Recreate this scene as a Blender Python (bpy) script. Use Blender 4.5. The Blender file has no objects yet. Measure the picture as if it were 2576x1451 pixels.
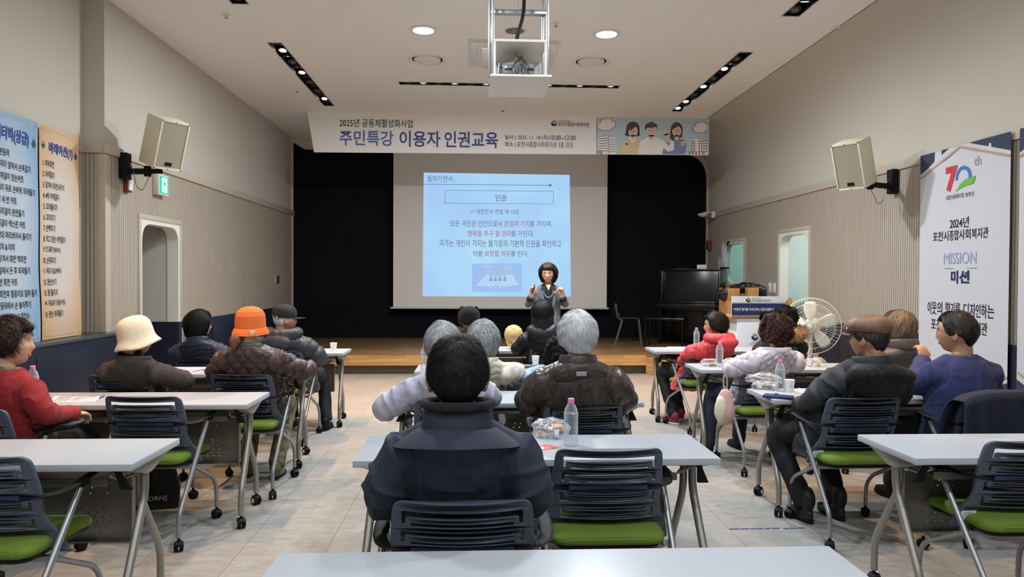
import bpy, bmesh, math, random
import numpy as np
from mathutils import Vector, Matrix, Euler
random.seed(7)
RNG = np.random.default_rng(7)
SC = bpy.context.scene
COL = SC.collection
PI = math.pi

# ---------------------------------------------------------------- camera
FPX, CX, CY, EYE = 1786.0, 1288.0, 725.5, 1.46
YAW = math.atan(84.0 / FPX)
PITCH = -math.atan(27.5 / FPX)
ROLL = 0.0048
fw = np.array([math.sin(YAW) * math.cos(PITCH), math.cos(YAW) * math.cos(PITCH), math.sin(PITCH)])
rt = np.array([math.cos(YAW), -math.sin(YAW), 0.0])
up = np.cross(rt, fw)
R2 = rt * math.cos(ROLL) + up * math.sin(ROLL)
U2 = -rt * math.sin(ROLL) + up * math.cos(ROLL)
cam = bpy.data.cameras.new('camera')
cam.sensor_fit = 'HORIZONTAL'
cam.sensor_width = 36.0
cam.lens = FPX * 36.0 / 2576.0
cam.clip_start = 0.05
cam.clip_end = 60
camo = bpy.data.objects.new('camera', cam)
COL.objects.link(camo)
M = Matrix(((R2[0], U2[0], -fw[0], 0), (R2[1], U2[1], -fw[1], 0), (R2[2], U2[2], -fw[2], EYE), (0, 0, 0, 1)))
camo.matrix_world = M
SC.camera = camo
CAMP = np.array([0, 0, EYE])


def at(px, py, ax, val):
    """the point of the plane x/y/z = val seen at a pixel of the photograph"""
    d = fw * FPX + R2 * (px - CX) - U2 * (py - CY)
    i = 'xyz'.index(ax)
    return Vector(CAMP + d * ((val - CAMP[i]) / d[i]))


# ---------------------------------------------------------------- colour management, world
SC.view_settings.view_transform = 'Standard'
SC.view_settings.look = 'None'
SC.view_settings.gamma = 1
SC.view_settings.exposure = 0.13
SC.view_settings.use_curve_mapping = False
W = bpy.data.worlds.new('world')
SC.world = W
W.use_nodes = True
W.node_tree.nodes['Background'].inputs[0].default_value = (0.75, 0.85, 1, 1)
W.node_tree.nodes['Background'].inputs[1].default_value = 0.5
SC.cycles.max_bounces = 8
SC.cycles.diffuse_bounces = 5
SC.cycles.glossy_bounces = 3
SC.cycles.transmission_bounces = 8
SC.cycles.transparent_max_bounces = 12
SC.cycles.caustics_reflective = False
SC.cycles.caustics_refractive = False
SC.cycles.sample_clamp_indirect = 6
SC.cycles.use_denoising = True
ZC = 4.10      # ceiling
XL, XR = -3.55, 4.46
YF = 13.75     # curtain
YB = -2.6      # back wall


def lamp(kind, name, loc, energy, col, target=None, **k):
    l = bpy.data.lights.new(name, kind)
    l.energy = energy
    l.color = col
    for a, v in k.items():
        setattr(l, a, v)
    o = bpy.data.objects.new(name, l)
    o.location = loc
    if target is not None:
        o.rotation_euler = (Vector(target) - Vector(loc)).to_track_quat('-Z', 'Y').to_euler()
    COL.objects.link(o)
    return o


COOL, WARM = (0.88, 0.95, 1.0), (1.0, 0.58, 0.28)
# ceiling downlights (discs with a round area lamp just under each one)
DOWN = [(-0.6, 7.66), (1.37, 7.66), (-0.6, 3.9), (1.37, 3.9), (-0.6, 0.6), (1.37, 0.6), (-2.6, -0.6), (3.3, -0.6), (0.4, -1.6)]
for (x, y) in DOWN:
    lamp('AREA', 'downlight_lamp', (x, y, ZC - 0.03), (138 if y > 7 else 56 if y > 3 else 32), COOL, shape='DISK', size=0.22)
# warm spots in the black ceiling troughs: (x, y, z) -> aim
SPOTS = [(-0.7, 9.76, -0.5, 9.0), (0.1, 9.76, 0.2, 8.4), (1.0, 9.76, 1.0, 8.6), (1.6, 9.76, 1.9, 9.0), (-2.3, 7.0, -0.9, 6.9), (-2.3, 8.35, -2.3, 8.2), (-2.3, 8.8, -2.0, 8.6), (-2.3, 9.4, -2.0, 9.0), (-2.3, 10.9, -1.2, 10.0),
         (-2.3, 6.6, -2.1, 6.3), (-2.3, 5.2, -1.5, 5.0), (-2.3, 4.2, -2.2, 4.0),
         (3.1, 8.8, 3.0, 8.3), (3.1, 9.6, 2.6, 9.2), (3.1, 10.9, 2.4, 10.2), (3.1, 6.95, 3.0, 6.6), (3.1, 5.6, 2.9, 5.4), (3.1, 4.4, 3.0, 4.2)]
for (x, y, tx, ty) in SPOTS:
    lamp('SPOT', 'trough_spot', (x, y, ZC - 0.01), 225, WARM, (tx, ty, 0), spot_size=math.radians(50), spot_blend=0.5, shadow_soft_size=0.04)

# ---------------------------------------------------------------- materials
MATS = {}


def srgb(c):
    return tuple(((v / 255) / 12.92 if v <= 10 else (((v / 255) + 0.055) / 1.055) ** 2.4) for v in c)


def mat(name, rgb=(200, 200, 200), rough=0.6, metal=0.0, bump=0.0, bscale=60.0, var=0.0, vscale=8.0, spec=0.5,
        emit=0.0, sheen=0.0, coat=0.0, stretch=None, trans=0.0, ior=1.45):
    """a procedural material: flat colour with noise variation and noise bump in object space"""
    if name in MATS:
        return MATS[name]
    m = bpy.data.materials.new(name)
    m.use_nodes = True
    nt = m.node_tree
    b = nt.nodes['Principled BSDF']
    c = srgb(rgb)
    b.inputs['Base Color'].default_value = (*c, 1)
    b.inputs['Roughness'].default_value = rough
    b.inputs['Metallic'].default_value = metal
    b.inputs['Specular IOR Level'].default_value = spec
    b.inputs['IOR'].default_value = ior
    if trans:
        b.inputs['Transmission Weight'].default_value = trans
    if sheen:
        b.inputs['Sheen Weight'].default_value = sheen * 0.12
    if coat:
        b.inputs['Coat Weight'].default_value = coat
    if emit:
        b.inputs['Emission Color'].default_value = (*c, 1)
        b.inputs['Emission Strength'].default_value = emit
    tc = None
    if bump or var:
        tc = nt.nodes.new('ShaderNodeTexCoord')
        mp = nt.nodes.new('ShaderNodeMapping')
        if stretch:
            mp.inputs['Scale'].default_value = stretch
        nt.links.new(tc.outputs['Object'], mp.inputs['Vector'])
    if var:
        n = nt.nodes.new('ShaderNodeTexNoise')
        n.inputs['Scale'].default_value = vscale
        n.inputs['Detail'].default_value = 5
        nt.links.new(mp.outputs[0], n.inputs['Vector'])
        r = nt.nodes.new('ShaderNodeValToRGB')
        r.color_ramp.elements[0].position = 0.3
        r.color_ramp.elements[1].position = 0.7
        r.color_ramp.elements[0].color = (*[max(0, v * (1 - var)) for v in c], 1)
        r.color_ramp.elements[1].color = (*[min(1, v * (1 + var)) for v in c], 1)
        nt.links.new(n.outputs[0], r.inputs[0])
        nt.links.new(r.outputs[0], b.inputs['Base Color'])
    if bump:
        n2 = nt.nodes.new('ShaderNodeTexNoise')
        n2.inputs['Scale'].default_value = bscale
        n2.inputs['Detail'].default_value = 4
        nt.links.new(mp.outputs[0], n2.inputs['Vector'])
        bp = nt.nodes.new('ShaderNodeBump')
        bp.inputs['Strength'].default_value = bump
        bp.inputs['Distance'].default_value = 0.01
        nt.links.new(n2.outputs[0], bp.inputs['Height'])
        nt.links.new(bp.outputs[0], b.inputs['Normal'])
    MATS[name] = m
    return m


def node(m, typ, **k):
    n = m.node_tree.nodes.new(typ)
    for a, v in k.items():
        setattr(n, a, v)
    return n


def lk(m, a, b):
    m.node_tree.links.new(a, b)


def wave_mat(name, c0, c1, scale, direction='X', rough=0.7, bump=0.3, sharp=(0.0, 1.0), dist=0.01, space='Object', detail=0.0):
    """stripes or ribs: a wave texture drives colour and bump"""
    if name in MATS:
        return MATS[name]
    m = mat(name, c0, rough)
    b = m.node_tree.nodes['Principled BSDF']
    tc = node(m, 'ShaderNodeTexCoord')
    w = node(m, 'ShaderNodeTexWave', wave_type='BANDS', bands_direction=direction)
    w.inputs['Scale'].default_value = scale
    w.inputs['Distortion'].default_value = detail
    lk(m, tc.outputs[space], w.inputs['Vector'])
    r = node(m, 'ShaderNodeValToRGB')
    r.color_ramp.elements[0].position = sharp[0]
    r.color_ramp.elements[1].position = sharp[1]
    r.color_ramp.elements[0].color = (*srgb(c1), 1)
    r.color_ramp.elements[1].color = (*srgb(c0), 1)
    lk(m, w.outputs[1], r.inputs[0])
    lk(m, r.outputs[0], b.inputs['Base Color'])
    if bump:
        bp = node(m, 'ShaderNodeBump')
        bp.inputs['Strength'].default_value = bump
        bp.inputs['Distance'].default_value = dist
        lk(m, r.outputs[0], bp.inputs['Height'])
        lk(m, bp.outputs[0], b.inputs['Normal'])
    return m


# ---------------------------------------------------------------- mesh helpers
def basis_z(d):
    d = Vector(d).normalized()
    a = Vector((0, 0, 1)) if abs(d.z) < 0.9 else Vector((1, 0, 0))
    u = a.cross(d).normalized()
    return u, d.cross(u), d


class MB:
    def __init__(self):
        self.v, self.f, self.mi = [], [], []

    def add(self, vs, fs, mi=0):
        o = len(self.v)
        self.v.extend([tuple(p) for p in vs])
        self.f.extend([tuple(i + o for i in f) for f in fs])
        self.mi.extend([mi] * len(fs))
        return self

    def box(self, x0, x1, y0, y1, z0, z1, mi=0, T=None):
        vs = [(x, y, z) for x in (x0, x1) for y in (y0, y1) for z in (z0, z1)]
        if T is not None:
            vs = [tuple(T @ Vector(p)) for p in vs]
        return self.add(vs, [(0, 1, 3, 2), (4, 6, 7, 5), (0, 4, 5, 1), (2, 3, 7, 6), (0, 2, 6, 4), (1, 5, 7, 3)], mi)

    def rings(self, rings, cap=True, mi=0, closed=False):
        """rings: list of equal-length loops of points"""
        n = len(rings[0])
        vs = [p for r in rings for p in r]
        fs = []
        m = len(rings)
        for i in range(m if closed else m - 1):
            j = (i + 1) % m
            for k in range(n):
                l = (k + 1) % n
                fs.append((i * n + k, i * n + l, j * n + l, j * n + k))
        if cap and not closed:
            fs.append(tuple(reversed(range(n))))
            fs.append(tuple((m - 1) * n + k for k in range(n)))
        return self.add(vs, fs, mi)

    def tube(self, pts, r, n=12, mi=0, cap=True, flat=None, closed=False, upv=None):
        """r: radius or list; flat: (a, b) factors for an elliptic section"""
        pts = [Vector(p) for p in pts]
        m = len(pts)
        rs = r if isinstance(r, (list, tuple)) else [r] * m
        rings = []
        u = None
        for i, p in enumerate(pts):
            if closed:
                t = pts[(i + 1) % m] - pts[i - 1]
            else:
                t = pts[min(i + 1, m - 1)] - pts[max(i - 1, 0)]
            t = t.normalized() if t.length > 1e-9 else Vector((0, 0, 1))
            if u is None:
                if upv is not None:
                    u = Vector(upv).cross(t).normalized()
                else:
                    u = basis_z(t)[0]
            else:
                u = (u - t * u.dot(t)).normalized()
            w = t.cross(u)
            a, b = flat if flat else (1, 1)
            rings.append([tuple(p + u * (math.cos(2 * PI * k / n) * rs[i] * a) + w * (math.sin(2 * PI * k / n) * rs[i] * b)) for k in range(n)])
        return self.rings(rings, cap, mi, closed)

    def cyl(self, p0, p1, r0, r1=None, n=16, mi=0):
        return self.tube([p0, p1], [r0, r1 if r1 is not None else r0], n, mi)

    def lathe(self, prof, n=24, mi=0, T=None, cap=True):
        """prof: list of (r, z)"""
        rings = [[(max(r, 1e-5) * math.cos(2 * PI * k / n), max(r, 1e-5) * math.sin(2 * PI * k / n), z) for k in range(n)] for r, z in prof]
        if T is not None:
            rings = [[tuple(T @ Vector(p)) for p in r] for r in rings]
        return self.rings(rings, cap, mi)

    def ell(self, c, r, T=None, nu=20, nv=12, mi=0):
        rings = []
        for i in range(1, nv):
            a = PI * i / nv
            ring = []
            for k in range(nu):
                b = 2 * PI * k / nu
                p = Vector((r[0] * math.sin(a) * math.cos(b), r[1] * math.sin(a) * math.sin(b), -r[2] * math.cos(a)))
                if T is not None:
                    p = T @ p
                ring.append(tuple(p + Vector(c)))
            rings.append(ring)
        return self.rings(rings, True, mi)

    def build(self, name, m=None, parent=None, smooth=40, bevel=0, loc=None, remesh=0, sm=0, fn=None, sub=0):
        me = bpy.data.meshes.new(name)
        me.from_pydata(self.v, [], self.f)
        ms = m if isinstance(m, (list, tuple)) else [m]
        for x in ms:
            if x is not None:
                me.materials.append(x)
        if len(ms) > 1:
            me.polygons.foreach_set('material_index', self.mi)
        bm = bmesh.new()
        bm.from_mesh(me)
        bmesh.ops.recalc_face_normals(bm, faces=bm.faces)
        bm.to_mesh(me)
        bm.free()
        if remesh or sub or bevel:
            me = modded(me, remesh, sm, sub, bevel)
        if fn is not None:
            displace(me, fn)
        return link(name, me, parent, smooth, loc)


TMPS = bpy.data.scenes.new('scratch')


def modded(me, remesh=0, sm=0, sub=0, bevel=0):
    o = bpy.data.objects.new('tmp', me)
    TMPS.collection.objects.link(o)
    if remesh:
        r = o.modifiers.new('r', 'REMESH')
        r.mode = 'VOXEL'
        r.voxel_size = remesh
        r.use_smooth_shade = True
    if sm:
        s = o.modifiers.new('s', 'SMOOTH')
        s.iterations = sm
        s.factor = 0.5
    if bevel:
        b = o.modifiers.new('b', 'BEVEL')
        b.width = bevel
        b.segments = 2
        b.limit_method = 'ANGLE'
        b.angle_limit = math.radians(40)
    if sub:
        s = o.modifiers.new('u', 'SUBSURF')
        s.levels = sub
        s.render_levels = sub
    with bpy.context.temp_override(scene=TMPS, view_layer=TMPS.view_layers[0]):
        dg = bpy.context.evaluated_depsgraph_get()
        dg.update()
    new = bpy.data.meshes.new_from_object(o.evaluated_get(dg))
    bpy.data.objects.remove(o)
    return new


def coords(me):
    a = np.empty(len(me.vertices) * 3)
    me.vertices.foreach_get('co', a)
    return a.reshape(-1, 3)


def normals(me):
    a = np.empty(len(me.vertices) * 3)
    me.vertices.foreach_get('normal', a)
    return a.reshape(-1, 3)


def displace(me, fn):
    c = coords(me)
    c2 = fn(c, normals(me))
    me.vertices.foreach_set('co', np.ascontiguousarray(c2, dtype=np.float64).ravel())
    me.update()


def link(name, me, parent=None, smooth=40, loc=None):
    me.name = name
    if smooth:
        me.polygons.foreach_set('use_smooth', [True] * len(me.polygons))
        if smooth < 180:
            me.set_sharp_from_angle(angle=math.radians(smooth))
    o = bpy.data.objects.new(name, me)
    COL.objects.link(o)
    if parent is not None:
        o.parent = parent
    if loc is not None:
        o.location = loc
    return o


def thing(name, label, cat, loc=(0, 0, 0), rz=0.0, group=None):
    o = bpy.data.objects.new(name, None)
    o.empty_display_size = 0.1
    o.location = loc
    o.rotation_euler = (0, 0, rz)
    COL.objects.link(o)
    return tag(o, label, cat, group)


def tag(o, label, cat, group=None):
    o['label'] = label
    o['category'] = cat
    if group:
        o['group'] = group
    return o


def struct(o):
    o['kind'] = 'structure'
    return o


def copy_tree(o, parent=None):
    c = o.copy()
    COL.objects.link(c)
    c.parent = parent
    for ch in [x for x in o.children]:
        copy_tree(ch, c)
    return c


def place(proto, loc, rz, label, first):
    o = proto if first else copy_tree(proto)
    o.location = loc
    o.rotation_euler = (0, 0, rz)
    o['label'] = label
    return o


def arcpts(pts, r, n=5):
    """polyline with rounded corners"""
    pts = [Vector(p) for p in pts]
    out = [pts[0]]
    for i in range(1, len(pts) - 1):
        a, b, c = pts[i - 1], pts[i], pts[i + 1]
        d1, d2 = (a - b), (c - b)
        k = min(r, d1.length * 0.45, d2.length * 0.45)
        p, q = b + d1.normalized() * k, b + d2.normalized() * k
        for j in range(n + 1):
            t = j / n
            out.append(p * (1 - t) ** 2 + b * 2 * t * (1 - t) + q * t * t)
    out.append(pts[-1])
    return out


def resample(poly, step):
    out = []
    n = len(poly)
    for i in range(n):
        a, b = Vector(poly[i]), Vector(poly[(i + 1) % n])
        k = max(1, int((b - a).length / step))
        for j in range(k):
            out.append(a.lerp(b, j / k))
    return out


def rounded(poly, r, n=4, step=0.02):
    """closed 2D polygon with rounded corners, resampled"""
    m = len(poly)
    out = []
    for i in range(m):
        a, b, c = (Vector((*poly[(i + k) % m][:2], 0)) for k in (-1, 0, 1))
        rr = poly[i][2] if len(poly[i]) > 2 else r
        d1, d2 = a - b, c - b
        k = min(rr, d1.length * 0.49, d2.length * 0.49)
        p, q = b + d1.normalized() * k, b + d2.normalized() * k
        for j in range(n + 1):
            t = j / n
            out.append(p * (1 - t) ** 2 + b * 2 * t * (1 - t) + q * t * t)
    return resample(out, step)


def plate(loops, thick, bev=0.0):
    """flat plate with holes in the XY plane (z = thickness); returns a mesh"""
    cu = bpy.data.curves.new('pl', 'CURVE')
    cu.dimensions = '2D'
    cu.fill_mode = 'BOTH'
    cu.extrude = thick / 2
    cu.bevel_depth = bev
    cu.bevel_resolution = 1
    for lp in loops:
        s = cu.splines.new('POLY')
        s.points.add(len(lp) - 1)
        for i, p in enumerate(lp):
            s.points[i].co = (p[0], p[1], 0, 1)
        s.use_cyclic_u = True
    o = bpy.data.objects.new('pl', cu)
    me = bpy.data.meshes.new_from_object(o)
    bpy.data.objects.remove(o)
    bm = bmesh.new()
    bm.from_mesh(me)
    bmesh.ops.remove_doubles(bm, verts=bm.verts, dist=1e-5)
    bm.to_mesh(me)
    bm.free()
    return me


def flat(name, loops, m, parent, T, thick=0.002, smooth=30):
    me = plate(loops, thick)
    me.materials.clear()
    me.materials.append(m)
    me.transform(T)
    return link(name, me, parent, smooth)


def circle(cx, cy, r, n=12, ry=None):
    return [(cx + r * math.cos(2 * PI * k / n), cy + (ry or r) * math.sin(2 * PI * k / n)) for k in range(n)]


def rect(x0, x1, y0, y1):
    return [(x0, y0), (x1, y0), (x1, y1), (x0, y1)]


def plane_T(origin, xdir, ydir, push=0.0):
    """matrix that lays the XY plane on a wall: origin, in-plane x and y directions, pushed along their normal"""
    x, y = Vector(xdir).normalized(), Vector(ydir).normalized()
    z = x.cross(y)
    o = Vector(origin) + z * push
    return Matrix(((x.x, y.x, z.x, o.x), (x.y, y.y, z.y, o.y), (x.z, y.z, z.z, o.z), (0, 0, 0, 1)))


def text_mesh(items):
    """items: (string, x, y, height, width or None, weight, align); returns one flat mesh"""
    V, Fc = [], []
    for s, x, y, h, wd, wt, al in items:
        cu = bpy.data.curves.new('tx', 'FONT')
        cu.body = s
        cu.offset = wt
        cu.extrude = 0
        cu.resolution_u = 3
        o = bpy.data.objects.new('tx', cu)
        me = bpy.data.meshes.new_from_object(o)
        bpy.data.objects.remove(o)
        c = coords(me)
        if not len(c):
            continue
        x0, x1 = c[:, 0].min(), c[:, 0].max()
        y0, y1 = c[:, 1].min(), c[:, 1].max()
        sy = h / max(y1 - y0, 0.01)
        sx = sy if wd is None else sy * -wd if wd < 0 else wd / max(x1 - x0, 0.01)
        w = (x1 - x0) * sx
        ox = x if al == 'L' else x - w / 2 if al == 'C' else x - w
        c2 = np.stack([(c[:, 0] - x0) * sx + ox, (c[:, 1] - y0) * sy + y, np.zeros(len(c))], 1)
        n = len(V)
        V.extend(map(tuple, c2))
        Fc.extend([tuple(i + n for i in p.vertices) for p in me.polygons])
    me = bpy.data.meshes.new('txt')
    me.from_pydata(V, [], Fc)
    return me


def lettering(name, items, m, parent, T, fn=None):
    for it in items:
        me = text_mesh([it])
        me.materials.append(m)
        me.transform(T)
        if fn:
            displace(me, fn)
        o = link(name, me, parent, 0)
    return o


def line2d(p, q, w):
    """a thin quad between two points"""
    p, q = Vector((*p, 0)), Vector((*q, 0))
    d = (q - p).normalized()
    n = Vector((-d.y, d.x, 0)) * w / 2
    return [tuple((p + n)[:2]), tuple((p - n)[:2]), tuple((q - n)[:2]), tuple((q + n)[:2])]


def quads(name, qs, m, parent, T, fn=None):
    mb = MB()
    for k_, q in enumerate(qs):
        mb.add([(a[0], a[1], k_ * 2e-5) for a in q], [tuple(range(len(q)))])
    me = bpy.data.meshes.new(name)
    me.from_pydata(mb.v, [], mb.f)
    me.materials.append(m)
    me.transform(T)
    if fn:
        displace(me, fn)
    return link(name, me, parent, 0)


def noise3(p, seed=0, n=5, scale=1.0):
    """cheap smooth noise: a sum of random sine waves; p is (N,3)"""
    r = np.random.default_rng(seed)
    out = np.zeros(len(p))
    for i in range(n):
        k = r.normal(size=3)
        k = k / np.linalg.norm(k) * scale * r.uniform(0.6, 1.6)
        out += np.sin(p @ k + r.uniform(0, 6.28) + 1.3 * np.sin(p @ (r.normal(size=3) * scale * 0.5)))
    return out / n * 1.9


def sstep(a, b, x):
    t = np.clip((x - a) / (b - a), 0, 1)
    return t * t * (3 - 2 * t)

# ---------------------------------------------------------------- setting
M_wall = mat('wall_paint', (194, 187, 175), 0.75, bump=0.04, bscale=260)
M_ceil = mat('ceiling_paint', (238, 236, 231), 0.8, bump=0.03, bscale=200)
M_navy = mat('navy_panel', (27, 30, 48), 0.45, var=0.12, vscale=3)
M_ledge_lit = mat('ledge_top_lit', (74, 76, 84), 0.35)  # grey colour stands in for light falling on top of the navy ledge
M_trim = mat('beige_trim', (186, 174, 158), 0.55, var=0.05, vscale=20, stretch=(1, 12, 1))
M_frame = mat('white_frame', (222, 221, 210), 0.5)
M_black = mat('black_fabric', (19, 20, 25), 0.92, bump=0.15, bscale=300, spec=0.15)


def slat_mat(name, axis):
    """vertical wooden slats every 38 mm with dark grooves and a fine vertical grain"""
    m = mat(name, (190, 176, 158), 0.55)
    b = m.node_tree.nodes['Principled BSDF']
    tc = node(m, 'ShaderNodeTexCoord')
    sp = node(m, 'ShaderNodeSeparateXYZ')
    lk(m, tc.outputs['Object'], sp.inputs[0])
    a = node(m, 'ShaderNodeMath', operation='DIVIDE')
    a.inputs[1].default_value = 0.038
    lk(m, sp.outputs[axis], a.inputs[0])
    fr = node(m, 'ShaderNodeMath', operation='FRACT')
    lk(m, a.outputs[0], fr.inputs[0])
    r = node(m, 'ShaderNodeValToRGB')
    e = r.color_ramp.elements
    e[0].position, e[0].color = 0.0, (0.1, 0.1, 0.1, 1)
    e[1].position, e[1].color = 0.13, (0.1, 0.1, 0.1, 1)
    for p_, v in ((0.18, 1), (0.95, 1), (1.0, 0.1)):
        x = e.new(p_)
        x.color = (v, v, v, 1)
    lk(m, fr.outputs[0], r.inputs[0])
    mp = node(m, 'ShaderNodeMapping')
    mp.inputs['Scale'].default_value = (60, 60, 1.5)
    lk(m, tc.outputs['Object'], mp.inputs[0])
    n = node(m, 'ShaderNodeTexNoise')
    n.inputs['Scale'].default_value = 1.0
    n.inputs['Detail'].default_value = 4
    lk(m, mp.outputs[0], n.inputs['Vector'])
    cr = node(m, 'ShaderNodeValToRGB')
    cr.color_ramp.elements[0].color = (*srgb((160, 148, 133)), 1)
    cr.color_ramp.elements[1].color = (*srgb((190, 178, 162)), 1)
    lk(m, n.outputs[0], cr.inputs[0])
    mx = node(m, 'ShaderNodeMix', data_type='RGBA')
    mx.inputs[6].default_value = (*srgb((96, 84, 72)), 1)
    lk(m, r.outputs[0], mx.inputs[0])
    lk(m, cr.outputs[0], mx.inputs[7])
    lk(m, mx.outputs[2], b.inputs['Base Color'])
    bp = node(m, 'ShaderNodeBump')
    bp.inputs['Strength'].default_value = 0.6
    bp.inputs['Distance'].default_value = 0.006
    lk(m, r.outputs[0], bp.inputs['Height'])
    lk(m, bp.outputs[0], b.inputs['Normal'])
    return m


M_slatY = slat_mat('slat_panel_y', 1)
M_slatX = slat_mat('slat_panel_x', 0)


def floor_mat():
    m = mat('floor_tile', (190, 184, 176), 0.42)
    b = m.node_tree.nodes['Principled BSDF']
    tc = node(m, 'ShaderNodeTexCoord')
    mp = node(m, 'ShaderNodeMapping')
    g = at(549, 1450.5, 'z', 0)
    g2 = at(597, 1393.4, 'z', 0)
    mp.inputs['Location'].default_value = (-g.x, -g2.y, 0)
    lk(m, tc.outputs['Object'], mp.inputs[0])
    br = node(m, 'ShaderNodeTexBrick')
    br.offset = 0.0
    br.inputs['Scale'].default_value = 1.0
    br.inputs['Brick Width'].default_value = 0.4535
    br.inputs['Row Height'].default_value = 0.4535
    br.inputs['Mortar Size'].default_value = 0.0016
    br.inputs['Mortar Smooth'].default_value = 0.2
    br.inputs['Color1'].default_value = (*srgb((156, 154, 150)), 1)
    br.inputs['Color2'].default_value = (*srgb((150, 148, 144)), 1)
    br.inputs['Mortar'].default_value = (*srgb((100, 94, 88)), 1)
    lk(m, mp.outputs[0], br.inputs[0])
    n = node(m, 'ShaderNodeTexNoise')
    n.inputs['Scale'].default_value = 9
    n.inputs['Detail'].default_value = 9
    n.inputs['Roughness'].default_value = 0.65
    n.inputs['Distortion'].default_value = 0.6
    st = node(m, 'ShaderNodeMapping')
    st.inputs['Scale'].default_value = (1, 2.2, 1)
    lk(m, tc.outputs['Object'], st.inputs[0])
    lk(m, st.outputs[0], n.inputs['Vector'])
    r = node(m, 'ShaderNodeValToRGB')
    r.color_ramp.elements[0].position, r.color_ramp.elements[1].position = 0.32, 0.66
    r.color_ramp.elements[0].color = (0.78, 0.77, 0.76, 1)
    r.color_ramp.elements[1].color = (1.06, 1.06, 1.06, 1)
    lk(m, n.outputs[0], r.inputs[0])
    mx = node(m, 'ShaderNodeMix', data_type='RGBA', blend_type='MULTIPLY')
    mx.inputs[0].default_value = 1
    lk(m, br.outputs[0], mx.inputs[6])
    lk(m, r.outputs[0], mx.inputs[7])
    lk(m, mx.outputs[2], b.inputs['Base Color'])
    return m


def wood_mat(name, c0, c1, planks=None, axis=0, rough=0.35):
    m = mat(name, c0, rough)
    b = m.node_tree.nodes['Principled BSDF']
    tc = node(m, 'ShaderNodeTexCoord')
    mp = node(m, 'ShaderNodeMapping')
    s = [30, 30, 30]
    s[axis] = 1.5
    mp.inputs['Scale'].default_value = s
    lk(m, tc.outputs['Object'], mp.inputs[0])
    n = node(m, 'ShaderNodeTexNoise')
    n.inputs['Scale'].default_value = 1
    n.inputs['Detail'].default_value = 6
    lk(m, mp.outputs[0], n.inputs['Vector'])
    r = node(m, 'ShaderNodeValToRGB')
    r.color_ramp.elements[0].position, r.color_ramp.elements[1].position = 0.3, 0.7
    r.color_ramp.elements[0].color = (*srgb(c1), 1)
    r.color_ramp.elements[1].color = (*srgb(c0), 1)
    lk(m, n.outputs[0], r.inputs[0])
    out = r.outputs[0]
    if planks:
        mp2 = node(m, 'ShaderNodeMapping')
        if planks[2] == 'XZ':
            mp2.inputs['Rotation'].default_value = (PI / 2, 0, 0)
        lk(m, tc.outputs['Object'], mp2.inputs[0])
        br = node(m, 'ShaderNodeTexBrick')
        br.inputs['Scale'].default_value = 1
        br.inputs['Brick Width'].default_value = planks[0]
        br.inputs['Row Height'].default_value = planks[1]
        br.inputs['Mortar Size'].default_value = 0.001
        br.inputs['Color1'].default_value = (1.08, 1.05, 1.0, 1)
        br.inputs['Color2'].default_value = (0.80, 0.76, 0.70, 1)
        br.inputs['Mortar'].default_value = (0.35, 0.3, 0.25, 1)
        lk(m, mp2.outputs[0], br.inputs[0])
        mx = node(m, 'ShaderNodeMix', data_type='RGBA', blend_type='MULTIPLY')
        mx.inputs[0].default_value = 1
        lk(m, out, mx.inputs[6])
        lk(m, br.outputs[0], mx.inputs[7])
        out = mx.outputs[2]
    lk(m, out, b.inputs['Base Color'])
    return m


M_stage = wood_mat('stage_planks', (142, 112, 78), (112, 85, 56), (0.9, 0.075, 'XY'), 0, 0.38)
M_fascia = wood_mat('stage_fascia', (214, 168, 108), (190, 142, 84), (0.55, 0.06, 'XZ'), 0, 0.35)
M_oak = wood_mat('oak', (196, 146, 84), (168, 118, 62), None, 2, 0.35)

# floor
mb = MB().add([(-5.2, YB, 0), (6.5, YB, 0), (6.5, 14.2, 0), (-5.2, 14.2, 0)], [(0, 1, 2, 3)])
struct(mb.build('floor', floor_mat(), smooth=0))

# ceiling with openings for the light troughs
TR = [(-2.39, -2.24, 8.18, 11.12, 'lltdlltdddddtlt'), (3.03, 3.18, 8.18, 11.12, 'ddlldd l dddd l d l'),
      (-2.39, -2.24, 4.1, 7.03, ''), (3.03, 3.20, 4.1, 7.03, ''), (-1.09, 1.92, 9.70, 9.83, '')]
loops = [resample(rect(XL - 0.3, 3.76, YB, YF + 0.2), 0.5)]
for x0, x1, y0, y1, _ in TR:
    loops.append(rect(x0, x1, y0, y1))
me = plate(loops, 0.02)
me.materials.clear()
me.materials.append(M_ceil)
o = struct(link('ceiling', me, None, 30))
o.location = (0, 0, ZC + 0.01)

# right wall with cove, doorway and window openings
DR = (9.36, 10.32, 0.0, 2.13)
WR = (11.70, 12.75, 1.36, 2.10)


def wall_plate(name, x, loops_yz, m, thick, nx):
    """plate in the YZ plane whose room face lies at x; nx: +1 when it faces +X"""
    me = plate(loops_yz, thick)
    me.materials.clear()
    me.materials.append(m)
    me.transform(Matrix(((0, 0, 1, x - nx * thick / 2), (1, 0, 0, 0), (0, 1, 0, 0), (0, 0, 0, 1))))
    return link(name, me, None, 30)


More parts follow.
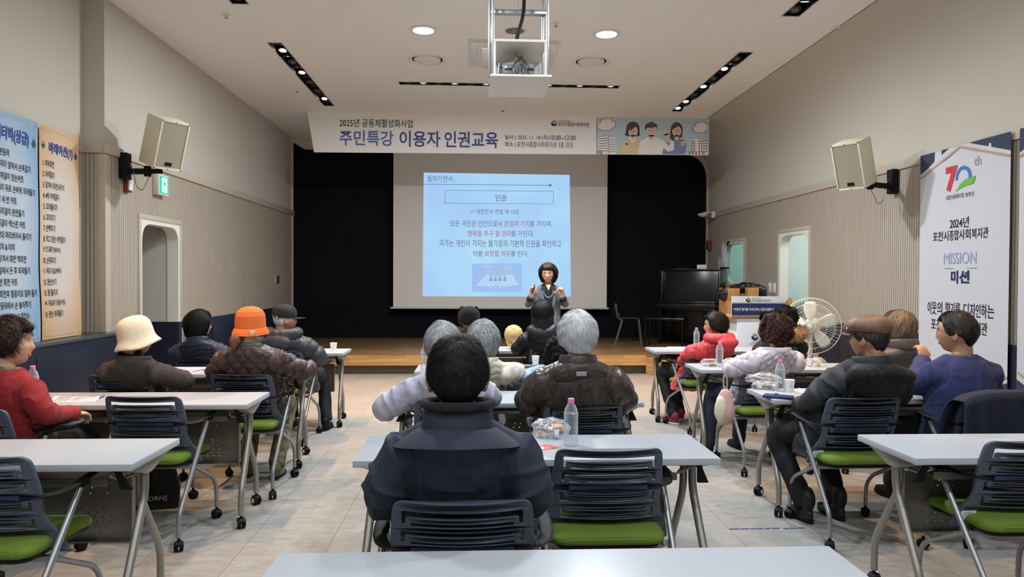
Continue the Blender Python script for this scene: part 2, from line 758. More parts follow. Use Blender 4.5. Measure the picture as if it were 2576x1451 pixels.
dr, wr = rect(DR[0], DR[1], DR[2] - 0.001, DR[3]), rect(*WR)
outer = [(YB, 0), (DR[0], 0), (DR[0], DR[3]), (DR[1], DR[3]), (DR[1], 0), (YF + 0.2, 0), (YF + 0.2, 3.40), (YB, 3.40)]
struct(wall_plate('wall_right', XR, [outer, wr], M_wall, 0.10, -1))
prof = [(XR + 0.1, 3.39), (XR, 3.40)] + [(3.76 + 0.70 * math.cos(t), 3.40 + 0.70 * math.sin(t)) for t in [PI / 2 * i / 16 for i in range(17)]] + [(3.75, ZC), (3.75, ZC + 0.1), (XR + 0.1, ZC + 0.1)]
mb = MB().rings([[(x, YB, z) for x, z in prof], [(x, YF + 0.2, z) for x, z in prof]])
struct(mb.build('ceiling_cove', M_wall, smooth=35))


def band(loops):
    return loops


def slats(name, x, nx, yr, holes, z0=0.92, z1=2.62):
    lp = [(yr[0], z0), (yr[1], z0), (yr[1], z1), (yr[0], z1)]
    return struct(wall_plate(name, x + nx * 0.012, [lp] if not holes else holes, M_slatY, 0.012, nx))


# right wainscot, trim and base (doorway notched out of the outline)
o = [(YB, 0.92), (DR[0], 0.92), (DR[0], DR[3]), (DR[1], DR[3]), (DR[1], 0.92), (YF, 0.92), (YF, 2.62), (YB, 2.62)]
struct(wall_plate('trim_1', XR - 0.012, [o, wr], M_slatY, 0.012, -1))
mb = MB().box(XR - 0.035, XR, YB, YF, 2.62, 2.71)
struct(mb.build('trim_2', M_trim, bevel=0.004))
mb = MB().box(XR - 0.03, XR, YB, DR[0] - 0.02, 0, 0.92).box(XR - 0.03, XR, DR[1] + 0.02, YF, 0, 0.92)
for k in range(14):
    y = YB + 0.3 + k * 1.2
    if not (DR[0] - 0.1 < y < DR[1] + 0.1):
        mb.box(XR - 0.034, XR - 0.029, y, y + 1.19, 0.12, 0.86)
struct(mb.build('baseboard_right', M_navy, bevel=0.002))

# left wall: near part set back behind a column face, far part with a doorway
DL = (7.60, 8.57, 0.0, 2.06)
YC = 6.93
outer = [(YC + 0.10, 0), (DL[0], 0), (DL[0], DL[3]), (DL[1], DL[3]), (DL[1], 0), (YF + 0.2, 0), (YF + 0.2, ZC), (YC + 0.10, ZC)]
struct(wall_plate('wall_left', XL, [outer], M_wall, 0.10, 1))
mb = MB().box(-3.95, XL, YC, YC + 0.10, 0, ZC).box(-3.95, -3.75, YB, YC, 0, ZC)
struct(mb.build('wall_left_near', M_wall, smooth=0))
o = [(YC, 0.92), (DL[0], 0.92), (DL[0], DL[3]), (DL[1], DL[3]), (DL[1], 0.92), (YF, 0.92), (YF, 2.62), (YC, 2.62)]
struct(wall_plate('trim_3', XL + 0.012, [o], M_slatY, 0.012, 1))
mb = MB().box(XL + 0.0001, XL + 0.035, YC - 0.035, YF, 2.62, 2.71).box(-3.75, XL, YC - 0.035, YC, 2.62, 2.71).box(-3.75, -3.72, YB, YC - 0.03, 2.62, 2.71)
struct(mb.build('trim_4', M_trim, bevel=0.004))
mb = MB().box(-3.74, XL + 0.012, YC - 0.013, YC, 0.92, 2.62)
struct(mb.build('trim_5', M_slatX, smooth=0))
mb = MB().box(-3.75, -3.738, YB, YC - 0.013, 0.92, 2.62)
struct(mb.build('trim_6', M_slatY, smooth=0))
# corner post of the column (plain smooth edge strip)
mb = MB().box(XL - 0.06, XL + 0.014, YC - 0.016, YC + 0.09, 0.92, 2.62)
struct(mb.build('trim_7', M_trim, bevel=0.003))
# low navy base with a ledge in front of the set-back wall
mb = MB().box(-3.75, XL + 0.02, YB, YC + 0.3, 0, 0.88).box(XL, XL + 0.02, YC + 0.3, DL[0] - 0.02, 0, 0.90).box(XL, XL + 0.02, DL[1] + 0.02, YF, 0, 0.92)
for k in range(9):
    y = YB + 0.6 + k * 0.98
    mb.box(XL + 0.02, XL + 0.024, y, min(y + 0.97, DL[0] - 0.03), 0.12, 0.80)
for k in range(5):
    y = DL[1] + 0.06 + k * 1.0
    mb.box(XL + 0.02, XL + 0.024, y, y + 0.99, 0.12, 0.80)
struct(mb.build('baseboard_left', M_navy, bevel=0.002))
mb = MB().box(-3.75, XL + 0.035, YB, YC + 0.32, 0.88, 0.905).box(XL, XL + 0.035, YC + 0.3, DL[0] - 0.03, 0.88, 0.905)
struct(mb.build('trim_8', M_ledge_lit, bevel=0.003))


def doorway(name, x, nx, yr, zr, depth, m_in, tag_n, base, r=0.2):
    """white rounded frame set into the wall opening and the recess behind it"""
    y0, y1, z0, z1 = yr[0], yr[1], zr[0], zr[1]
    b = 0.035
    if base:
        hole = [(y0 + b, -0.01), (y1 - b, -0.01), (y1 - b, z1 - 0.045, r), (y0 + b, z1 - 0.045, r)]
        lp = rounded([(a[0], a[1], a[2] if len(a) > 2 else 0.0001) for a in hole], 0.0001, 8, 0.05)
        out = [(y0, 0.0)] + [(y0, z1), (y1, z1), (y1, 0.0)]
        # one outline: outer rectangle with the opening notched from below
        top = [p for p in lp if p[1] > 0.0]
        top = sorted(top, key=lambda p: 0)
        right = [(y1 - b, 0.0)]
        arch = [tuple(p[:2]) for p in lp if p[1] > 0.02]
        zb_ = 0.92 if nx > 0 else 0.0
        arch = [a for a in arch if a[1] > zb_ + 0.01]
        outline = [(y0, zb_), (y0 + b, zb_)] + list(reversed(arch)) + [(y1 - b, zb_), (y1, zb_), (y1, z1), (y0, z1)]
        loops = [outline]
    else:
        loops = [rect(y0, y1, z0, z1), [tuple(p[:2]) for p in rounded(rect(y0 + b, y1 - b, z0 + b, z1 - b), r, 8, 0.05)]]
    fr = wall_plate(name, x + nx * 0.02, loops, M_frame, 0.13, nx)
    struct(fr)
    # casing strip around it
    cs = MB()
    e = 0.05
    cs.box(min(x, x + nx * 0.03), max(x, x + nx * 0.03), y0 - e, y0, z0 if not base else 0.92, z1)
    cs.box(min(x, x + nx * 0.03), max(x, x + nx * 0.03), y1, y1 + e, z0 if not base else 0.92, z1)
    cs.box(min(x, x + nx * 0.03), max(x, x + nx * 0.03), y0 - e, y1 + e, z1, z1 + e)
    if not base:
        cs.box(min(x, x + nx * 0.05), max(x, x + nx * 0.05), y0 - e, y1 + e, z0 - 0.07, z0)
    struct(cs.build('trim_%d' % tag_n, M_trim, bevel=0.002))
    return fr


doorway('door_1', XL, 1, DL[:2], DL[2:], 0.8, None, 9, True)
doorway('door_2', XR, -1, DR[:2], DR[2:], 0.8, None, 10, True)
doorway('window_1', XR, -1, WR[:2], WR[2:], 0.8, None, 11, False)
# passage behind the left doorway
M_pass = mat('passage_wall', (196, 193, 184), 0.8, bump=0.03, bscale=200)
xo = XL - 0.10
mb = MB().box(-4.9, xo, DL[1] - 0.03, DL[1] + 0.05, 0.92, 2.6).box(-4.9, xo, DL[0] - 0.54, DL[0] - 0.5, 0.0, 2.6).box(-5.0, -4.9, DL[0] - 0.54, DL[1] + 0.05, 0.0, 2.6)
mb.box(-4.9, xo, DL[0] - 0.54, DL[1] + 0.05, 2.1, 2.6)
struct(mb.build('wall_passage', M_pass, smooth=0))
mb = MB().box(-4.9, XL + 0.021, DL[1] - 0.035, DL[1] + 0.019, 0, 0.919)
struct(mb.build('baseboard_passage', M_navy, smooth=0))
# teal-tinted side room behind the right doorway and window
M_teal = mat('teal_paint', (224, 232, 229), 0.7)
xo = XR + 0.10
mb = MB().box(xo, 6.3, 8.2, 8.25, 0, 3).box(xo, 6.3, 13.9, 13.95, 0, 3).box(6.3, 6.4, 8.2, 13.95, 0, 3).box(xo, 6.3, 8.2, 13.95, 2.9, 3)
mb.box(xo, 6.3, 10.9, 10.95, 0, 2.9)
struct(mb.build('wall_side_room', M_teal, smooth=0))
lamp('AREA', 'side_room_lamp', (5.4, 9.6, 2.85), 22, (0.88, 1.0, 0.98), (5.4, 9.6, 0), shape='SQUARE', size=0.6)
lamp('AREA', 'side_room_lamp', (5.4, 12.4, 2.85), 22, (0.88, 1.0, 0.98), (5.4, 12.4, 0), shape='SQUARE', size=0.6)
M_glass = mat('window_glass', (205, 235, 232), 0.03, trans=1.0, ior=1.45)
mb = MB().box(XR + 0.045, XR + 0.051, WR[0] + 0.04, WR[1] - 0.04, WR[2] + 0.04, WR[3] - 0.04)
struct(mb.build('window_2', M_glass, smooth=0))

# front: opening with rounded upper corner, black fabric wall behind, stage
op = [(-3.52, 0.2, 0.0001), (4.43, 0.2, 0.0001), (4.43, 3.87, 0.50), (-3.3, 3.87, 0.02), (-3.52, 4.0, 0.02)]
lp = [tuple(p[:2]) for p in rounded(op, 0.0001, 10, 0.15)]
me = plate([rect(-3.6, 4.55, -0.01, ZC), lp], 0.06)
me.materials.clear()
me.materials.append(M_wall)
me.transform(Matrix(((1, 0, 0, 0), (0, 0, 1, YF - 0.08), (0, 1, 0, 0), (0, 0, 0, 1))))
struct(link('wall_front', me, None, 30))
rings = []
for z in (0.28, 2.2, 4.1):
    rings.append([(x / 40 * 1.0, YF + 0.02 + 0.003 * math.sin(x * 0.9) + 0.004 * math.sin(x * 0.37 + z), z) for x in range(-144, 180, 1)])
mb = MB()
n = len(rings[0])
mb.add([p for r in rings for p in r], [(i * n + k, i * n + k + 1, (i + 1) * n + k + 1, (i + 1) * n + k) for i in range(2) for k in range(n - 1)])
struct(mb.build('wall_front_drape', M_black, smooth=180))
YS = at(1250, 893, 'z', 0.29).y
stage = MB().box(XL + 0.02, XR - 0.03, YS, YF + 0.1, 0.13, 0.29)
struct(stage.build('floor_stage', M_stage, bevel=0.003))
mb = MB().box(XL + 0.03, 2.55, YS - 0.012, YS, 0.135, 0.288)
struct(mb.build('trim_12', M_fascia, smooth=0))
mb = MB().box(XL + 0.03, XR - 0.03, YS + 0.12, YS + 0.2, 0, 0.14)
struct(mb.build('trim_13', mat('plinth', (122, 110, 94), 0.6), smooth=0))
# wooden side step at the right end of the stage
pl = [(2.55, YS - 0.012), (2.95, 9.9), (4.42, 9.9), (4.42, YS + 0.0), (2.55, YS)]
mb = MB().rings([[(x, y, 0.0) for x, y in pl], [(x, y, 0.255) for x, y in pl]])
struct(mb.build('trim_14', M_fascia, smooth=0))
# back wall behind the camera
mb = MB().box(-3.9, 4.6, YB - 0.1, YB, 0, ZC + 0.1)
struct(mb.build('wall_back', M_wall, smooth=0))

# ---------------------------------------------------------------- ceiling fittings
M_trough = mat('trough_black', (12, 12, 14), 0.5)
M_silver = mat('silver_edge', (170, 168, 165), 0.35, metal=0.6)
M_lampon = mat('lamp_on', (255, 236, 214), 0.4, emit=14)
M_lampoff = mat('lamp_off', (92, 92, 94), 0.25, metal=0.5)
M_lampdim = mat('lamp_dim', (225, 220, 214), 0.4, emit=0.5)
M_offring = mat('lamp_ring', (38, 38, 40), 0.3)
M_led = mat('downlight_on', (246, 250, 255), 0.4, emit=18)
M_white = mat('white_plastic', (226, 224, 216), 0.5)
M_cream = mat('cream_plastic', (214, 206, 186), 0.5)


def trough(x0, x1, y0, y1, pattern, label, along='y'):
    t = thing('light_trough', label, 'ceiling light', ((x0 + x1) / 2, (y0 + y1) / 2, ZC), 0, 'black ceiling light troughs')
    hx, hy = (x1 - x0) / 2 - 0.001, (y1 - y0) / 2 - 0.001
    m = MB()
    h = 0.075
    m.box(-hx, hx, -hy, hy, h, h + 0.01)
    m.box(-hx, -hx + 0.004, -hy, hy, 0, h).box(hx - 0.004, hx, -hy, hy, 0, h)
    m.box(-hx, hx, -hy, -hy + 0.004, 0, h).box(-hx, hx, hy - 0.004, hy, 0, h)
    m.build('housing', M_trough, t, smooth=0)
    e = MB()
    w = 0.007
    for a in ((-hx - w, -hx, -hy - w, hy + w), (hx, hx + w, -hy - w, hy + w), (-hx, hx, -hy - w, -hy), (-hx, hx, hy, hy + w)):
        e.box(*a, -0.006, 0.004)
    e.build('edge_trim', M_silver, t, smooth=0)
    k = len(pattern)
    for i, c in enumerate(pattern):
        f = (i + 0.5) / k
        if along == 'y':
            p = (0, -hy + 2 * hy * f)
        else:
            p = (-hx + 2 * hx * f, 0)
        r = 0.048
        T = Matrix.Translation((p[0], p[1], 0.02 if along == 'y' else 0.010)) @ Matrix.Rotation(0.25 * (-1 if i % 2 else 1), 4, 'X')
        rg = MB().lathe([(r + 0.012, 0.05), (r + 0.012, 0.0), (r, -0.004), (r - 0.006, 0.004), (r - 0.008, 0.05)], 20, 0, T)
        rr = rg.build('lamp_ring', M_offring, t)
        d = MB().lathe([(r - 0.009, 0.0), (0.0005, -0.003 if c == 'l' else 0.014)], 16, 0, T, cap=False)
        d.build('lamp', M_lampon if c == 'l' else M_lampoff if along == 'y' else M_lampdim, rr)
    return t


trough(*TR[0][:4], 'dllddlldddddldlddd'[:14].replace('dllddll', 'dlldll'), 'black recessed ceiling light trough left of the projector, running toward the stage')
trough(*TR[1][:4], 'ddlldddldddldl', 'black recessed ceiling light trough running toward the stage, right of the projector')
trough(*TR[2][:4], 'dldldldldldldd', 'black ceiling light trough cut off by the top edge, above the left posters')
trough(*TR[3][:4], 'dldldldldldlld'[:13] + 'd', 'black ceiling light trough cut off by the top edge, right half of the ceiling')
trough(*TR[4][:4], 'dddddddddddddd', 'black ceiling light trough running crosswise behind the projector lift', 'x')

for i, (x, y) in enumerate(DOWN):
    lab = ('round white downlight glowing left of the projector lift', 'round white downlight glowing right of the projector lift')[i] if i < 2 else 'round white downlight over the rear of the hall'
    t = thing('downlight', lab, 'ceiling light', (x, y, ZC), 0, None if i < 2 else 'downlights over the rear of the hall')
    MB().lathe([(0.115, 0.0), (0.15, 0.0), (0.15, -0.006), (0.112, -0.012), (0.108, 0.0)], 32).build('rim', M_white, t)
    MB().lathe([(0.112, -0.004), (0.0005, -0.008)], 32, cap=False).build('lens', M_led, t)

# round air diffusers
for i, (px, py) in enumerate(((1075, 150), (1487, 155))):
    p = at(px, py, 'z', ZC)
    t = thing('air_diffuser', 'round white ceiling air diffuser left of the projector lift' if i == 0 else 'round white ceiling air diffuser right of the projector lift', 'air vent', (p.x, p.y, ZC), 0, 'round ceiling air diffusers')
    MB().lathe([(0.235, 0.0), (0.232, -0.008), (0.205, -0.014), (0.185, 0.0), (0.18, 0.0)], 40).build('outer_ring', M_white, t)
    MB().lathe([(0.165, 0.0), (0.163, -0.008), (0.13, -0.022), (0.07, -0.030), (0.0005, -0.032)], 40, cap=False).build('inner_dish', M_white, t)
p = at(1295, 77, 'z', ZC)
t = thing('ceiling_speaker', 'round grey ceiling speaker behind the projector cable', 'speaker', (p.x, p.y, ZC))
MB().lathe([(0.10, -0.004), (0.12, -0.008), (0.128, 0.0)], 32, cap=False).build('rim', M_white, t)
MB().lathe([(0.10, -0.006), (0.0005, -0.008)], 32, cap=False).build('grille', mat('grey_grille', (120, 120, 120), 0.6, bump=0.5, bscale=900), t)

# ceiling cassette air conditioner
a0, a1 = at(1183, 165, 'z', ZC), at(1405, 100, 'z', ZC)
cxm, cym = (-0.125 + 0.9) / 2, 8.42
t = thing('ceiling_air_conditioner', 'square white ceiling air conditioner cassette behind the projector lift', 'air conditioner', (cxm, cym, ZC))
MB().box(-0.52, 0.52, -0.5, 0.5, -0.012, 0.0).build('outer_panel', M_white, t, bevel=0.004)
MB().box(-0.49, 0.49, -0.47, 0.47, -0.032, -0.012).build('body', M_white, t, bevel=0.008)
m = MB()
for s in (-1, 1):
    m.box(s * 0.44 - 0.028, s * 0.44 + 0.028, -0.34, 0.34, -0.046, -0.032, T=None)
    m.box(-0.34, 0.34, s * 0.42 - 0.028, s * 0.42 + 0.028, -0.046, -0.032)
m.build('air_flap', mat('flap_white', (205, 207, 208), 0.4), t, bevel=0.003)
MB().box(-0.36, 0.36, -0.34, 0.34, -0.058, -0.032).build('front_panel', M_white, t, bevel=0.02)
g = MB()
for i in range(14):
    for j in range(5):
        g.box(-0.2 + i * 0.03, -0.182 + i * 0.03, -0.05 + j * 0.03, -0.036 + j * 0.03, -0.060, -0.057)
g.build('intake_grille', mat('grille_dark', (120, 118, 112), 0.6), t, smooth=0)

# sprinklers, detectors
M_chrome = mat('chrome', (200, 200, 200), 0.2, metal=1.0)
for i, (px, py, lab) in enumerate(((569, 40, 'small chrome ceiling sprinkler above the left speaker'), (747, 228, 'small chrome ceiling sprinkler beside the left light trough'),
                                   (1399, 62, 'small chrome ceiling sprinkler near the projector lift rails'), (2103, 72, 'small chrome ceiling sprinkler above the right wall speaker'),
                                   (1852, 245, 'small chrome ceiling sprinkler beside the right light trough'), (1345, 240, 'small chrome ceiling sprinkler in front of the stage banner, below the projector lift'))):
    p = at(px, py, 'z', ZC - 0.02)
    t = thing('ceiling_sprinkler', lab, 'sprinkler', (p.x, p.y, ZC), 0, 'ceiling sprinklers')
    MB().lathe([(0.04, 0.0), (0.038, -0.006), (0.014, -0.01), (0.010, -0.03)], 16).build('escutcheon', M_white, t)
    MB().lathe([(0.006, -0.02), (0.006, -0.036), (0.020, -0.038), (0.020, -0.042), (0.004, -0.046)], 12).build('deflector', M_chrome, t)
p = at(1264, 281, 'z', ZC - 0.02)
t = thing('smoke_detector', 'small white smoke detector on the ceiling just above the stage banner', 'smoke detector', (p.x, p.y - 0.15, ZC))
MB().lathe([(0.055, 0.0), (0.055, -0.02), (0.04, -0.035), (0.02, -0.04), (0.0005, -0.04)], 24).build('housing', M_white, t)
MB().lathe([(0.015, -0.039), (0.015, -0.05), (0.0005, -0.052)], 12).build('sensor', M_trough, t)
p = at(455, 108, 'x', XL)
t = thing('motion_sensor', 'small white motion sensor high on the left wall', 'sensor', (XL, p.y, p.z))
MB().box(0, 0.05, -0.045, 0.045, -0.03, 0.03).build('housing', M_white, t, bevel=0.008)
MB().ell((0.045, 0, -0.035), (0.035, 0.035, 0.03)).build('lens', M_white, t)

# ---------------------------------------------------------------- projector lift
YP = 5.62
s = YP / FPX


def pp(px, py, y=YP):
    return at(px, py, 'y', y)


t = thing('projector_lift', 'white open box projector lift hanging from the ceiling on metal rails', 'projector lift', (0.31, 5.9, 3.0))


def TB(m):
    """box given in world coordinates into the lift's frame"""
    m.v = [(x - 0.31, y - 5.9, z - 3.0) for x, y, z in m.v]
    return m


bl, br, tl = pp(1237, 187), pp(1384, 187), pp(1241, 97)
zb, zt = bl.z, tl.z
x0, x1 = bl.x, br.x
YB2 = YP + 0.56
M_lift = mat('lift_white', (224, 221, 212), 0.45)
TB(MB().box(x0 - 0.012, x1 + 0.012, YP - 0.02, YB2 + 0.06, zb - 0.018, zb)).build('bottom_panel', M_lift, t, bevel=0.003)
f = MB()
w = 0.02
xa, xb = pp(1241, 150).x, pp(1376, 150).x
f.box(xa, xa + w, YP, YP + w, zb, zt - w).box(xb - w, xb, YP, YP + w, zb, zt - w).box(xa, xb, YP, YP + w, zt - w, zt)
f2 = MB()
f2.box(xa, xa + w, YB2 - w, YB2, zb, zt - w).box(xb - w, xb, YB2 - w, YB2, zb, zt - w)
f2.box(xa, xb, YB2 - w, YB2, zt - w, zt)
TB(f).build('front_frame', M_lift, t, bevel=0.002)
TB(f2).build('rear_frame', M_lift, t, bevel=0.002)
TB(MB().box(xa, xb, YP + w, YB2 - w, zt - 0.012, zt)).build('top_panel', M_lift, t, smooth=0)
TB(MB().box(xa, xb, YB2 - 0.012, YB2 - 0.004, zb, zt - 0.01)).build('back_panel', M_lift, t, smooth=0)
M_rail = mat('rail_metal', (168, 172, 174), 0.35, metal=0.8)
for i, (px, y) in enumerate(((1232, YP + 0.08), (1240, YP + 0.02), (1366, YP + 0.3), (1378, YP + 0.02))):
    x = pp(px, 50, y).x
    TB(MB().box(x - 0.010, x + 0.010, y, y + 0.03, zb, ZC)).build('rail', M_rail, t, bevel=0.002)
TB(MB().box(xa - 0.02, xb + 0.02, YP + 0.26, YP + 0.32, pp(1300, 3).z, pp(1300, -8).z)).build('cross_bar', M_rail, t, bevel=0.002)
cw = MB()
for px in (1296, 1307):
    x = pp(px, 40).x
    cw.cyl((x, YP + 0.2, zt), (x, YP + 0.2, ZC), 0.0012, n=6)
TB(cw).build('lift_wire', M_rail, t)
k = MB()
k.tube(arcpts([(pp(1300, 90).x, YP + 0.15, zt - 0.01), (pp(1301, 80).x, YP + 0.15, pp(1300, 78).z), (pp(1318, 25).x, YP + 0.14, pp(1300, 25).z), (pp(1326, -20).x, YP + 0.2, ZC)], 0.1), 0.011, 10)
k.tube(arcpts([(pp(1304, 92).x, YP + 0.14, zt - 0.01), (pp(1307, 72).x, YP + 0.13, pp(1300, 70).z), (pp(1322, 25).x, YP + 0.12, pp(1300, 25).z), (pp(1328, -20).x, YP + 0.2, ZC)], 0.1), 0.008, 10)
TB(k).build('cable', mat('cable_black', (30, 30, 32), 0.5), t)
# projector resting in the box
yp = YP + 0.12
xl_, xr_ = pp(1256, 150).x, pp(1348, 150).x
pz1 = at(1300, 156, 'y', yp).z
t2 = thing('projector', 'grey projector sitting in the white hanging lift box, cables at its back', 'projector', ((xl_ + xr_) / 2, yp + 0.17, zb))
hw = (xr_ - xl_) / 2
MB().box(-hw, hw, -0.15, 0.19, 0.012, pz1 - zb).build('casing', mat('projector_grey', (120, 122, 128), 0.45), t2, bevel=0.012)
MB().box(-hw - 0.005, hw + 0.005, -0.155, 0.195, 0.001, 0.02).build('base_plate', M_white, t2, bevel=0.003)
pt = MB()
for (u, v, a, b) in ((-0.8, 0.72, 0.02, 0.006), (-0.45, 0.62, 0.03, 0.012), (-0.6, 0.3, 0.014, 0.014), (-0.3, 0.3, 0.018, 0.012), (0.05, 0.28, 0.02, 0.012), (0.35, 0.3, 0.014, 0.012), (0.75, 0.3, 0.012, 0.014), (0.78, 0.62, 0.025, 0.02)):
    z = (pz1 - zb) * v
    pt.box(hw * u - a, hw * u + a, -0.156, -0.149, z - b / 2, z + b / 2)
pt.build('port', M_trough, t2, smooth=0)
MB().box(-hw * 0.8, -hw * 0.55, -0.1545, -0.1495, (pz1 - zb) * 0.66, (pz1 - zb) * 0.80).build('label_plate', M_white, t2, smooth=0)
cb = MB()
rr = random.Random(3)
for i in range(7):
    a = (rr.uniform(-0.05, hw * 0.8), -0.155, rr.uniform(0.04, 0.08))
    b = (rr.uniform(0.0, 0.07), -0.17, (pz1 - zb) + rr.uniform(0.0, 0.05))
    c = (rr.uniform(-0.02, 0.05), -0.12, (pz1 - zb) + 0.06)
    cb.tube(arcpts([a, (a[0], -0.20, a[2]), ((a[0] + b[0]) / 2 + rr.uniform(-.04, .04), -0.21, (a[2] + b[2]) / 2), b, c], 0.05), 0.0035, 8)
cb.build('cable', mat('cable_mix', (70, 68, 66), 0.4), t2)
m = MB().box(-0.042, 0.042, -0.06, 0.06, pz1 - zb + 0.02, zt - zb - 0.10)
m.box(-0.075, 0.075, -0.09, 0.08, pz1 - zb + 0.004, pz1 - zb + 0.02)
m.build('mount_bracket', mat('bracket_cream', (206, 196, 164), 0.5), t2, bevel=0.003)
m = MB().box(-0.01, 0.01, -0.01, 0.01, zt - zb - 0.10, zt - zb - 0.012)
m.build('mount_pole', M_rail, t2, smooth=0)

# ---------------------------------------------------------------- folding table
M_top = mat('table_laminate', (174, 179, 186), 0.32, var=0.015, vscale=40)
M_edge = mat('table_edge', (160, 166, 174), 0.5)
M_leg = mat('leg_paint', (150, 146, 138), 0.35, metal=0.55)
M_pan = mat('modesty_metal', (122, 117, 106), 0.45, metal=0.35)
M_blackp = mat('black_plastic', (15, 15, 17), 0.6, spec=0.25)
M_hub = mat('white_hub', (220, 220, 218), 0.5)


def caster(mb_parent, x, y, hub=True, r=0.030, rz=0.0, name='caster'):
    T = Matrix.Translation((x, y, 0)) @ Matrix.Rotation(rz, 4, 'Z')
    TW = T @ Matrix.Translation((0, 0, r)) @ Matrix.Rotation(PI / 2, 4, 'Y')
    m = MB()
    for s in (-1, 1):
        q = [(r * 0.55, s * 0.024), (r * 0.9, s * 0.022), (r, s * 0.018), (r, s * 0.006), (r * 0.7, s * 0.004)]
        m.lathe(q, 20, 0, TW)
    m.cyl(T @ Vector((0, 0, r)), T @ Vector((0, 0, 0.080)), 0.008, n=10)
    # hood
    hood = [[tuple(T @ Vector((sx, math.cos(a) * (r + 0.003), r + math.sin(a) * (r + 0.003)))) for sx in (-0.014, 0.014)] for a in [0.1 + i * 2.6 / 8 for i in range(9)]]
    vs = [p for h in hood for p in h]
    m.add(vs, [(2 * i, 2 * i + 1, 2 * i + 3, 2 * i + 2) for i in range(8)])
    c = m.build(name, M_blackp, mb_parent)
    if hub:
        h = MB()
        for s in (-1, 1):
            h.lathe([(0.0005, s * 0.0252), (r * 0.5, s * 0.0245), (r * 0.5, s * 0.023)], 14, 0, TW, cap=False)
        h.build('hub_cap', M_hub, c)
        MB().box(-0.008, 0.008, r * 0.4, r + 0.004, r * 1.6, r * 1.9, T=T).build('brake_tab', M_hub, c, smooth=0)
    return c


def make_table():
    t = thing('folding_table', 'x', 'table', (0, 0, 0), 0, 'white folding tables on casters')
    me = plate([[tuple(p[:2]) for p in rounded(rect(-0.75, 0.75, -0.225, 0.225), 0.004, 2, 0.5)]], 0.024, 0.002)
    me.materials.clear()
    me.materials.append(M_top)
    link('tabletop', me, t, 30).location = (0, 0, 0.706)
    for s in (-1, 1):
        m = MB()
        # bracket under the top
        prof = [(-0.19, 0.692), (0.19, 0.692), (0.19, 0.682), (0.06, 0.640), (0.02, 0.628), (-0.03, 0.628), (-0.06, 0.640), (-0.19, 0.682)]
        m.rings([[(s * 0.700 + dx, y, z) for y, z in prof] for dx in (-0.022, 0.022)])
        m.build('bracket', M_leg, t, bevel=0.003)
        a = MB().tube(arcpts([(s * 0.700, -0.005, 0.66), (s * 0.700, -0.005, 0.54), (s * 0.715, -0.215, 0.20), (s * 0.715, -0.215, 0.075)], 0.07, 6), 0.0175, 14)
        a.build('leg', M_leg, t, smooth=60)
        b = MB().tube(arcpts([(s * 0.668, 0.02, 0.66), (s * 0.668, 0.02, 0.52), (s * 0.668, 0.215, 0.22), (s * 0.668, 0.215, 0.075)], 0.07, 6), 0.0165, 14)
        b.build('leg', M_leg, t, smooth=60)
        caster(t, s * 0.715, -0.215, rz=0.5 * s)
        caster(t, s * 0.668, 0.215, rz=0.9 * s)
        # tilt lever: black paddle on a bent rod
        l = MB().tube(arcpts([(s * 0.68, -0.03, 0.63), (s * 0.62, -0.05, 0.61), (s * 0.61, -0.13, 0.65), (s * 0.66, -0.17, 0.675)], 0.03), 0.006, 8)
        lv = l.build('lever_rod', M_leg, t)
        prof = [(s * 0.672, 0.690, 0.011), (s * 0.680, 0.665, 0.011), (s * 0.690, 0.632, 0.018), (s * 0.700, 0.600, 0.024)]
        MB().rings([[(x + dx, -0.185 + 0.35 * (0.688 - z) + dy, z) for dx, dy in ((-w, -0.008), (w, -0.008), (w, 0.008), (-w, 0.008))] for x, z, w in prof]).build('lever_paddle', M_blackp, lv, bevel=0.003)
    MB().box(-0.69, 0.69, -0.02, 0.02, 0.635, 0.665).build('cross_beam', M_leg, t, bevel=0.003)
    # wire shelf
    loops = [rect(-0.6, 0.6, -0.13, 0.10)]
    me = plate(loops, 0.003)
    me.materials.clear()
    me.materials.append(M_pan)
    link('shelf', me, t, 0).location = (0, 0.02, 0.612)
    MB().box(-0.6, 0.6, -0.118, -0.112, 0.600, 0.632).build('shelf_lip', M_pan, t, smooth=0)
    # perforated modesty panel
    loops = [[tuple(p[:2]) for p in rounded(rect(-0.60, 0.60, 0.30, 0.575), 0.008, 3, 0.06)]]
    for cx0 in (-0.42, 0.0, 0.42):
        for j, row in enumerate(((3, 0.53), (4, 0.505), (0, 0), (3, 0.44), (4, 0.42), (5, 0.40), (4, 0.38), (5, 0.36), (4, 0.34))):
            k, z = row
            for i in range(k):
                loops.append(circle(cx0 + (i - (k - 1) / 2) * 0.036 + 0.01 * (j % 2), z, 0.0040, 8))
    me = plate(loops, 0.003)
    me.materials.clear()
    me.materials.append(M_pan)
    me.transform(Matrix(((1, 0, 0, 0), (0, 0, 1, 0.115), (0, 1, 0, 0), (0, 0, 0, 1))))
    link('modesty_panel', me, t, 0)
    MB().box(-0.60, 0.60, 0.085, 0.116, 0.296, 0.302).box(-0.604, -0.598, 0.085, 0.118, 0.30, 0.575).box(0.598, 0.604, 0.085, 0.118, 0.30, 0.575).build('panel_flange', M_pan, t, smooth=0)
    return t


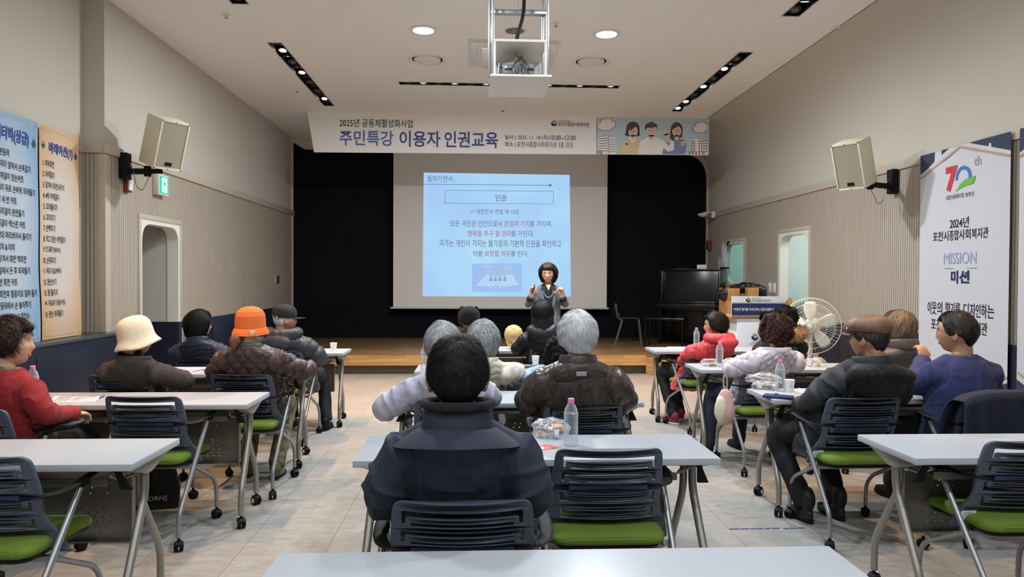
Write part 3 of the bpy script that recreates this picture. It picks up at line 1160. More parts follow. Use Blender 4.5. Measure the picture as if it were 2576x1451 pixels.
TABLES = [
    (0.222, 1.69, 'white folding table in the foreground, empty, cut off by the bottom edge'),
    (0.248, 3.095, 'white folding table with a clear bottle and bag of sweets, before the navy-coated man'),
    (0.235, 4.395, 'white folding table in front of the person in the glossy brown puffer jacket'),
    (0.25, 5.80, 'white folding table with a paper cup and black phone, centre column'),
    (0.25, 7.38, 'white folding table with the beige cap, nearest the presenter'),
    (-2.11, 3.07, 'white folding table nearest the camera in the left column, empty'),
    (-2.085, 4.38, 'white folding table with a printed sheet, beside the woman in the red cardigan'),
    (-2.08, 5.67, 'white folding table with sheet and red pen, between the cream-hat and orange-hat women'),
    (-2.06, 7.16, 'white folding table with one paper cup, in the left column next to the stage'),
    (2.56, 3.07, 'white folding table nearest the camera in the right column, empty'),
    (2.56, 4.47, 'white folding table with the navy phone wallet and paper cup, right column'),
    (2.55, 5.88, 'white folding table with bottle and snack bags, beside the woman in the pale quilted coat'),
    (2.54, 7.32, 'white folding table beside the woman in the coral coat, nearest the lectern'),
]
tb = make_table()
for i, (x, y, lab) in enumerate(TABLES):
    place(tb, (x, y, 0), 0, lab, i == 0)

# ---------------------------------------------------------------- chair
M_blue = mat('chair_shell_blue', (76, 82, 97), 0.5, bump=0.10, bscale=900, spec=0.4)
M_tubec = mat('chair_tube', (150, 152, 156), 0.32, metal=0.6)
M_sticker = mat('sticker_white', (226, 230, 238), 0.5)
M_green = wave_mat('seat_fabric_green', (116, 142, 54), (88, 112, 36), 130, 'Y', 0.85, 0.5, (0.2, 0.8), 0.003)


def back_fn(c, n=None):
    x, z = c[:, 0], c[:, 2]
    y = 0.10 - 0.0 * x
    lean = -0.02 - (z - 0.44) * 0.33
    return np.stack([x, lean - 0.035 + 0.9 * (x ** 2) * (0.5 + z) + c[:, 1], z], 1)


def u_slot(x0, x1, z0, z1, down, leg, w):
    """channel-shaped slot: bar between z0..z1 with legs of width w reaching down (or up)"""
    if down:
        return [(x0, z1), (x1, z1), (x1, z0 - leg), (x1 - w, z0 - leg), (x1 - w, z0), (x0 + w, z0), (x0 + w, z0 - leg), (x0, z0 - leg)]
    return [(x0, z0), (x0, z1 + leg), (x0 + w, z1 + leg), (x0 + w, z1), (x1 - w, z1), (x1 - w, z1 + leg), (x1, z1 + leg), (x1, z0)]


def make_chair():
    t = thing('training_chair', 'x', 'chair', (0, 0, 0), 0, 'green-seated training chairs on casters')
    out = [(-0.205, 0.80, 0.035), (0.205, 0.80, 0.035), (0.218, 0.65, 0.1), (0.205, 0.56, 0.06), (0.250, 0.475, 0.03), (0.262, 0.405, 0.012), (0.225, 0.415, 0.02), (0.15, 0.462, 0.05), (0, 0.468, 0.1),
           (-0.15, 0.462, 0.05), (-0.225, 0.415, 0.02), (-0.262, 0.405, 0.012), (-0.250, 0.475, 0.03), (-0.205, 0.56, 0.06), (-0.218, 0.65, 0.1)]
    L = [[tuple(p[:2]) for p in rounded(out, 0.03, 4, 0.014)]]
    sl = [
        u_slot(-0.182, 0.182, 0.750, 0.774, True, 0.024, 0.016),
        rect(-0.155, 0.155, 0.722, 0.737),
        u_slot(-0.186, 0.186, 0.690, 0.708, True, 0.024, 0.016),
        rect(-0.158, 0.158, 0.662, 0.673),
        u_slot(-0.188, 0.188, 0.578, 0.600, False, 0.024, 0.014),
        rect(-0.160, 0.160, 0.608, 0.618),
        u_slot(-0.186, 0.186, 0.508, 0.530, False, 0.026, 0.014),
        rect(-0.152, 0.152, 0.546, 0.560),
    ]
    for s in sl:
        L.append([tuple(p[:2]) for p in rounded(s, 0.006, 2, 0.014)])
    me = plate(L, 0.014, 0.0025)
    me.transform(Matrix(((1, 0, 0, 0), (0, 0, 1, 0), (0, 1, 0, 0), (0, 0, 0, 1))))
    displace(me, back_fn)
    me.materials.clear()
    me.materials.append(M_blue)
    back = link('backrest', me, t, 50)
    # recessed band where the armrests meet
    m = MB().box(-0.155, 0.155, -0.012, -0.004, 0.632, 0.650)
    m.build('back_band', mat('band_navy', (44, 56, 92), 0.4), back, fn=lambda c, n: back_fn(c))
    # seat
    sh = [tuple(p[:2]) for p in rounded(rect(-0.225, 0.225, -0.16, 0.27), 0.07, 6, 0.03)]
    rings = []
    for z, k in ((0.425, 0.90), (0.432, 0.97), (0.448, 1.0), (0.462, 0.985), (0.474, 0.94), (0.480, 0.80), (0.482, 0.5), (0.4825, 0.15)):
        rings.append([(x * k, 0.055 + (y - 0.055) * k, z - 0.25 * max(0, y - 0.17) ** 1.5 * 2) for x, y in sh])
    MB().rings(rings).build('seat', M_green, t, smooth=60)
    rings = [[(x * k, 0.055 + (y - 0.055) * k, z - 0.25 * max(0, y - 0.17) ** 1.5 * 2) for x, y in sh] for z, k in ((0.400, 0.70), (0.410, 0.90), (0.428, 0.955))]
    MB().rings(rings).build('seat_pan', M_blackp, t, smooth=60)
    MB().box(-0.24, 0.24, -0.03, -0.005, 0.375, 0.398).box(-0.10, 0.10, 0.12, 0.16, 0.385, 0.402).box(-0.10, -0.07, -0.02, 0.14, 0.38, 0.395).box(0.07, 0.10, -0.02, 0.14, 0.38, 0.395).build('seat_frame', M_tubec, t, bevel=0.004)
    for s in (-1, 1):
        m = MB().tube(arcpts([(s * 0.262, 0.10, 0.645), (s * 0.262, -0.245, 0.20), (s * 0.262, -0.26, 0.16), (s * 0.262, -0.26, 0.072)], 0.04), 0.0125, 12)
        m.build('rear_leg', M_tubec, t, smooth=60)
        m = MB().tube(arcpts([(s * 0.243, -0.06, 0.405), (s * 0.243, 0.20, 0.27), (s * 0.240, 0.255, 0.20), (s * 0.240, 0.26, 0.072)], 0.04), 0.0115, 12)
        m.build('front_leg', M_tubec, t, smooth=60)
        caster(t, s * 0.262, -0.26, False, 0.026, 0.4 * s)
        caster(t, s * 0.240, 0.26, False, 0.026, 1.0 * s)
        pts = [(s * 0.150, -0.088, 0.640), (s * 0.205, -0.074, 0.640), (s * 0.246, -0.050, 0.641), (s * 0.264, 0.01, 0.645), (s * 0.268, 0.08, 0.653), (s * 0.264, 0.16, 0.662), (s * 0.260, 0.175, 0.662)]
        m = MB().tube(arcpts(pts, 0.03, 4), [0.012] * 3 + [0.017] * (len(arcpts(pts, 0.03, 4)) - 5) + [0.014, 0.008], 12, flat=(1.3, 0.33), upv=(0, 0, 1))
        m.build('armrest', M_blackp, t, smooth=60)
        MB().box(s * 0.262 - 0.018, s * 0.262 + 0.018, 0.075, 0.125, 0.628, 0.650).build('arm_bracket', M_blackp, t, bevel=0.004)
    return t


def add_sticker(ch, s=-1):
    m = MB()
    c = np.array([(x, -0.008, z) for x, z in ((s * 0.195, 0.455), (s * 0.245, 0.435), (s * 0.243, 0.482), (s * 0.193, 0.490))])
    c = back_fn(c) - np.array([0, 0.006, 0])
    m.add([tuple(p) for p in c], [(0, 1, 2, 3)])
    m.build('label_sticker', M_sticker, ch, smooth=0)
    q = MB()
    for k in range(5):
        z = 0.448 + k * 0.008
        cc = np.array([(s * 0.205, -0.008, z), (s * 0.235, -0.008, z - 0.006), (s * 0.235, -0.008, z - 0.004), (s * 0.205, -0.008, z + 0.002)])
        cc = back_fn(cc) - np.array([0, 0.0066, 0])
        q.add([tuple(p) for p in cc], [(0, 1, 2, 3)])
    q.build('sticker_print', mat('print_grey', (120, 124, 134), 0.6), ch, smooth=0)


CHAIRS = [
    (-0.045, 2.23, 0.0, 'chair with blue slatted back under the man in the navy coat', 0),
    (0.51, 2.85, 0.0, 'empty green-seated chair with blue slatted back at the table with the bottle', 0),
    (0.56, 3.86, 0.0, 'chair behind the clear bottle, under the person in the brown puffer jacket', 0),
    (-0.13, 3.95, 0.0, 'chair of the person in the lavender jacket', 0),
    (-0.03, 5.12, 0.0, 'chair of the grey-haired person in the cream quilted jacket', 0),
    (0.66, 5.15, 0.0, 'chair hidden behind the brown puffer jacket, third row', 0),
    (0.70, 6.87, 0.0, 'chair of the long-haired person in the black hooded jacket', 0),
    (-0.12, 6.75, 0.0, 'chair of the person in the black beanie with ears', 0),
    (-1.83, 2.79, -0.06, 'empty green-seated chair in the lower left corner', 0),
    (-1.83, 4.10, -0.06, 'empty green-seated chair pulled up behind the table with the printed sheet, left column', 0),
    (-2.52, 3.73, -0.05, 'chair of the woman in the red cardigan, at the left edge', 0),
    (-2.36, 4.92, -0.06, 'chair of the woman in the cream felt hat', 0),
    (-1.59, 4.98, -0.06, 'chair of the woman in the orange knit hat', 0),
    (-2.44, 6.45, -0.06, 'chair of the dark-haired person in the navy puffer jacket', 0),
    (-1.74, 6.45, -0.08, 'chair of the man in the black baseball cap', 0),
    (2.15, 3.98, 0.02, 'chair of the man in the brown flat cap, white label on its shell', -1),
    (2.93, 3.98, 0.0, 'chair of the man in the navy sweater, dark coat hung over it', 0),
    (2.29, 2.93, 0.0, 'empty green-seated chair with white label in the lower right corner', -1),
    (2.20, 5.42, 0.10, 'chair of the woman in the pale quilted coat', -1),
    (3.02, 5.45, 0.0, 'chair of the person in the taupe puffer coat', 0),
    (2.18, 6.85, 0.22, 'chair of the woman in the coral coat', -1),
    (2.90, 6.90, 0.0, 'chair of the person with the fur-trimmed hood', 0),
]
ch = make_chair()
chs = []
for i, (x, y, rz, lab, st) in enumerate(CHAIRS):
    chs.append(place(ch, (x, y, 0), rz, lab, i == 0))
for c, a in zip(chs, CHAIRS):
    if a[4]:
        add_sticker(c, a[4])

# ---------------------------------------------------------------- stage banner
M_ban = mat('banner_cloth', (240, 238, 236), 0.7, bump=0.05, bscale=30)
M_bansky = mat('banner_sky', (188, 212, 226), 0.7)
M_ink = mat('ink_black', (36, 34, 36), 0.7)
M_blueink = mat('ink_blue', (66, 84, 140), 0.7)
M_blueink2 = mat('ink_blue_light', (98, 116, 176), 0.7)
M_navyink = mat('ink_navy', (38, 44, 92), 0.7)
M_greenink = mat('ink_green', (140, 172, 84), 0.7)
YBN = 11.60
FT = Matrix(((1, 0, 0, 0), (0, 0, -1, 0), (0, 1, 0, 0), (0, 0, 0, 1)))


def front_T(y):
    """XY plane -> the plane y, x to the right, y up"""
    return Matrix(((1, 0, 0, 0), (0, 0, -1, y), (0, 1, 0, 0), (0, 0, 0, 1)))


def fq(px, py, y):
    p = at(px, py, 'y', y)
    return (p.x, p.z)


def fitem(s, px0, py1, px1, py0, y, wt=0.0, al='L'):
    """text set in the pixel box (left, bottom, right, top) of the plane y"""
    a, b = fq(px0, py1, y), fq(px1, py0, y)
    return (s, a[0], a[1], b[1] - a[1], b[0] - a[0], wt, 'L')


bn = thing('event_banner', 'long white event banner with blue lettering hung above the stage screen', 'banner', (0.5, YBN, 3.5))
TBN = Matrix.Translation((-0.5, -YBN, -3.5))


def onb(y=YBN - 0.004):
    return TBN @ front_T(y)


def pg(pts, y=YBN):
    return [fq(px, py, y) for px, py in pts]


def polys(name, m, pl, lay, parent=bn, y=YBN, T=TBN):
    """flat coloured shapes on the cloth, each layer a hair in front of the last"""
    return quads(name, [pg(p, y) for p in pl], m, parent, T @ front_T(y - 0.0012 * lay))


cl = MB()
top = [(773 + (1784 - 773) * i / 40, 281 + (297 - 281) * i / 40) for i in range(41)]
bot = [(790 + (1783 - 790) * i / 40, 383 + (390.5 - 383) * i / 40) for i in range(41)]
fr_ = [fq(*p, YBN) for p in top]
bk_ = [fq(*p, YBN) for p in bot]
vs, fs = [], []
for j, yy in enumerate((YBN, YBN + 0.003)):
    for i in range(41):
        vs.append((fr_[i][0], yy, fr_[i][1]))
        vs.append((bk_[i][0], yy, bk_[i][1]))
for i in range(40):
    fs.append((2 * i, 2 * i + 1, 2 * i + 3, 2 * i + 2))
    o_ = 82
    fs.append((o_ + 2 * i, o_ + 2 * i + 2, o_ + 2 * i + 3, o_ + 2 * i + 1))
cl.add([(a - 0.5, b - YBN, c - 3.5) for a, b, c in vs], fs)
cl.build('banner_cloth', M_ban, bn, smooth=0)
MB().tube([(fq(745, 279.5, YBN)[0] - 0.5, 0.004, fq(745, 279.5, YBN)[1] - 3.5), (fq(1798, 297, YBN)[0] - 0.5, 0.004, fq(1798, 297, YBN)[1] - 3.5)], 0.012, 8).build('hanging_rod', M_white, bn)
lettering('blue_title_lettering', [fitem('주민특강', 854, 366, 990, 329, YBN, 0.018)], M_blueink2, bn, onb())
lettering('navy_title_lettering', [fitem('이용자', 1005, 369, 1108, 330, YBN, 0.018), fitem('인권교육', 1118, 371, 1253, 332, YBN, 0.018)], M_blueink, bn, onb())
lettering('small_lettering', [fitem('2025년 공동체활성화사업', 854, 319, 1038, 301, YBN, 0.004), fitem('일시 |', 1270, 352, 1297, 340, YBN, 0.012), fitem('2025. 11. 18.(화)', 1302, 353, 1380, 340, YBN, 0),
                             fitem('10:00~12:00', 1384, 352, 1448, 341, YBN, 0.003), fitem('장소 |', 1270, 369.5, 1297, 357, YBN, 0.012), fitem('포천시종합사회복지관 3층 강당', 1301, 370, 1442, 358, YBN, 0),
                             fitem('대한사회복지회', 1405, 307.5, 1434, 303, YBN, 0.0), fitem('포천시종합사회복지관', 1404, 318, 1483, 308.5, YBN, 0.008)], M_ink, bn, onb())


def logo(px, py, r, y, parent, T, k=1.0):
    """round two-tone swirl: green cap over a navy bowl"""
    a = [(px + r * math.cos(t), py - r * math.sin(t)) for t in [PI * (0.05 + 0.9 * i / 12) for i in range(13)]]
    g = [(px - r * 0.45 + 0 * r, py - r * 0.1)] + a[::-1][2:] + [(px + r * 0.9, py + r * 0.3), (px + r * 0.45, py - r * 0.15), (px, py - r * 0.25)]
    quads('logo_green', [[fq(u, v, y) for u, v in g]], M_greenink, parent, T @ front_T(y - 0.003))
    n = [(px + 1.15 * r * math.cos(t), py + r * 0.05 - r * 1.05 * math.sin(t)) for t in [PI * (0.92 + 1.0 * i / 14) for i in range(15)]]
    n += [(px + r * 0.75, py + r * 0.1), (px + r * 0.3, py + r * 0.45), (px - r * 0.2, py + r * 0.2), (px - r * 0.6, py - r * 0.25)]
    quads('logo_navy', [[fq(u, v, y) for u, v in n]], M_navyink, parent, T @ front_T(y - 0.004))


logo(1394, 309.5, 7, YBN, bn, TBN)
# picture panel at the right end
polys('picture_sky', M_bansky, [[(1502, 295), (1783, 298), (1782.5, 389.5), (1501, 388)]], 2)
polys('picture_border', M_ink, [[(1501, 294.5), (1502, 294.5), (1501.6, 388), (1500.6, 388)]], 3)
M_sk = mat('print_skin', (226, 200, 184), 0.7)
M_hairp = mat('print_hair', (92, 78, 78), 0.7)
M_yel = mat('print_yellow', (222, 204, 156), 0.7)
M_pw = mat('print_white', (240, 238, 236), 0.7)
M_vio = mat('print_violet', (132, 142, 186), 0.7)
M_line = mat('print_line', (96, 104, 116), 0.7)


def ell2(x, y, a, b=None, n=18, t0=0, t1=2 * PI):
    b = b or a
    return [(x + a * math.cos(t0 + (t1 - t0) * i / n), y - b * math.sin(t0 + (t1 - t0) * i / n)) for i in range(n + (0 if abs(t1 - t0 - 2 * PI) < 1e-6 else 1))]


def cloud(x, y, s):
    return [ell2(x + a * s, y + b * s, r * s) for a, b, r in ((-16, 4, 8), (-7, -6, 9), (4, -8, 9), (14, -1, 9), (4, 6, 9), (-8, 7, 8), (0, 0, 10))]


for cc in (cloud(1526, 314, 1.04), cloud(1764, 321, 0.95)):
    polys('cloud_outline', M_line, [[(u, max(v, 297)) for u, v in q] for q in [[(max(1502.5, min(u, 1782)), v) for u, v in p] for p in cc]], 3)
for cc in (cloud(1526, 314, 0.96), cloud(1764, 321, 0.87)):
    polys('cloud_print', M_pw, [[(u, max(v, 297.5)) for u, v in q] for q in [[(max(1503.5, min(u, 1781)), v) for u, v in p] for p in cc]], 4)
# buildings
for bq in ([[(1503, 345), (1530, 340), (1530, 387), (1503, 387)], [(1532, 346), (1549, 345), (1549, 388), (1532, 388)], [(1736, 350), (1750, 346), (1752, 389), (1738, 389)], [(1750, 346), (1780, 352), (1780, 389), (1752, 389)]]):
    polys('building_print', M_pw, [bq], 3)
ln = []
for i in range(6):
    ln += [[(1504, 349 + i * 6), (1529, 346 + i * 6.5), (1529, 347.6 + i * 6.5), (1504, 350.4 + i * 6)], [(1533, 351 + i * 6), (1548, 350 + i * 6), (1548, 351.4 + i * 6), (1533, 352.4 + i * 6)]]
for i in range(5):
    ln += [[(1738 + k * 4, 354 + i * 6), (1740.4 + k * 4, 353.5 + i * 6), (1740.4 + k * 4, 357.5 + i * 6), (1738 + k * 4, 358 + i * 6)] for k in range(3)]
    ln += [[(1757 + k * 6, 353 + i * 6.4), (1760.5 + k * 6, 353.5 + i * 6.4), (1760.5 + k * 6, 357 + i * 6.4), (1757 + k * 6, 356.5 + i * 6.4)] for k in range(4)]
ln += [[(1530, 340), (1531, 340), (1531, 387), (1530, 387)], [(1736, 350), (1750, 346), (1750, 346.8), (1736, 350.8)], [(1750, 346), (1780, 352), (1780, 352.9), (1750, 346.9)], [(1503, 344.6), (1530, 339.6), (1530, 340.4), (1503, 345.4)]]
polys('building_lines', M_line, ln, 4)
polys('building_red', mat('print_red', (176, 92, 88), 0.7), [[(1741, 381), (1745, 381), (1745, 388), (1741, 388)], [(1749, 381), (1753, 381), (1753, 388), (1749, 388)], [(1758, 381), (1761, 381), (1761, 388), (1758, 388)]], 5)
polys('bush_print', mat('print_bush', (150, 172, 140), 0.7), [ell2(1505.5, 382, 5), ell2(1512, 384, 4), ell2(1735, 385, 4), ell2(1769, 385, 4)], 5)
# three people drawn on the banner
for hq in ([ell2(1592, 324, 17, 18), [(1576, 325), (1572, 341), (1582, 344), (1586, 330)], [(1607, 325), (1610, 341), (1600, 344), (1598, 330)], ell2(1702, 326, 15, 19), [(1688, 325), (1684, 350), (1697, 353), (1716, 350), (1716, 326)]]):
    polys('hair_print', M_hairp, [hq], 5)
polys('shirt_yellow', M_yel, [[(1553, 388), (1562, 356), (1582, 345), (1602, 346), (1608, 352), (1606, 388)]], 5)
polys('shirt_violet', M_vio, [[(1664, 388), (1672, 360), (1690, 352), (1712, 351), (1727, 362), (1725, 384), (1716, 388)]], 5)
polys('shirt_white', M_pw, [[(1605, 388), (1609, 358), (1628, 345), (1650, 345), (1672, 356), (1682, 368), (1688, 352), (1696, 358), (1694, 378), (1680, 382), (1668, 372), (1666, 388)], [(1580, 346), (1592, 361), (1602, 346), (1600, 344), (1582, 344)]], 6)
for hq in ([ell2(1592, 330, 12.5, 14), ell2(1638, 329, 13, 15), ell2(1702, 330, 12, 14), [(1586, 340), (1598, 340), (1597, 347), (1592, 352), (1587, 347)], [(1632, 340), (1645, 340), (1646, 347), (1639, 354), (1632, 347)], [(1697, 340), (1707, 340), (1708, 350), (1702, 354), (1696, 350)],
                           ell2(1675, 333, 8), [(1670, 338), (1682, 336), (1688, 356), (1679, 360)], ell2(1715, 350, 5), [(1711, 352), (1719, 352), (1722, 366), (1715, 366)], ell2(1577, 358, 6), [(1573, 360), (1581, 362), (1577, 378), (1571, 376)]]):
    polys('skin_print', M_sk, [hq], 7)
for hq in ([[(1575, 328), (1579, 316), (1592, 310), (1605, 315), (1608, 326), (1600, 318), (1590, 326), (1578, 329)], [(1622, 330), (1623, 314), (1638, 306), (1652, 313), (1654, 328), (1650, 319), (1638, 322), (1628, 321)], [(1689, 328), (1692, 315), (1702, 309), (1714, 316), (1716, 330), (1708, 317), (1698, 322)]]):
    polys('hair_print', M_hairp, [hq], 8)
fl = []
for cx_, cy_ in ((1592, 330), (1638, 329), (1702, 330)):
    fl += [ell2(cx_ - 4.5, cy_ - 1, 1.0, 1.3, 8), ell2(cx_ + 4.5, cy_ - 1, 1.0, 1.3, 8), [(cx_ - 0.4, cy_ - 2), (cx_ + 0.4, cy_ - 2), (cx_ + 0.4, cy_ + 3), (cx_ - 0.4, cy_ + 3)]]
    fl += [[(cx_ - 3, cy_ + 7.0), (cx_, cy_ + 7.6), (cx_, cy_ + 8.1), (cx_ - 3, cy_ + 7.4)], [(cx_, cy_ + 7.6), (cx_ + 3, cy_ + 7.0), (cx_ + 3, cy_ + 7.4), (cx_, cy_ + 8.1)]]
polys('face_lines', M_ink, fl, 9)

# ---------------------------------------------------------------- projection screen and slide
YSC = 13.50
ps = thing('projection_screen', 'large grey-white projection screen hanging in front of the black stage wall', 'projection screen', (0.4, YSC, 2.4))
TPS = Matrix.Translation((-0.4, -YSC, -2.4))
x0, z0 = fq(989, 774, YSC)
x1, z1 = fq(1526, 775, YSC)
z0 = (z0 + z1) / 2
m = MB().box(x0 - 0.4, x1 - 0.4, 0.0, 0.006, z0 - 2.4, 3.95 - 2.4)
m.build('screen_fabric', mat('screen_fabric', (226, 220, 213), 0.85), ps, smooth=0)
m = MB().box(x0 - 0.45, x1 - 0.36, -0.008, 0.014, z0 - 2.42, z0 - 2.385)
m.build('bottom_bar', mat('bar_grey', (196, 194, 190), 0.5), ps, bevel=0.004)
MB().box(x0 - 0.5, x1 - 0.3, -0.05, 0.08, 3.93 - 2.4, 4.05 - 2.4).build('screen_housing', M_white, ps, bevel=0.01)
SL = [(1066, 434), (1433, 440), (1436, 746), (1063, 745)]
M_slide = mat('slide_light', (176, 214, 252), 0.8, emit=0.86)
nt = M_slide.node_tree
b = nt.nodes['Principled BSDF']
tc = node(M_slide, 'ShaderNodeTexCoord')
nz = node(M_slide, 'ShaderNodeTexNoise')
nz.inputs['Scale'].default_value = 0.9
lk(M_slide, tc.outputs['Object'], nz.inputs['Vector'])
r_ = node(M_slide, 'ShaderNodeValToRGB')
r_.color_ramp.elements[0].position, r_.color_ramp.elements[1].position = 0.3, 0.7
r_.color_ramp.elements[0].color = (*srgb((166, 204, 252)), 1)
r_.color_ramp.elements[1].color = (*srgb((178, 226, 252)), 1)
lk(M_slide, nz.outputs[0], r_.inputs[0])
lk(M_slide, r_.outputs[0], b.inputs['Emission Color'])
b.inputs['Base Color'].default_value = (0.02, 0.02, 0.02, 1)
sl_ = quads('slide_image', [[fq(u, v, YSC) for u, v in SL]], M_slide, ps, TPS @ front_T(YSC - 0.002))


def emat(name, rgb, e=0.86):
    m = mat(name, rgb, 0.8, emit=e)
    m.node_tree.nodes['Principled BSDF'].inputs['Base Color'].default_value = (0.02, 0.02, 0.02, 1)
    return m


M_sg = emat('slide_grey', (108, 116, 142))
M_sr = emat('slide_rose', (176, 120, 138))
M_sb = emat('slide_faint', (160, 194, 246))
M_sp = emat('slide_pale', (184, 218, 250))
M_ss = emat('slide_sand', (166, 198, 226))
M_sd = emat('slide_dress', (134, 166, 226))


def sitem(s, a, b, c, d, wt=0.006):
    return fitem(s, a, b, c, d, YSC, wt)


TS = TPS @ front_T(YSC - 0.006)
lettering('slide_lettering', [sitem('들어가면서..', 1075, 457, 1145, 442, 0.004), sitem('인권', 1246, 505.5, 1273, 490, 0.012), sitem('✓', 1184, 535, 1193, 527, 0), sitem('대한민국 헌법 제 10조', 1198, 538, 1306, 526.5, 0.006),
                         sitem('‘모든 국민은 인간으로서', 1130, 570, 1263, 555), sitem('를 가지며,', 1333, 571, 1389, 555.5), sitem('를 가진다.', 1286, 595, 1343, 580.5),
                         sitem('국가는 개인이 가지는 불가침의 기본적 인권을 확인하고', 1105, 620, 1412, 604.5), sitem('이를', 1190, 645, 1214, 630.5), sitem('를 진다.', 1285, 645, 1329, 631)], M_sg, ps, TS)
lettering('rose_lettering', [sitem('존엄과 가치', 1268, 570, 1332, 555, 0.010), sitem('행복을 추구 할 권리', 1176, 595, 1285, 580, 0.010), sitem('보장할 의무', 1219, 645, 1284, 630, 0.010)], M_sr, ps, TS)
rr_ = []
bx = [(1119.5, 479), (1392, 481), (1392, 513), (1119.5, 511)]
for i in range(4):
    rr_.append(line2d(fq(*bx[i], YSC), fq(*bx[(i + 1) % 4], YSC), 0.008))
rr_.append(line2d(fq(1066, 463.5, YSC), fq(1384, 466, YSC), 0.010))
rr_.append([fq(u, v, YSC) for u, v in ell2(1384, 466, 3.4)])
quads('slide_lines', rr_, M_sg, ps, TS)
# faint drawing: an open book with buildings and four small figures
quads('slide_picture_ground', [[fq(u, v, YSC) for u, v in [(1190, 663), (1308, 662), (1314, 668), (1312, 700), (1314, 730), (1308, 735), (1192, 734), (1186, 728), (1188, 700), (1187, 668)]]], M_sb, ps, TPS @ front_T(YSC - 0.004))
quads('slide_picture_page', [[fq(u, v, YSC) for u, v in q] for q in ([(1222, 690), (1252, 694), (1252, 724), (1194, 720)], [(1252, 694), (1290, 690), (1308, 718), (1252, 724)], [(1233, 718), (1273, 718), (1273, 725), (1233, 725)], [(1218, 667), (1239, 667), (1239, 672), (1218, 672)], [(1268, 671), (1288, 671), (1288, 676), (1268, 676)])], M_sp, ps, TPS @ front_T(YSC - 0.005))
quads('slide_picture_building', [[fq(u, v, YSC) for u, v in q] for q in ([(1221, 672), (1239, 672), (1239, 691), (1221, 691)], [(1268, 676), (1288, 676), (1288, 691), (1268, 691)], [(1243, 683), (1254, 679), (1266, 683), (1266, 690), (1243, 690)])], M_ss, ps, TPS @ front_T(YSC - 0.0055))
fg, fd = [], []
for i, x in enumerate((1235, 1246, 1258, 1270)):
    fg.append([fq(u, v, YSC) for u, v in ell2(x, 692 + (i == 1) * 3, 4, 4, 10)])
    fd.append([fq(u, v, YSC) for u, v in [(x - 3, 697 + (i == 1) * 2), (x + 3, 697 + (i == 1) * 2), (x + 4, 707), (x - 4, 707)]])
quads('slide_figure_heads', fg, M_ss, ps, TS)
quads('slide_figures', fd, M_sd, ps, TS)
quads('slide_book_edge', [line2d(fq(1194, 720, YSC), fq(1233, 722, YSC), 0.008), line2d(fq(1273, 722, YSC), fq(1309, 718, YSC), 0.008), line2d(fq(1252, 694, YSC), fq(1252, 718, YSC), 0.006), line2d(fq(1222, 690, YSC), fq(1194, 720, YSC), 0.006), line2d(fq(1290, 690, YSC), fq(1308, 718, YSC), 0.006)], M_sd, ps, TS)
lettering('caption_lettering', [sitem('대한민국 헌법', 1236, 724, 1270, 719.5, 0.0), sitem('안내문', 1222, 671, 1237, 668, 0), sitem('국가인권', 1270, 675, 1286, 672, 0)], M_sg, ps, TPS @ front_T(YSC - 0.0065))

# ---------------------------------------------------------------- wall posters
LW = -3.70
LT = Matrix(((0, 0, 1, 0), (1, 0, 0, 0), (0, 1, 0, 0), (0, 0, 0, 1)))


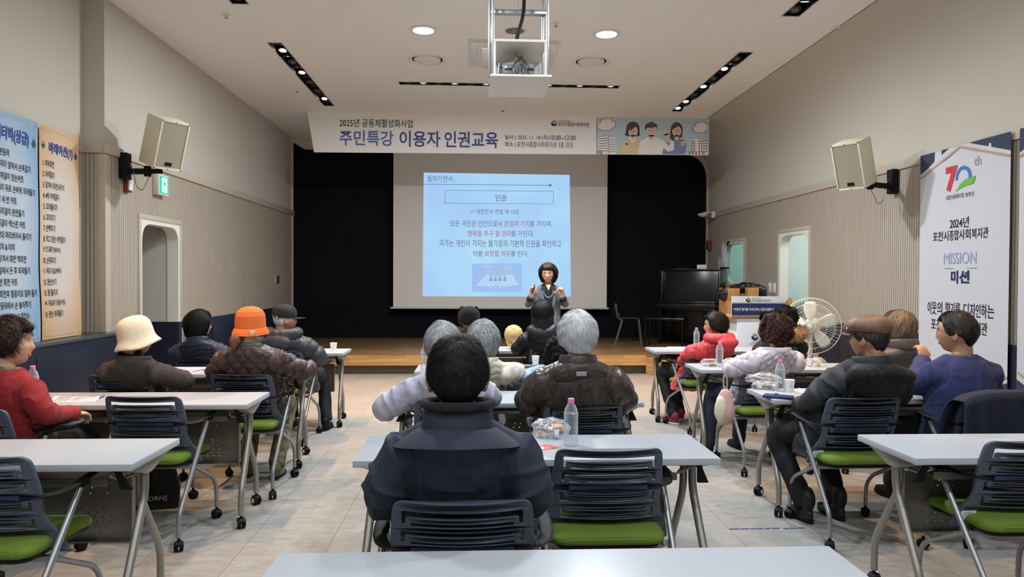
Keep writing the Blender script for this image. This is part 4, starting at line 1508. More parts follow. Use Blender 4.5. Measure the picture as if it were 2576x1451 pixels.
def poster_left(name, label, y0, y1, z0, z1, c_mid, c_edge, title, tz, items, z_first, dz, tx, th, x=LW):
    t = thing(name, label, 'poster', (x, (y0 + y1) / 2, (z0 + z1) / 2))
    O = Matrix.Translation((-x, -(y0 + y1) / 2, -(z0 + z1) / 2))
    m = mat(name + '_' + title[0], c_mid, 0.7)
    b = m.node_tree.nodes['Principled BSDF']
    tcn = node(m, 'ShaderNodeTexCoord')
    mp = node(m, 'ShaderNodeMapping')
    mp.inputs['Scale'].default_value = (1, 2.6, 0.95)
    lk(m, tcn.outputs['Object'], mp.inputs[0])
    vl = node(m, 'ShaderNodeVectorMath', operation='LENGTH')
    lk(m, mp.outputs[0], vl.inputs[0])
    cr = node(m, 'ShaderNodeValToRGB')
    cr.color_ramp.elements[0].position, cr.color_ramp.elements[1].position = 0.45, 1.05
    cr.color_ramp.elements[0].color = (*srgb(c_mid), 1)
    cr.color_ramp.elements[1].color = (*srgb(c_edge), 1)
    lk(m, vl.outputs[1], cr.inputs[0])
    lk(m, cr.outputs[0], b.inputs['Base Color'])
    n = 24

    def pw(k):
        return 0.006 * np.sin(13.2 * k) * (1 - k) + 0.015 * (1 - k) ** 3

    def follow(P, nn):
        Q = P.copy()
        Q[:, 0] += pw(P[:, 2] / (z1 - z0) + 0.5)
        return Q
    vs, fs = [], []
    for i in range(n + 1):
        z = z0 + (z1 - z0) * i / n
        for y in (y0, y1):
            vs.append((x + pw((z - z0) / (z1 - z0)), y, z))
    for i in range(n):
        fs.append((2 * i, 2 * i + 1, 2 * i + 3, 2 * i + 2))
    cm = MB().add(vs, fs)
    cm.v = [tuple(O @ Vector(p)) for p in cm.v]
    cm.build('poster_sheet', m, t, smooth=180)
    bd = MB()
    cr_ = mat('poster_border', (226, 224, 224), 0.7)
    X_ = x + 0.004
    # scroll ornament in the corners
    for (yy, zz, sy, sz) in ((y0, z1, 1, -1), (y1, z1, -1, -1), (y0, z0, 1, 1), (y1, z0, -1, 1)):
        for k in range(5):
            cyy, czz = yy + sy * (0.035 + 0.03 * k), zz + sz * (0.035 + 0.006 * (k % 2))
            bd.tube([(X_, cyy + 0.012 * math.cos(a), czz + 0.012 * math.sin(a)) for a in [PI * 2 * j / 10 for j in range(10)]], 0.0016, 4, closed=True)
            cyy, czz = yy + sy * (0.035 + 0.006 * (k % 2)), zz + sz * (0.035 + 0.03 * k)
            bd.tube([(X_, cyy + 0.012 * math.cos(a), czz + 0.012 * math.sin(a)) for a in [PI * 2 * j / 10 for j in range(10)]], 0.0016, 4, closed=True)
    bd.tube([(X_, y0 + 0.16, z1 - 0.03), (X_, y1 - 0.16, z1 - 0.03)], 0.0014, 4)
    bd.tube([(X_, y0 + 0.16, z0 + 0.03), (X_, y1 - 0.16, z0 + 0.03)], 0.0014, 4)
    bd.v = [tuple(O @ Vector(p)) for p in bd.v]
    bd.build('corner_ornament', cr_, t, fn=follow)
    TL = O @ Matrix.Translation((x + 0.004, 0, 0)) @ LT
    L = [('♣', y0 + 0.03, tz + 0.01, th * 0.62, -0.8, 0.0, 'L'), ('♣', y1 - 0.03, tz - 0.01, th * 0.62, -0.8, 0.0, 'R')]
    lettering('title_club', L, mat('ink_darkgreen', (28, 84, 96), 0.6), t, TL, follow)
    lettering('title_lettering', [(title, (y0 + y1) / 2 + 0.015, tz - 0.03, th * 1.18, (y1 - y0) * 0.60, 0.03, 'C')], mat('ink_title', (44, 66, 148), 0.6), t, TL, follow)
    lettering('list_lettering', [(s, tx, z_first - dz * i - 0.03, 0.060, w, 0.010, 'L') for i, (s, w) in enumerate(items)], M_ink, t, TL, follow)
    return t


poster_left('wall_poster', 'tall blue wall poster with a numbered list, at the left edge', 5.474, 6.155, 0.90, 2.74, (184, 196, 208), (132, 166, 194), '지터벅(상급)', 2.53,
            [('1. 기본동작', -0.66), ('2. 제자리 앞에서 손목걸기', -0.66), ('3. 어깨걸이 양손커트', -0.66), ('4. 허리 뒤로 손바꿔 외곽돌기', -0.66), ('5. 팔 세 번 커트', -0.66), ('6. 허리걸이 완전돌기', -0.66), ('7. 목걸이 백스핀 커트', -0.66),
             ('8. 상대 머리씌어서 돌리기', -0.66), ('9. 터치 & 터치', -0.66), ('10. 당겨서 회전 역회전', -0.66), ('11. 앞에서 돈 후 외곽돌기', -0.66), ('12. 반 회전 커트', -0.66), ('13. 회전후 팔꿈치로 밀며 돌기', -0.66), ('14. 등뒤에서 손 놓아주기', -0.66), ('15. 다리로 돌아 1/2 회전(3)', -0.66)], 2.42, 0.0923, 5.60, 0.11)
poster_left('wall_poster', 'tall orange wall poster with a numbered list, beside the column', 6.175, 6.765, 0.91, 2.74, (206, 196, 186), (206, 162, 116), '바레이션(1)', 2.53,
            [('1. 여자회전', -0.56), ('2. 어깨걸이', -0.56), ('3. 당겨서 회전시키기', -0.56), ('4. 4박 어깨걸이', -0.56), ('5. 꼬리돌리기', -0.56), ('6. 꼬리치기', -0.56), ('7. 손뼉치기', -0.56), ('8. 막고 양손 어깨걸이', -0.56),
             ('9. 안고돌기(360×2)', -0.56), ('10. 손목치기', -0.56), ('11. 목감기(밑손빼기)', -0.56), ('12. 왼손쓰기', -0.56), ('13. 팔 돌리기', -0.56), ('14. 가슴걸이 응용(커트)', -0.56), ('15. 왼손 외곽돌기', -0.56)], 2.42, 0.0923, 6.22, 0.095)

RT_ = Matrix(((0, 0, -1, 0), (-1, 0, 0, 0), (0, 1, 0, 0), (0, 0, 0, 1)))


def banner_right(label, y0, y1, main):
    x = 4.40
    z0, z1 = 0.40, 2.69
    t = thing('wall_banner', label, 'banner', (x, (y0 + y1) / 2, 1.5))
    O = Matrix.Translation((-x, -(y0 + y1) / 2, -1.5))

    def wv(u, v):
        return 0.008 * np.sin(21.6 * u + 0.4 * v) * (0.3 + 0.7 * (1 - v))

    def follow(P, nn):
        Q = P.copy()
        Q[:, 0] += wv(P[:, 1] / (y1 - y0) + 0.5, (P[:, 2] + 1.5 - z0) / (z1 - z0))
        return Q
    vs, fs = [], []
    ny, nz = 48, 20
    for j in range(nz + 1):
        for i in range(ny + 1):
            y = y0 + (y1 - y0) * i / ny
            z = z0 + (z1 - z0) * j / nz
            vs.append((x + float(wv((y - y0) / (y1 - y0), (z - z0) / (z1 - z0))), y, z))
    for j in range(nz):
        for i in range(ny):
            a = j * (ny + 1) + i
            fs.append((a, a + 1, a + ny + 2, a + ny + 1))
    cm = MB().add(vs, fs)
    cm.v = [tuple(O @ Vector(p)) for p in cm.v]
    cm.build('banner_sheet', mat('wall_banner_cloth', (200, 199, 204), 0.7), t, smooth=180)
    TL = O @ Matrix.Translation((x - 0.004, 0, 0)) @ RT_
    cy, h = -(y0 + y1) / 2, (y1 - y0) / 2
    M_dn = mat('print_deepnavy', (44, 56, 78), 0.7)
    M_gold = mat('print_gold', (176, 150, 126), 0.7)
    T2 = O @ Matrix.Translation((x - 0.003, 0, 0)) @ RT_
    for cq_ in ([[(cy - h, z1), (cy - 0.18, z1), (cy - h, z1 - 0.19)], [(cy + h, z1), (cy + 0.10, z1), (cy + h, z1 - 0.155)],
                          [(cy - h, z0), (cy - h, z0 + 0.25), (cy - 0.1, z0 + 0.02), (cy - 0.1, z0)], [(cy + h, z0), (cy + 0.05, z0), (cy + h, z0 + 0.20)]]):
        quads('corner_print', [cq_], M_dn, t, T2, follow)
    quads('gold_line', [line2d((cy - h + 0.005, z1 - 0.225), (cy - 0.02, z1 - 0.015), 0.022), line2d((cy - 0.02, z1 - 0.015), (cy + h - 0.005, z1 - 0.20), 0.022), line2d((cy + h, z0 + 0.25), (cy, z0 + 0.06), 0.02), line2d((cy - h, z0 + 0.31), (cy, z0 + 0.06), 0.02)], M_gold, t, TL, follow)
    if not main:
        return t

    def it(s, pc, z, hgt, w, wt):
        return (s, cy + pc, z, hgt, w, wt, 'C')
    lettering('black_lettering', [it('2024년', -0.02, 1.935, 0.095, 0.26, 0.008), it('포천시종합사회복지관', -0.01, 1.825, 0.095, 0.75, 0.006), it('이웃의 향기를 디자인하는', -0.01, 1.125, 0.125, 0.90, 0.006), it('포천시종합사회복지관', -0.01, 0.975, 0.115, 0.76, 0.006), it('대한사회복지회 70주년', -0.02, 2.205, 0.045, 0.37, 0.004)], M_ink, t, TL, follow)
    lettering('lilac_lettering', [it('MISSION', -0.01, 1.605, 0.105, 0.44, 0.0)], mat('ink_lilac', (152, 164, 202), 0.7), t, TL, follow)
    lettering('navy_lettering', [it('미션', 0.0, 1.425, 0.12, 0.25, 0.035)], M_navyink, t, TL, follow)
    quads('thin_line', [line2d((cy - 0.22, 1.565), (cy + 0.22, 1.565), 0.004)], mat('print_grey', (170, 170, 174), 0.7), t, TL, follow)
    lettering('logo_seven', [it('7', -0.13, 2.28, 0.235, 0.17, 0.06)], mat('ink_red', (196, 56, 66), 0.7), t, TL, follow)
    lettering('logo_th', [it('th', 0.21, 2.47, 0.085, 0.09, 0.01)], mat('ink_grey', (160, 160, 166), 0.7), t, TL, follow)
    ring = []
    for i in range(20):
        a0, a1 = PI * (-0.15 + 1.2 * i / 20), PI * (-0.15 + 1.2 * (i + 1) / 20)
        ring.append([(cy + 0.03 + 0.105 * math.cos(a0), 2.39 + 0.105 * math.sin(a0)), (cy + 0.03 + 0.105 * math.cos(a1), 2.39 + 0.105 * math.sin(a1)), (cy + 0.03 + 0.07 * math.cos(a1), 2.39 + 0.072 * math.sin(a1)), (cy + 0.03 + 0.07 * math.cos(a0), 2.39 + 0.072 * math.sin(a0))])
    quads('logo_ring', ring, mat('ink_skyblue', (58, 116, 190), 0.7), t, TL, follow)
    quads('logo_leaf', [[(cy - 0.07, 2.27), (cy - 0.01, 2.33), (cy + 0.07, 2.37), (cy + 0.19, 2.385), (cy + 0.165, 2.32), (cy + 0.05, 2.305), (cy - 0.03, 2.285)]], mat('ink_leaf', (104, 176, 72), 0.7), t, Matrix.Translation((-0.001, 0, 0)) @ TL, follow)
    return t


banner_right('tall white wall banner reading MISSION with a coloured seventy logo', 5.70, 6.90, True)
banner_right('white wall banner with navy corner, cut off by the right edge of the photo', 4.40, 5.60, False)

# ---------------------------------------------------------------- wall speakers
M_spk = mat('speaker_beige', (216, 208, 184), 0.5)
M_grl = mat('speaker_grille', (176, 168, 144), 0.6, bump=0.9, bscale=420)


def wall_speaker(side, centre, wall_pt, label):
    n = Vector((0.76 * side, -0.54, -0.34)).normalized()
    xv = Vector((-n.y, n.x, 0)).normalized()      # in-plane horizontal
    yv = n.cross(xv)
    if yv.z < 0:
        yv, xv = -yv, -xv
    c = Vector(centre)
    t = thing('wall_speaker', label, 'speaker', centre, 0, 'beige wall speakers')
    R = Matrix((xv, yv, n)).transposed().to_4x4()
    w, h, d = 0.145, 0.24, 0.13
    MB().box(-w, w, -h, h, -d * 2, 0, T=R).build('cabinet', M_spk, t, bevel=0.012)
    MB().box(-w, w, h - 0.02, h, 0, 0.012, T=R).box(-w, w, -h, -h + 0.02, 0, 0.012, T=R).box(-w, -w + 0.016, -h, h, 0, 0.012, T=R).box(w - 0.016, w, -h, h, 0, 0.012, T=R).build('front_frame', M_spk, t, bevel=0.003)
    MB().box(-w + 0.014, w - 0.014, -h + 0.018, h - 0.018, -0.004, 0.006, T=R).build('grille', M_grl, t, smooth=0)
    MB().box(w * 0.1 - 0.05, w * 0.1 + 0.02, -h + 0.04, -h + 0.075, 0.004, 0.009, T=R).build('name_plate', M_blackp, t, smooth=0)
    sc = MB()
    for (u, v) in ((-1, 1), (1, 1), (-1, -1), (1, -1), (0, 1), (0, -1)):
        sc.cyl(R @ Vector((u * (w - 0.012), v * (h - 0.01), 0.010)), R @ Vector((u * (w - 0.012), v * (h - 0.01), 0.015)), 0.005, n=8)
    sc.build('screw', M_blackp, t)
    # bracket
    W = Vector(wall_pt) - c
    base = R @ Vector((0, -h, -d))
    br = MB().box(W.x - 0.04, W.x + 0.04, W.y - 0.05, W.y + 0.05, W.z - 0.13, W.z + 0.13)
    g = br.build('wall_bracket', M_blackp, t, bevel=0.01)
    a = W + Vector((0.03 * side, 0, -0.05))
    k = base + Vector((0, 0, -0.05))
    mid = a.lerp(k, 0.62)
    mid.z = a.z
    e = Vector((k.x, k.y, a.z))
    m = MB()
    m.tube([a, mid], 0.030, 14).tube([mid, e], 0.024, 14).tube([mid - Vector((0, 0, 0.05)), mid + Vector((0, 0, 0.05))], 0.034, 14)
    m.tube([e - Vector((0, 0, 0.02)), base + (base - e).normalized() * 0.02], 0.03, 14)
    m.build('bracket_arm', M_blackp, t)
    pts = arcpts([tuple(a + Vector((0, 0, 0.1))), tuple(a + Vector((0.06 * side, -0.03, 0.02))), tuple(a + Vector((0.10 * side, -0.05, -0.16))), tuple(a + Vector((0.16 * side, -0.05, -0.20))), tuple(a + Vector((0.2 * side, -0.03, -0.08))), tuple(a + Vector((0.24 * side, 0, 0.0)))], 0.06)
    MB().tube(pts, 0.004, 6).build('speaker_cable', M_pan, t)


wall_speaker(1, (-2.98, 7.05, 2.72), (XL + 0.06, 7.20, 2.54), 'beige speaker on a black arm on the left wall, above the exit sign')
wall_speaker(-1, (3.74, 7.05, 2.60), (XR - 0.06, 7.38, 2.50), 'beige speaker on a black arm on the right wall, beside the MISSION banner')

# ---------------------------------------------------------------- small wall fittings
c = at(416, 466, 'x', XL + 0.10)
t = thing('exit_sign', 'small lit green running-man exit sign on the left wall', 'exit sign', (XL + 0.05, c.y, c.z))
MB().box(-0.035, 0.035, -0.12, 0.12, -0.11, 0.11).build('housing', M_white, t, bevel=0.004)
M_exg = mat('exit_green', (20, 150, 110), 0.5, emit=1.1)
M_exw = mat('exit_white', (190, 255, 240), 0.5, emit=1.6)
MB().box(0.034, 0.038, -0.105, 0.105, -0.095, 0.095).build('green_face', M_exg, t, smooth=0)
TE = Matrix.Translation((0.040, 0, 0)) @ LT
quads('white_panel', [[(-0.06, -0.08), (0.07, -0.08), (0.07, 0.08), (-0.06, 0.08)]], M_exw, t, TE)
g = [circle(0.012, 0.055, 0.016, 12)]
g += [[(0.0, 0.035), (0.03, 0.035), (0.022, -0.01), (-0.012, -0.01)], [(-0.012, -0.005), (0.006, -0.01), (-0.018, -0.04), (-0.05, -0.045), (-0.05, -0.056), (-0.010, -0.054)], [(0.006, -0.01), (0.022, -0.01), (0.034, -0.04), (0.03, -0.075), (0.016, -0.075), (0.018, -0.042)], [(0.03, 0.033), (0.055, 0.005), (0.046, -0.002), (0.022, 0.02)], [(0.0, 0.03), (-0.03, 0.016), (-0.04, -0.008), (-0.030, -0.012), (-0.02, 0.006), (0.0, 0.014)]]
quads('running_figure', [list(q) for q in g], M_exg, t, Matrix.Translation((0.001, 0, 0)) @ TE)
c = at(312, 466, 'x', XL)
t = thing('fire_alarm', 'small red fire alarm box below the left speaker bracket', 'fire alarm', (XL + 0.012, c.y, c.z))
M_red = mat('alarm_red', (128, 46, 44), 0.5)
MB().box(0, 0.045, -0.045, 0.045, -0.07, 0.07).build('housing', M_red, t, bevel=0.006)
MB().box(0.045, 0.055, -0.035, 0.045, -0.05, 0.055).build('front_lens', M_white, t, bevel=0.004)
c = at(1783, 617, 'x', XR - 0.02)
t = thing('fire_alarm', 'small red fire alarm at the far end of the right wall', 'fire alarm', (XR - 0.03, c.y - 0.1, c.z))
MB().box(-0.05, 0, -0.08, 0.08, -0.09, 0.09).build('housing', M_red, t, bevel=0.006)
c = at(694, 702, 'x', XL)
t = thing('wall_control_panel', 'small dark louvred panel on the left wall near the stage', 'wall panel', (XL + 0.012, c.y, c.z))
MB().box(0, 0.02, -0.09, 0.09, -0.075, 0.075).build('back_plate', mat('panel_beige', (170, 160, 146), 0.5), t, bevel=0.003)
m = MB()
for k in range(5):
    m.box(0.018, 0.03, -0.075, 0.075, -0.062 + k * 0.027, -0.046 + k * 0.027)
m.build('louvre', M_blackp, t, smooth=0)
c = at(470, 838, 'x', XL + 0.02)
t = thing('wall_vent', 'white louvred vent in the navy panel beside the left doorway', 'vent', (XL + 0.022, c.y, 0.72))
MB().box(0, 0.012, -0.16, 0.16, -0.13, 0.13).build('frame', mat('vent_grey', (160, 160, 156), 0.5), t, bevel=0.003)
m = MB()
for k in range(7):
    m.box(0.010, 0.026, -0.14, 0.14, -0.11 + k * 0.033, -0.092 + k * 0.033)
m.build('slat', mat('vent_slat', (130, 130, 128), 0.5), t, smooth=0)
c = at(1772, 540, 'y', YF - 0.6)
t = thing('security_camera', 'white dome security camera at the right edge of the stage opening', 'security camera', (XR - 0.04, c.y, c.z))
MB().box(-0.06, 0.0, -0.05, 0.05, -0.06, 0.06).box(-0.22, -0.05, -0.03, 0.03, 0.03, 0.05).build('bracket', M_white, t, bevel=0.006)
MB().lathe([(0.05, 0.03), (0.10, 0.015), (0.10, 0.0), (0.07, -0.03), (0.0005, -0.05)], 24, T=Matrix.Translation((-0.22, 0, 0))).build('dome', M_white, t)
for i, (px, py, lab) in enumerate(((1938, 723, 'white wall switch with printed lines, left of a plain one, beside the right doorway'), (1949.5, 724, 'plain white wall switch nearest the right doorway'))):
    c = at(px, py, 'x', XR - 0.012)
    t = thing('wall_switch', lab, 'wall switch', (XR - 0.013, c.y, c.z), 0, 'wall switches by the right doorway')
    MB().box(-0.012, 0, -0.05, 0.05, -0.075, 0.075).build('plate', M_white, t, bevel=0.003)
    MB().box(-0.017, -0.011, -0.022, 0.022, -0.05, 0.05).build('rocker', M_white, t, bevel=0.002)
    if i == 0:
        q = MB()
        for k in range(4):
            q.box(-0.0185, -0.0165, -0.015, 0.015, -0.04 + k * 0.02, -0.034 + k * 0.02)
        q.build('printed_line', M_red, t, smooth=0)
# blue tape marks on the floor
a, b_ = at(1835, 1331, 'z', 0), at(2017, 1328.5, 'z', 0)
tm = thing('floor_tape', 'worn blue tape mark on the floor in the right aisle', 'tape', ((a.x + b_.x) / 2, (a.y + b_.y) / 2, 0))
q = MB()
rr = random.Random(5)
u = a.x
for w, gp in ((0.06, .006), (0.05, .008), (0.03, .004), (0.045, .01), (0.03, .012), (0.045, .02), (0.03, .008), (0.05, .006), (0.035, .02)):
    j = rr.uniform(-0.003, 0.003)
    q.box(u - tm.location.x, u + w - tm.location.x, -0.008 + j, 0.008 + j, 0.0004, 0.0012)
    u += w + gp
q.build('tape_piece', mat('tape_blue', (52, 66, 110), 0.7), tm, smooth=0)

# ================================================================ people
def hmat(name, ramp, rough=0.45):
    """hair: colour follows a per-strand tone"""
    if name in MATS:
        return MATS[name]
    m = mat(name, ramp[0], rough)
    b = m.node_tree.nodes['Principled BSDF']
    b.inputs['Specular IOR Level'].default_value = 0.3
    at_ = node(m, 'ShaderNodeAttribute', attribute_name='tone')
    r = node(m, 'ShaderNodeValToRGB')
    r.color_ramp.elements[0].color = (*srgb(ramp[0]), 1)
    r.color_ramp.elements[1].color = (*srgb(ramp[-1]), 1)
    for i, c in enumerate(ramp[1:-1]):
        e = r.color_ramp.elements.new((i + 1) / (len(ramp) - 1))
        e.color = (*srgb(c), 1)
    lk(m, at_.outputs['Fac'], r.inputs[0])
    lk(m, r.outputs[0], b.inputs['Base Color'])
    return m


M_skin = mat('skin', (205, 158, 130), 0.55, var=0.06, vscale=18, bump=0.03, bscale=300)
M_skin2 = mat('skin_tan', (186, 138, 110), 0.55, var=0.08, vscale=18, bump=0.03, bscale=300)
M_lip = mat('lips', (170, 84, 80), 0.45)
M_eyew = mat('eye_white', (225, 222, 218), 0.3)
M_eyed = mat('eye_dark', (28, 20, 18), 0.2)
M_gl = mat('glasses_dark', (40, 34, 34), 0.3)
H_black = hmat('hair_black', [(4, 4, 5), (12, 12, 14), (30, 30, 35)], 0.62)
H_white = hmat('hair_white', [(130, 132, 138), (196, 197, 202), (228, 228, 230)], 0.5)
H_grey = hmat('hair_grey', [(84, 86, 90), (150, 152, 156), (198, 198, 200)], 0.5)
H_brown = hmat('hair_brown', [(24, 17, 15), (48, 33, 28), (84, 60, 50)])
H_maroon = hmat('hair_maroon', [(34, 18, 18), (66, 38, 36), (112, 72, 66)])
H_salt = hmat('hair_salt', [(22, 20, 20), (58, 54, 52), (118, 110, 104)])
H_tawny = hmat('hair_tawny', [(62, 50, 42), (118, 98, 80), (176, 152, 126)])


def head_fn(D):
    dx, dy, dz = D[:, 0], D[:, 1], D[:, 2]
    c = np.where(dz > 0, 0.109, 0.112)
    wd_ = 1 + 0.05 * np.clip(dz, 0, 1) * (1 - np.clip(dz, 0, 1)) * 4
    x, y, z = 0.0785 * dx * wd_, 0.094 * dy * wd_, c * dz
    t = sstep(0.0, 0.105, -z)
    x = x * (1 - 0.30 * t)
    fl = np.clip((1 - np.abs(dz) ** 3) ** (1 / 3) / np.sqrt(np.maximum(1 - dz ** 2, 0.02)), 1, 1.5)
    y = np.where(y < 0, y * (1 - 0.38 * t), y * np.where(dz < 0, 1 + (fl - 1) * 0.9, 1 + (fl - 1) * 0.35) * (1 - 0.05 * t))
    front = sstep(0.0, 0.05, y)
    y = y + front * (0.017 * np.exp(-(x / 0.011) ** 2) * np.exp(-((z + 0.026) / 0.017) ** 2) + 0.006 * np.exp(-(x / 0.009) ** 2) * np.exp(-((z + 0.004) / 0.02) ** 2))
    y = y - front * 0.010 * np.exp(-((np.abs(x) - 0.031) / 0.014) ** 2 - ((z - 0.010) / 0.012) ** 2)
    y = y + front * 0.004 * np.exp(-((z - 0.032) / 0.010) ** 2) * np.exp(-(x / 0.045) ** 2)
    y = y + front * 0.005 * np.exp(-(x / 0.020) ** 2 - ((z + 0.060) / 0.010) ** 2)
    y = y - front * 0.004 * np.exp(-(x / 0.024) ** 2 - ((z + 0.061) / 0.0025) ** 2)
    y = y + front * 0.004 * np.exp(-(x / 0.020) ** 2 - ((z + 0.094) / 0.014) ** 2)
    x = x + np.sign(x) * 0.004 * np.exp(-((z + 0.012) / 0.02) ** 2) * sstep(0.03, 0.06, y)
    return np.stack([x, y, z], 1)


def sph(nu, nv):
    V = []
    for i in range(nv + 1):
        a = PI * i / nv
        for k in range(nu):
            b = 2 * PI * k / nu
            V.append((math.sin(a) * math.cos(b), math.sin(a) * math.sin(b), -math.cos(a)))
    F = [(i * nu + k, i * nu + (k + 1) % nu, (i + 1) * nu + (k + 1) % nu, (i + 1) * nu + k) for i in range(nv) for k in range(nu)]
    return np.array(V), F


def azel(D):
    """azimuth from the back of the head: 0 back, 1 front"""
    return np.arccos(np.clip(-D[:, 1] / np.maximum(np.hypot(D[:, 0], D[:, 1]), 1e-6), -1, 1)) / PI


STYLES = {  # hairline heights (m) at back, side, front; thickness top, side, back, front; clump size and depth
    'short': dict(line=(-0.072, -0.012, 0.062), th=(0.016, 0.008, 0.011, 0.014), clump=(70, 0.003), low=0.0),
    'crop': dict(line=(-0.055, 0.002, 0.070), th=(0.010, 0.005, 0.007, 0.008), clump=(70, 0.002), low=0.0),
    'bob': dict(line=(-0.100, -0.085, 0.052), th=(0.026, 0.030, 0.034, 0.014), clump=(38, 0.004), low=0.02),
    'perm': dict(line=(-0.090, -0.060, 0.050), th=(0.026, 0.024, 0.030, 0.018), clump=(85, 0.013), low=0.01),
    'puffy': dict(line=(-0.085, -0.060, 0.050), th=(0.030, 0.034, 0.030, 0.022), clump=(34, 0.006), low=0.01),
    'under': dict(line=(-0.095, -0.060, 0.060), th=(0.000, 0.004, 0.012, 0.002), clump=(50, 0.003), low=0.0),
    'bouffant': dict(line=(-0.100, -0.080, 0.052), th=(0.040, 0.046, 0.044, 0.020), clump=(34, 0.006), low=0.0),
    'full': dict(line=(-0.085, -0.040, 0.058), th=(0.022, 0.016, 0.020, 0.016), clump=(50, 0.005), low=0.0),
}


def hair_surf(D, st, seed, lift=0.0):
    S = STYLES[st]
    P = head_fn(D)
    # use a smooth skull (no nose) for the hair
    P[:, 1] = np.minimum(P[:, 1], 0.094)
    az = azel(D)
    z = P[:, 2]
    lb, ls, lf = S['line']
    line = np.where(az < 0.5, lb + (ls - lb) * sstep(0.12, 0.42, az), ls + (lf - ls) * sstep(0.56, 0.74, az))
    m = sstep(-0.006, 0.008, z - line)
    tt, ts, tb, tf = S['th']
    top = sstep(0.2, 0.9, D[:, 2])
    side = np.where(az < 0.5, tb + (ts - tb) * sstep(0.1, 0.45, az), ts + (tf - ts) * sstep(0.55, 0.8, az))
    th = side * (1 - top) + tt * top
    q = P.copy()
    q[:, 2] *= 0.55
    k, a = S['clump']
    th = th + a * noise3(q * k, seed, 6) + a * 0.5 * noise3(P * k * 2.3, seed + 1, 5)
    r = (th + lift) * m - 0.006 * (1 - m)
    P = P + D * r[:, None]
    if S['low']:
        w = sstep(-0.02, -0.09, P[:, 2]) * m
        P[:, 2] -= S['low'] * w
        P[:, 1] -= 0.012 * w * (az < 0.5)
    return P, m


def ribbons(P, W, tone, name, m, parent, T):
    """P: (N,K,3) strand points, W: (N,K,3) half-width vectors; one mesh of thin ribbons"""
    N, K, _ = P.shape
    A, B = P - W, P + W
    V = np.empty((N, K, 2, 3))
    V[:, :, 0], V[:, :, 1] = A, B
    V = V.reshape(-1, 3)
    M3 = np.array(T)[:3, :3]
    V = V @ M3.T + np.array(T)[:3, 3]
    base = (np.arange(N) * K * 2)[:, None, None]
    k = (np.arange(K - 1) * 2)[None, :, None]
    F = base + k + np.array([0, 1, 3, 2])[None, None, :]
    F = F.reshape(-1, 4)
    me = bpy.data.meshes.new(name)
    me.vertices.add(len(V))
    me.vertices.foreach_set('co', V.ravel())
    nf = len(F)
    me.loops.add(nf * 4)
    me.loops.foreach_set('vertex_index', F.ravel().astype(np.int32))
    me.polygons.add(nf)
    me.polygons.foreach_set('loop_start', (np.arange(nf) * 4).astype(np.int32))
    me.update(calc_edges=True)
    me.materials.append(m)
    a = me.attributes.new('tone', 'FLOAT', 'POINT')
    a.data.foreach_set('value', np.repeat(tone, K * 2).astype(np.float32))
    return link(name, me, parent, 180)


def unit(a):
    return a / np.maximum(np.linalg.norm(a, axis=-1, keepdims=True), 1e-9)


def make_hair(parent, st, m, T, seed, n=2500, ln=0.05, w=0.0012, curl=0.0, crown=(0.01, -0.045, 0.10), messy=0.4, tone=0.5):
    D, F = sph(110, 72)
    P, mk = hair_surf(D, st, seed)
    me = bpy.data.meshes.new('hair')
    me.from_pydata([tuple(p) for p in P], [], F)
    me.transform(T)
    me.materials.append(m)
    a = me.attributes.new('tone', 'FLOAT', 'POINT')
    tn = np.clip(0.28 * tone * 2 + 0.25 * noise3(P * 90 * np.array([1, 1, 0.4]), seed + 5, 6), 0, 1)
    a.data.foreach_set('value', tn.astype(np.float32))
    h = link('hair', me, parent, 180)
    if not n:
        return h
    r = np.random.default_rng(seed)
    C = r.normal(size=(n * 5, 3))
    C = unit(C)
    _, mm = hair_surf(C, st, seed)
    C = C[mm > 0.55][:n]
    n = len(C)
    K = 12 if curl else 6
    cr = unit(np.array([crown]))[0]
    d = C.copy()
    pts = np.empty((n, K, 3))
    wd = np.empty((n, K, 3))
    ph = r.uniform(0, 6.28, n)
    tw = r.uniform(-1, 1, n)
    L = ln * r.uniform(0.6, 1.25, n)
    lift = r.uniform(0.0, 1.0, n) ** 2 * messy * 0.012
    for i in range(K):
        s, _ = hair_surf(d, st, seed, 0.0015)
        nrm = unit(s)
        fl = unit(d - cr)
        fl = fl + 0.9 * np.cross(cr, fl) * np.exp(-(np.linalg.norm(d - cr, axis=1, keepdims=True) / 0.5) ** 2) + np.array([0, 0, -0.25])
        fl = fl - nrm * (fl * nrm).sum(1, keepdims=True)
        fl = unit(fl)
        sd = np.cross(nrm, fl)
        fl2 = unit(fl + sd * (tw * messy * 0.7)[:, None])
        off = nrm * (lift * math.sin(min(1.0, i / (K - 1)) * 1.9))[:, None]
        if curl:
            an = ph + i * 1.15
            off = off + curl * (nrm * (np.cos(an) * 0.8 + 0.5)[:, None] + sd * np.sin(an)[:, None])
        pts[:, i] = s + off
        ww = w * (1 - 0.75 * (i / (K - 1)) ** 2)
        wd[:, i] = np.cross(nrm, fl2) * ww
        d = unit(d + fl2 * (L / 0.1 / K)[:, None])
    ribbons(pts, wd, np.clip(r.normal(tone, 0.24, n), 0, 1), 'hair_strands', m, h, T)
    return h


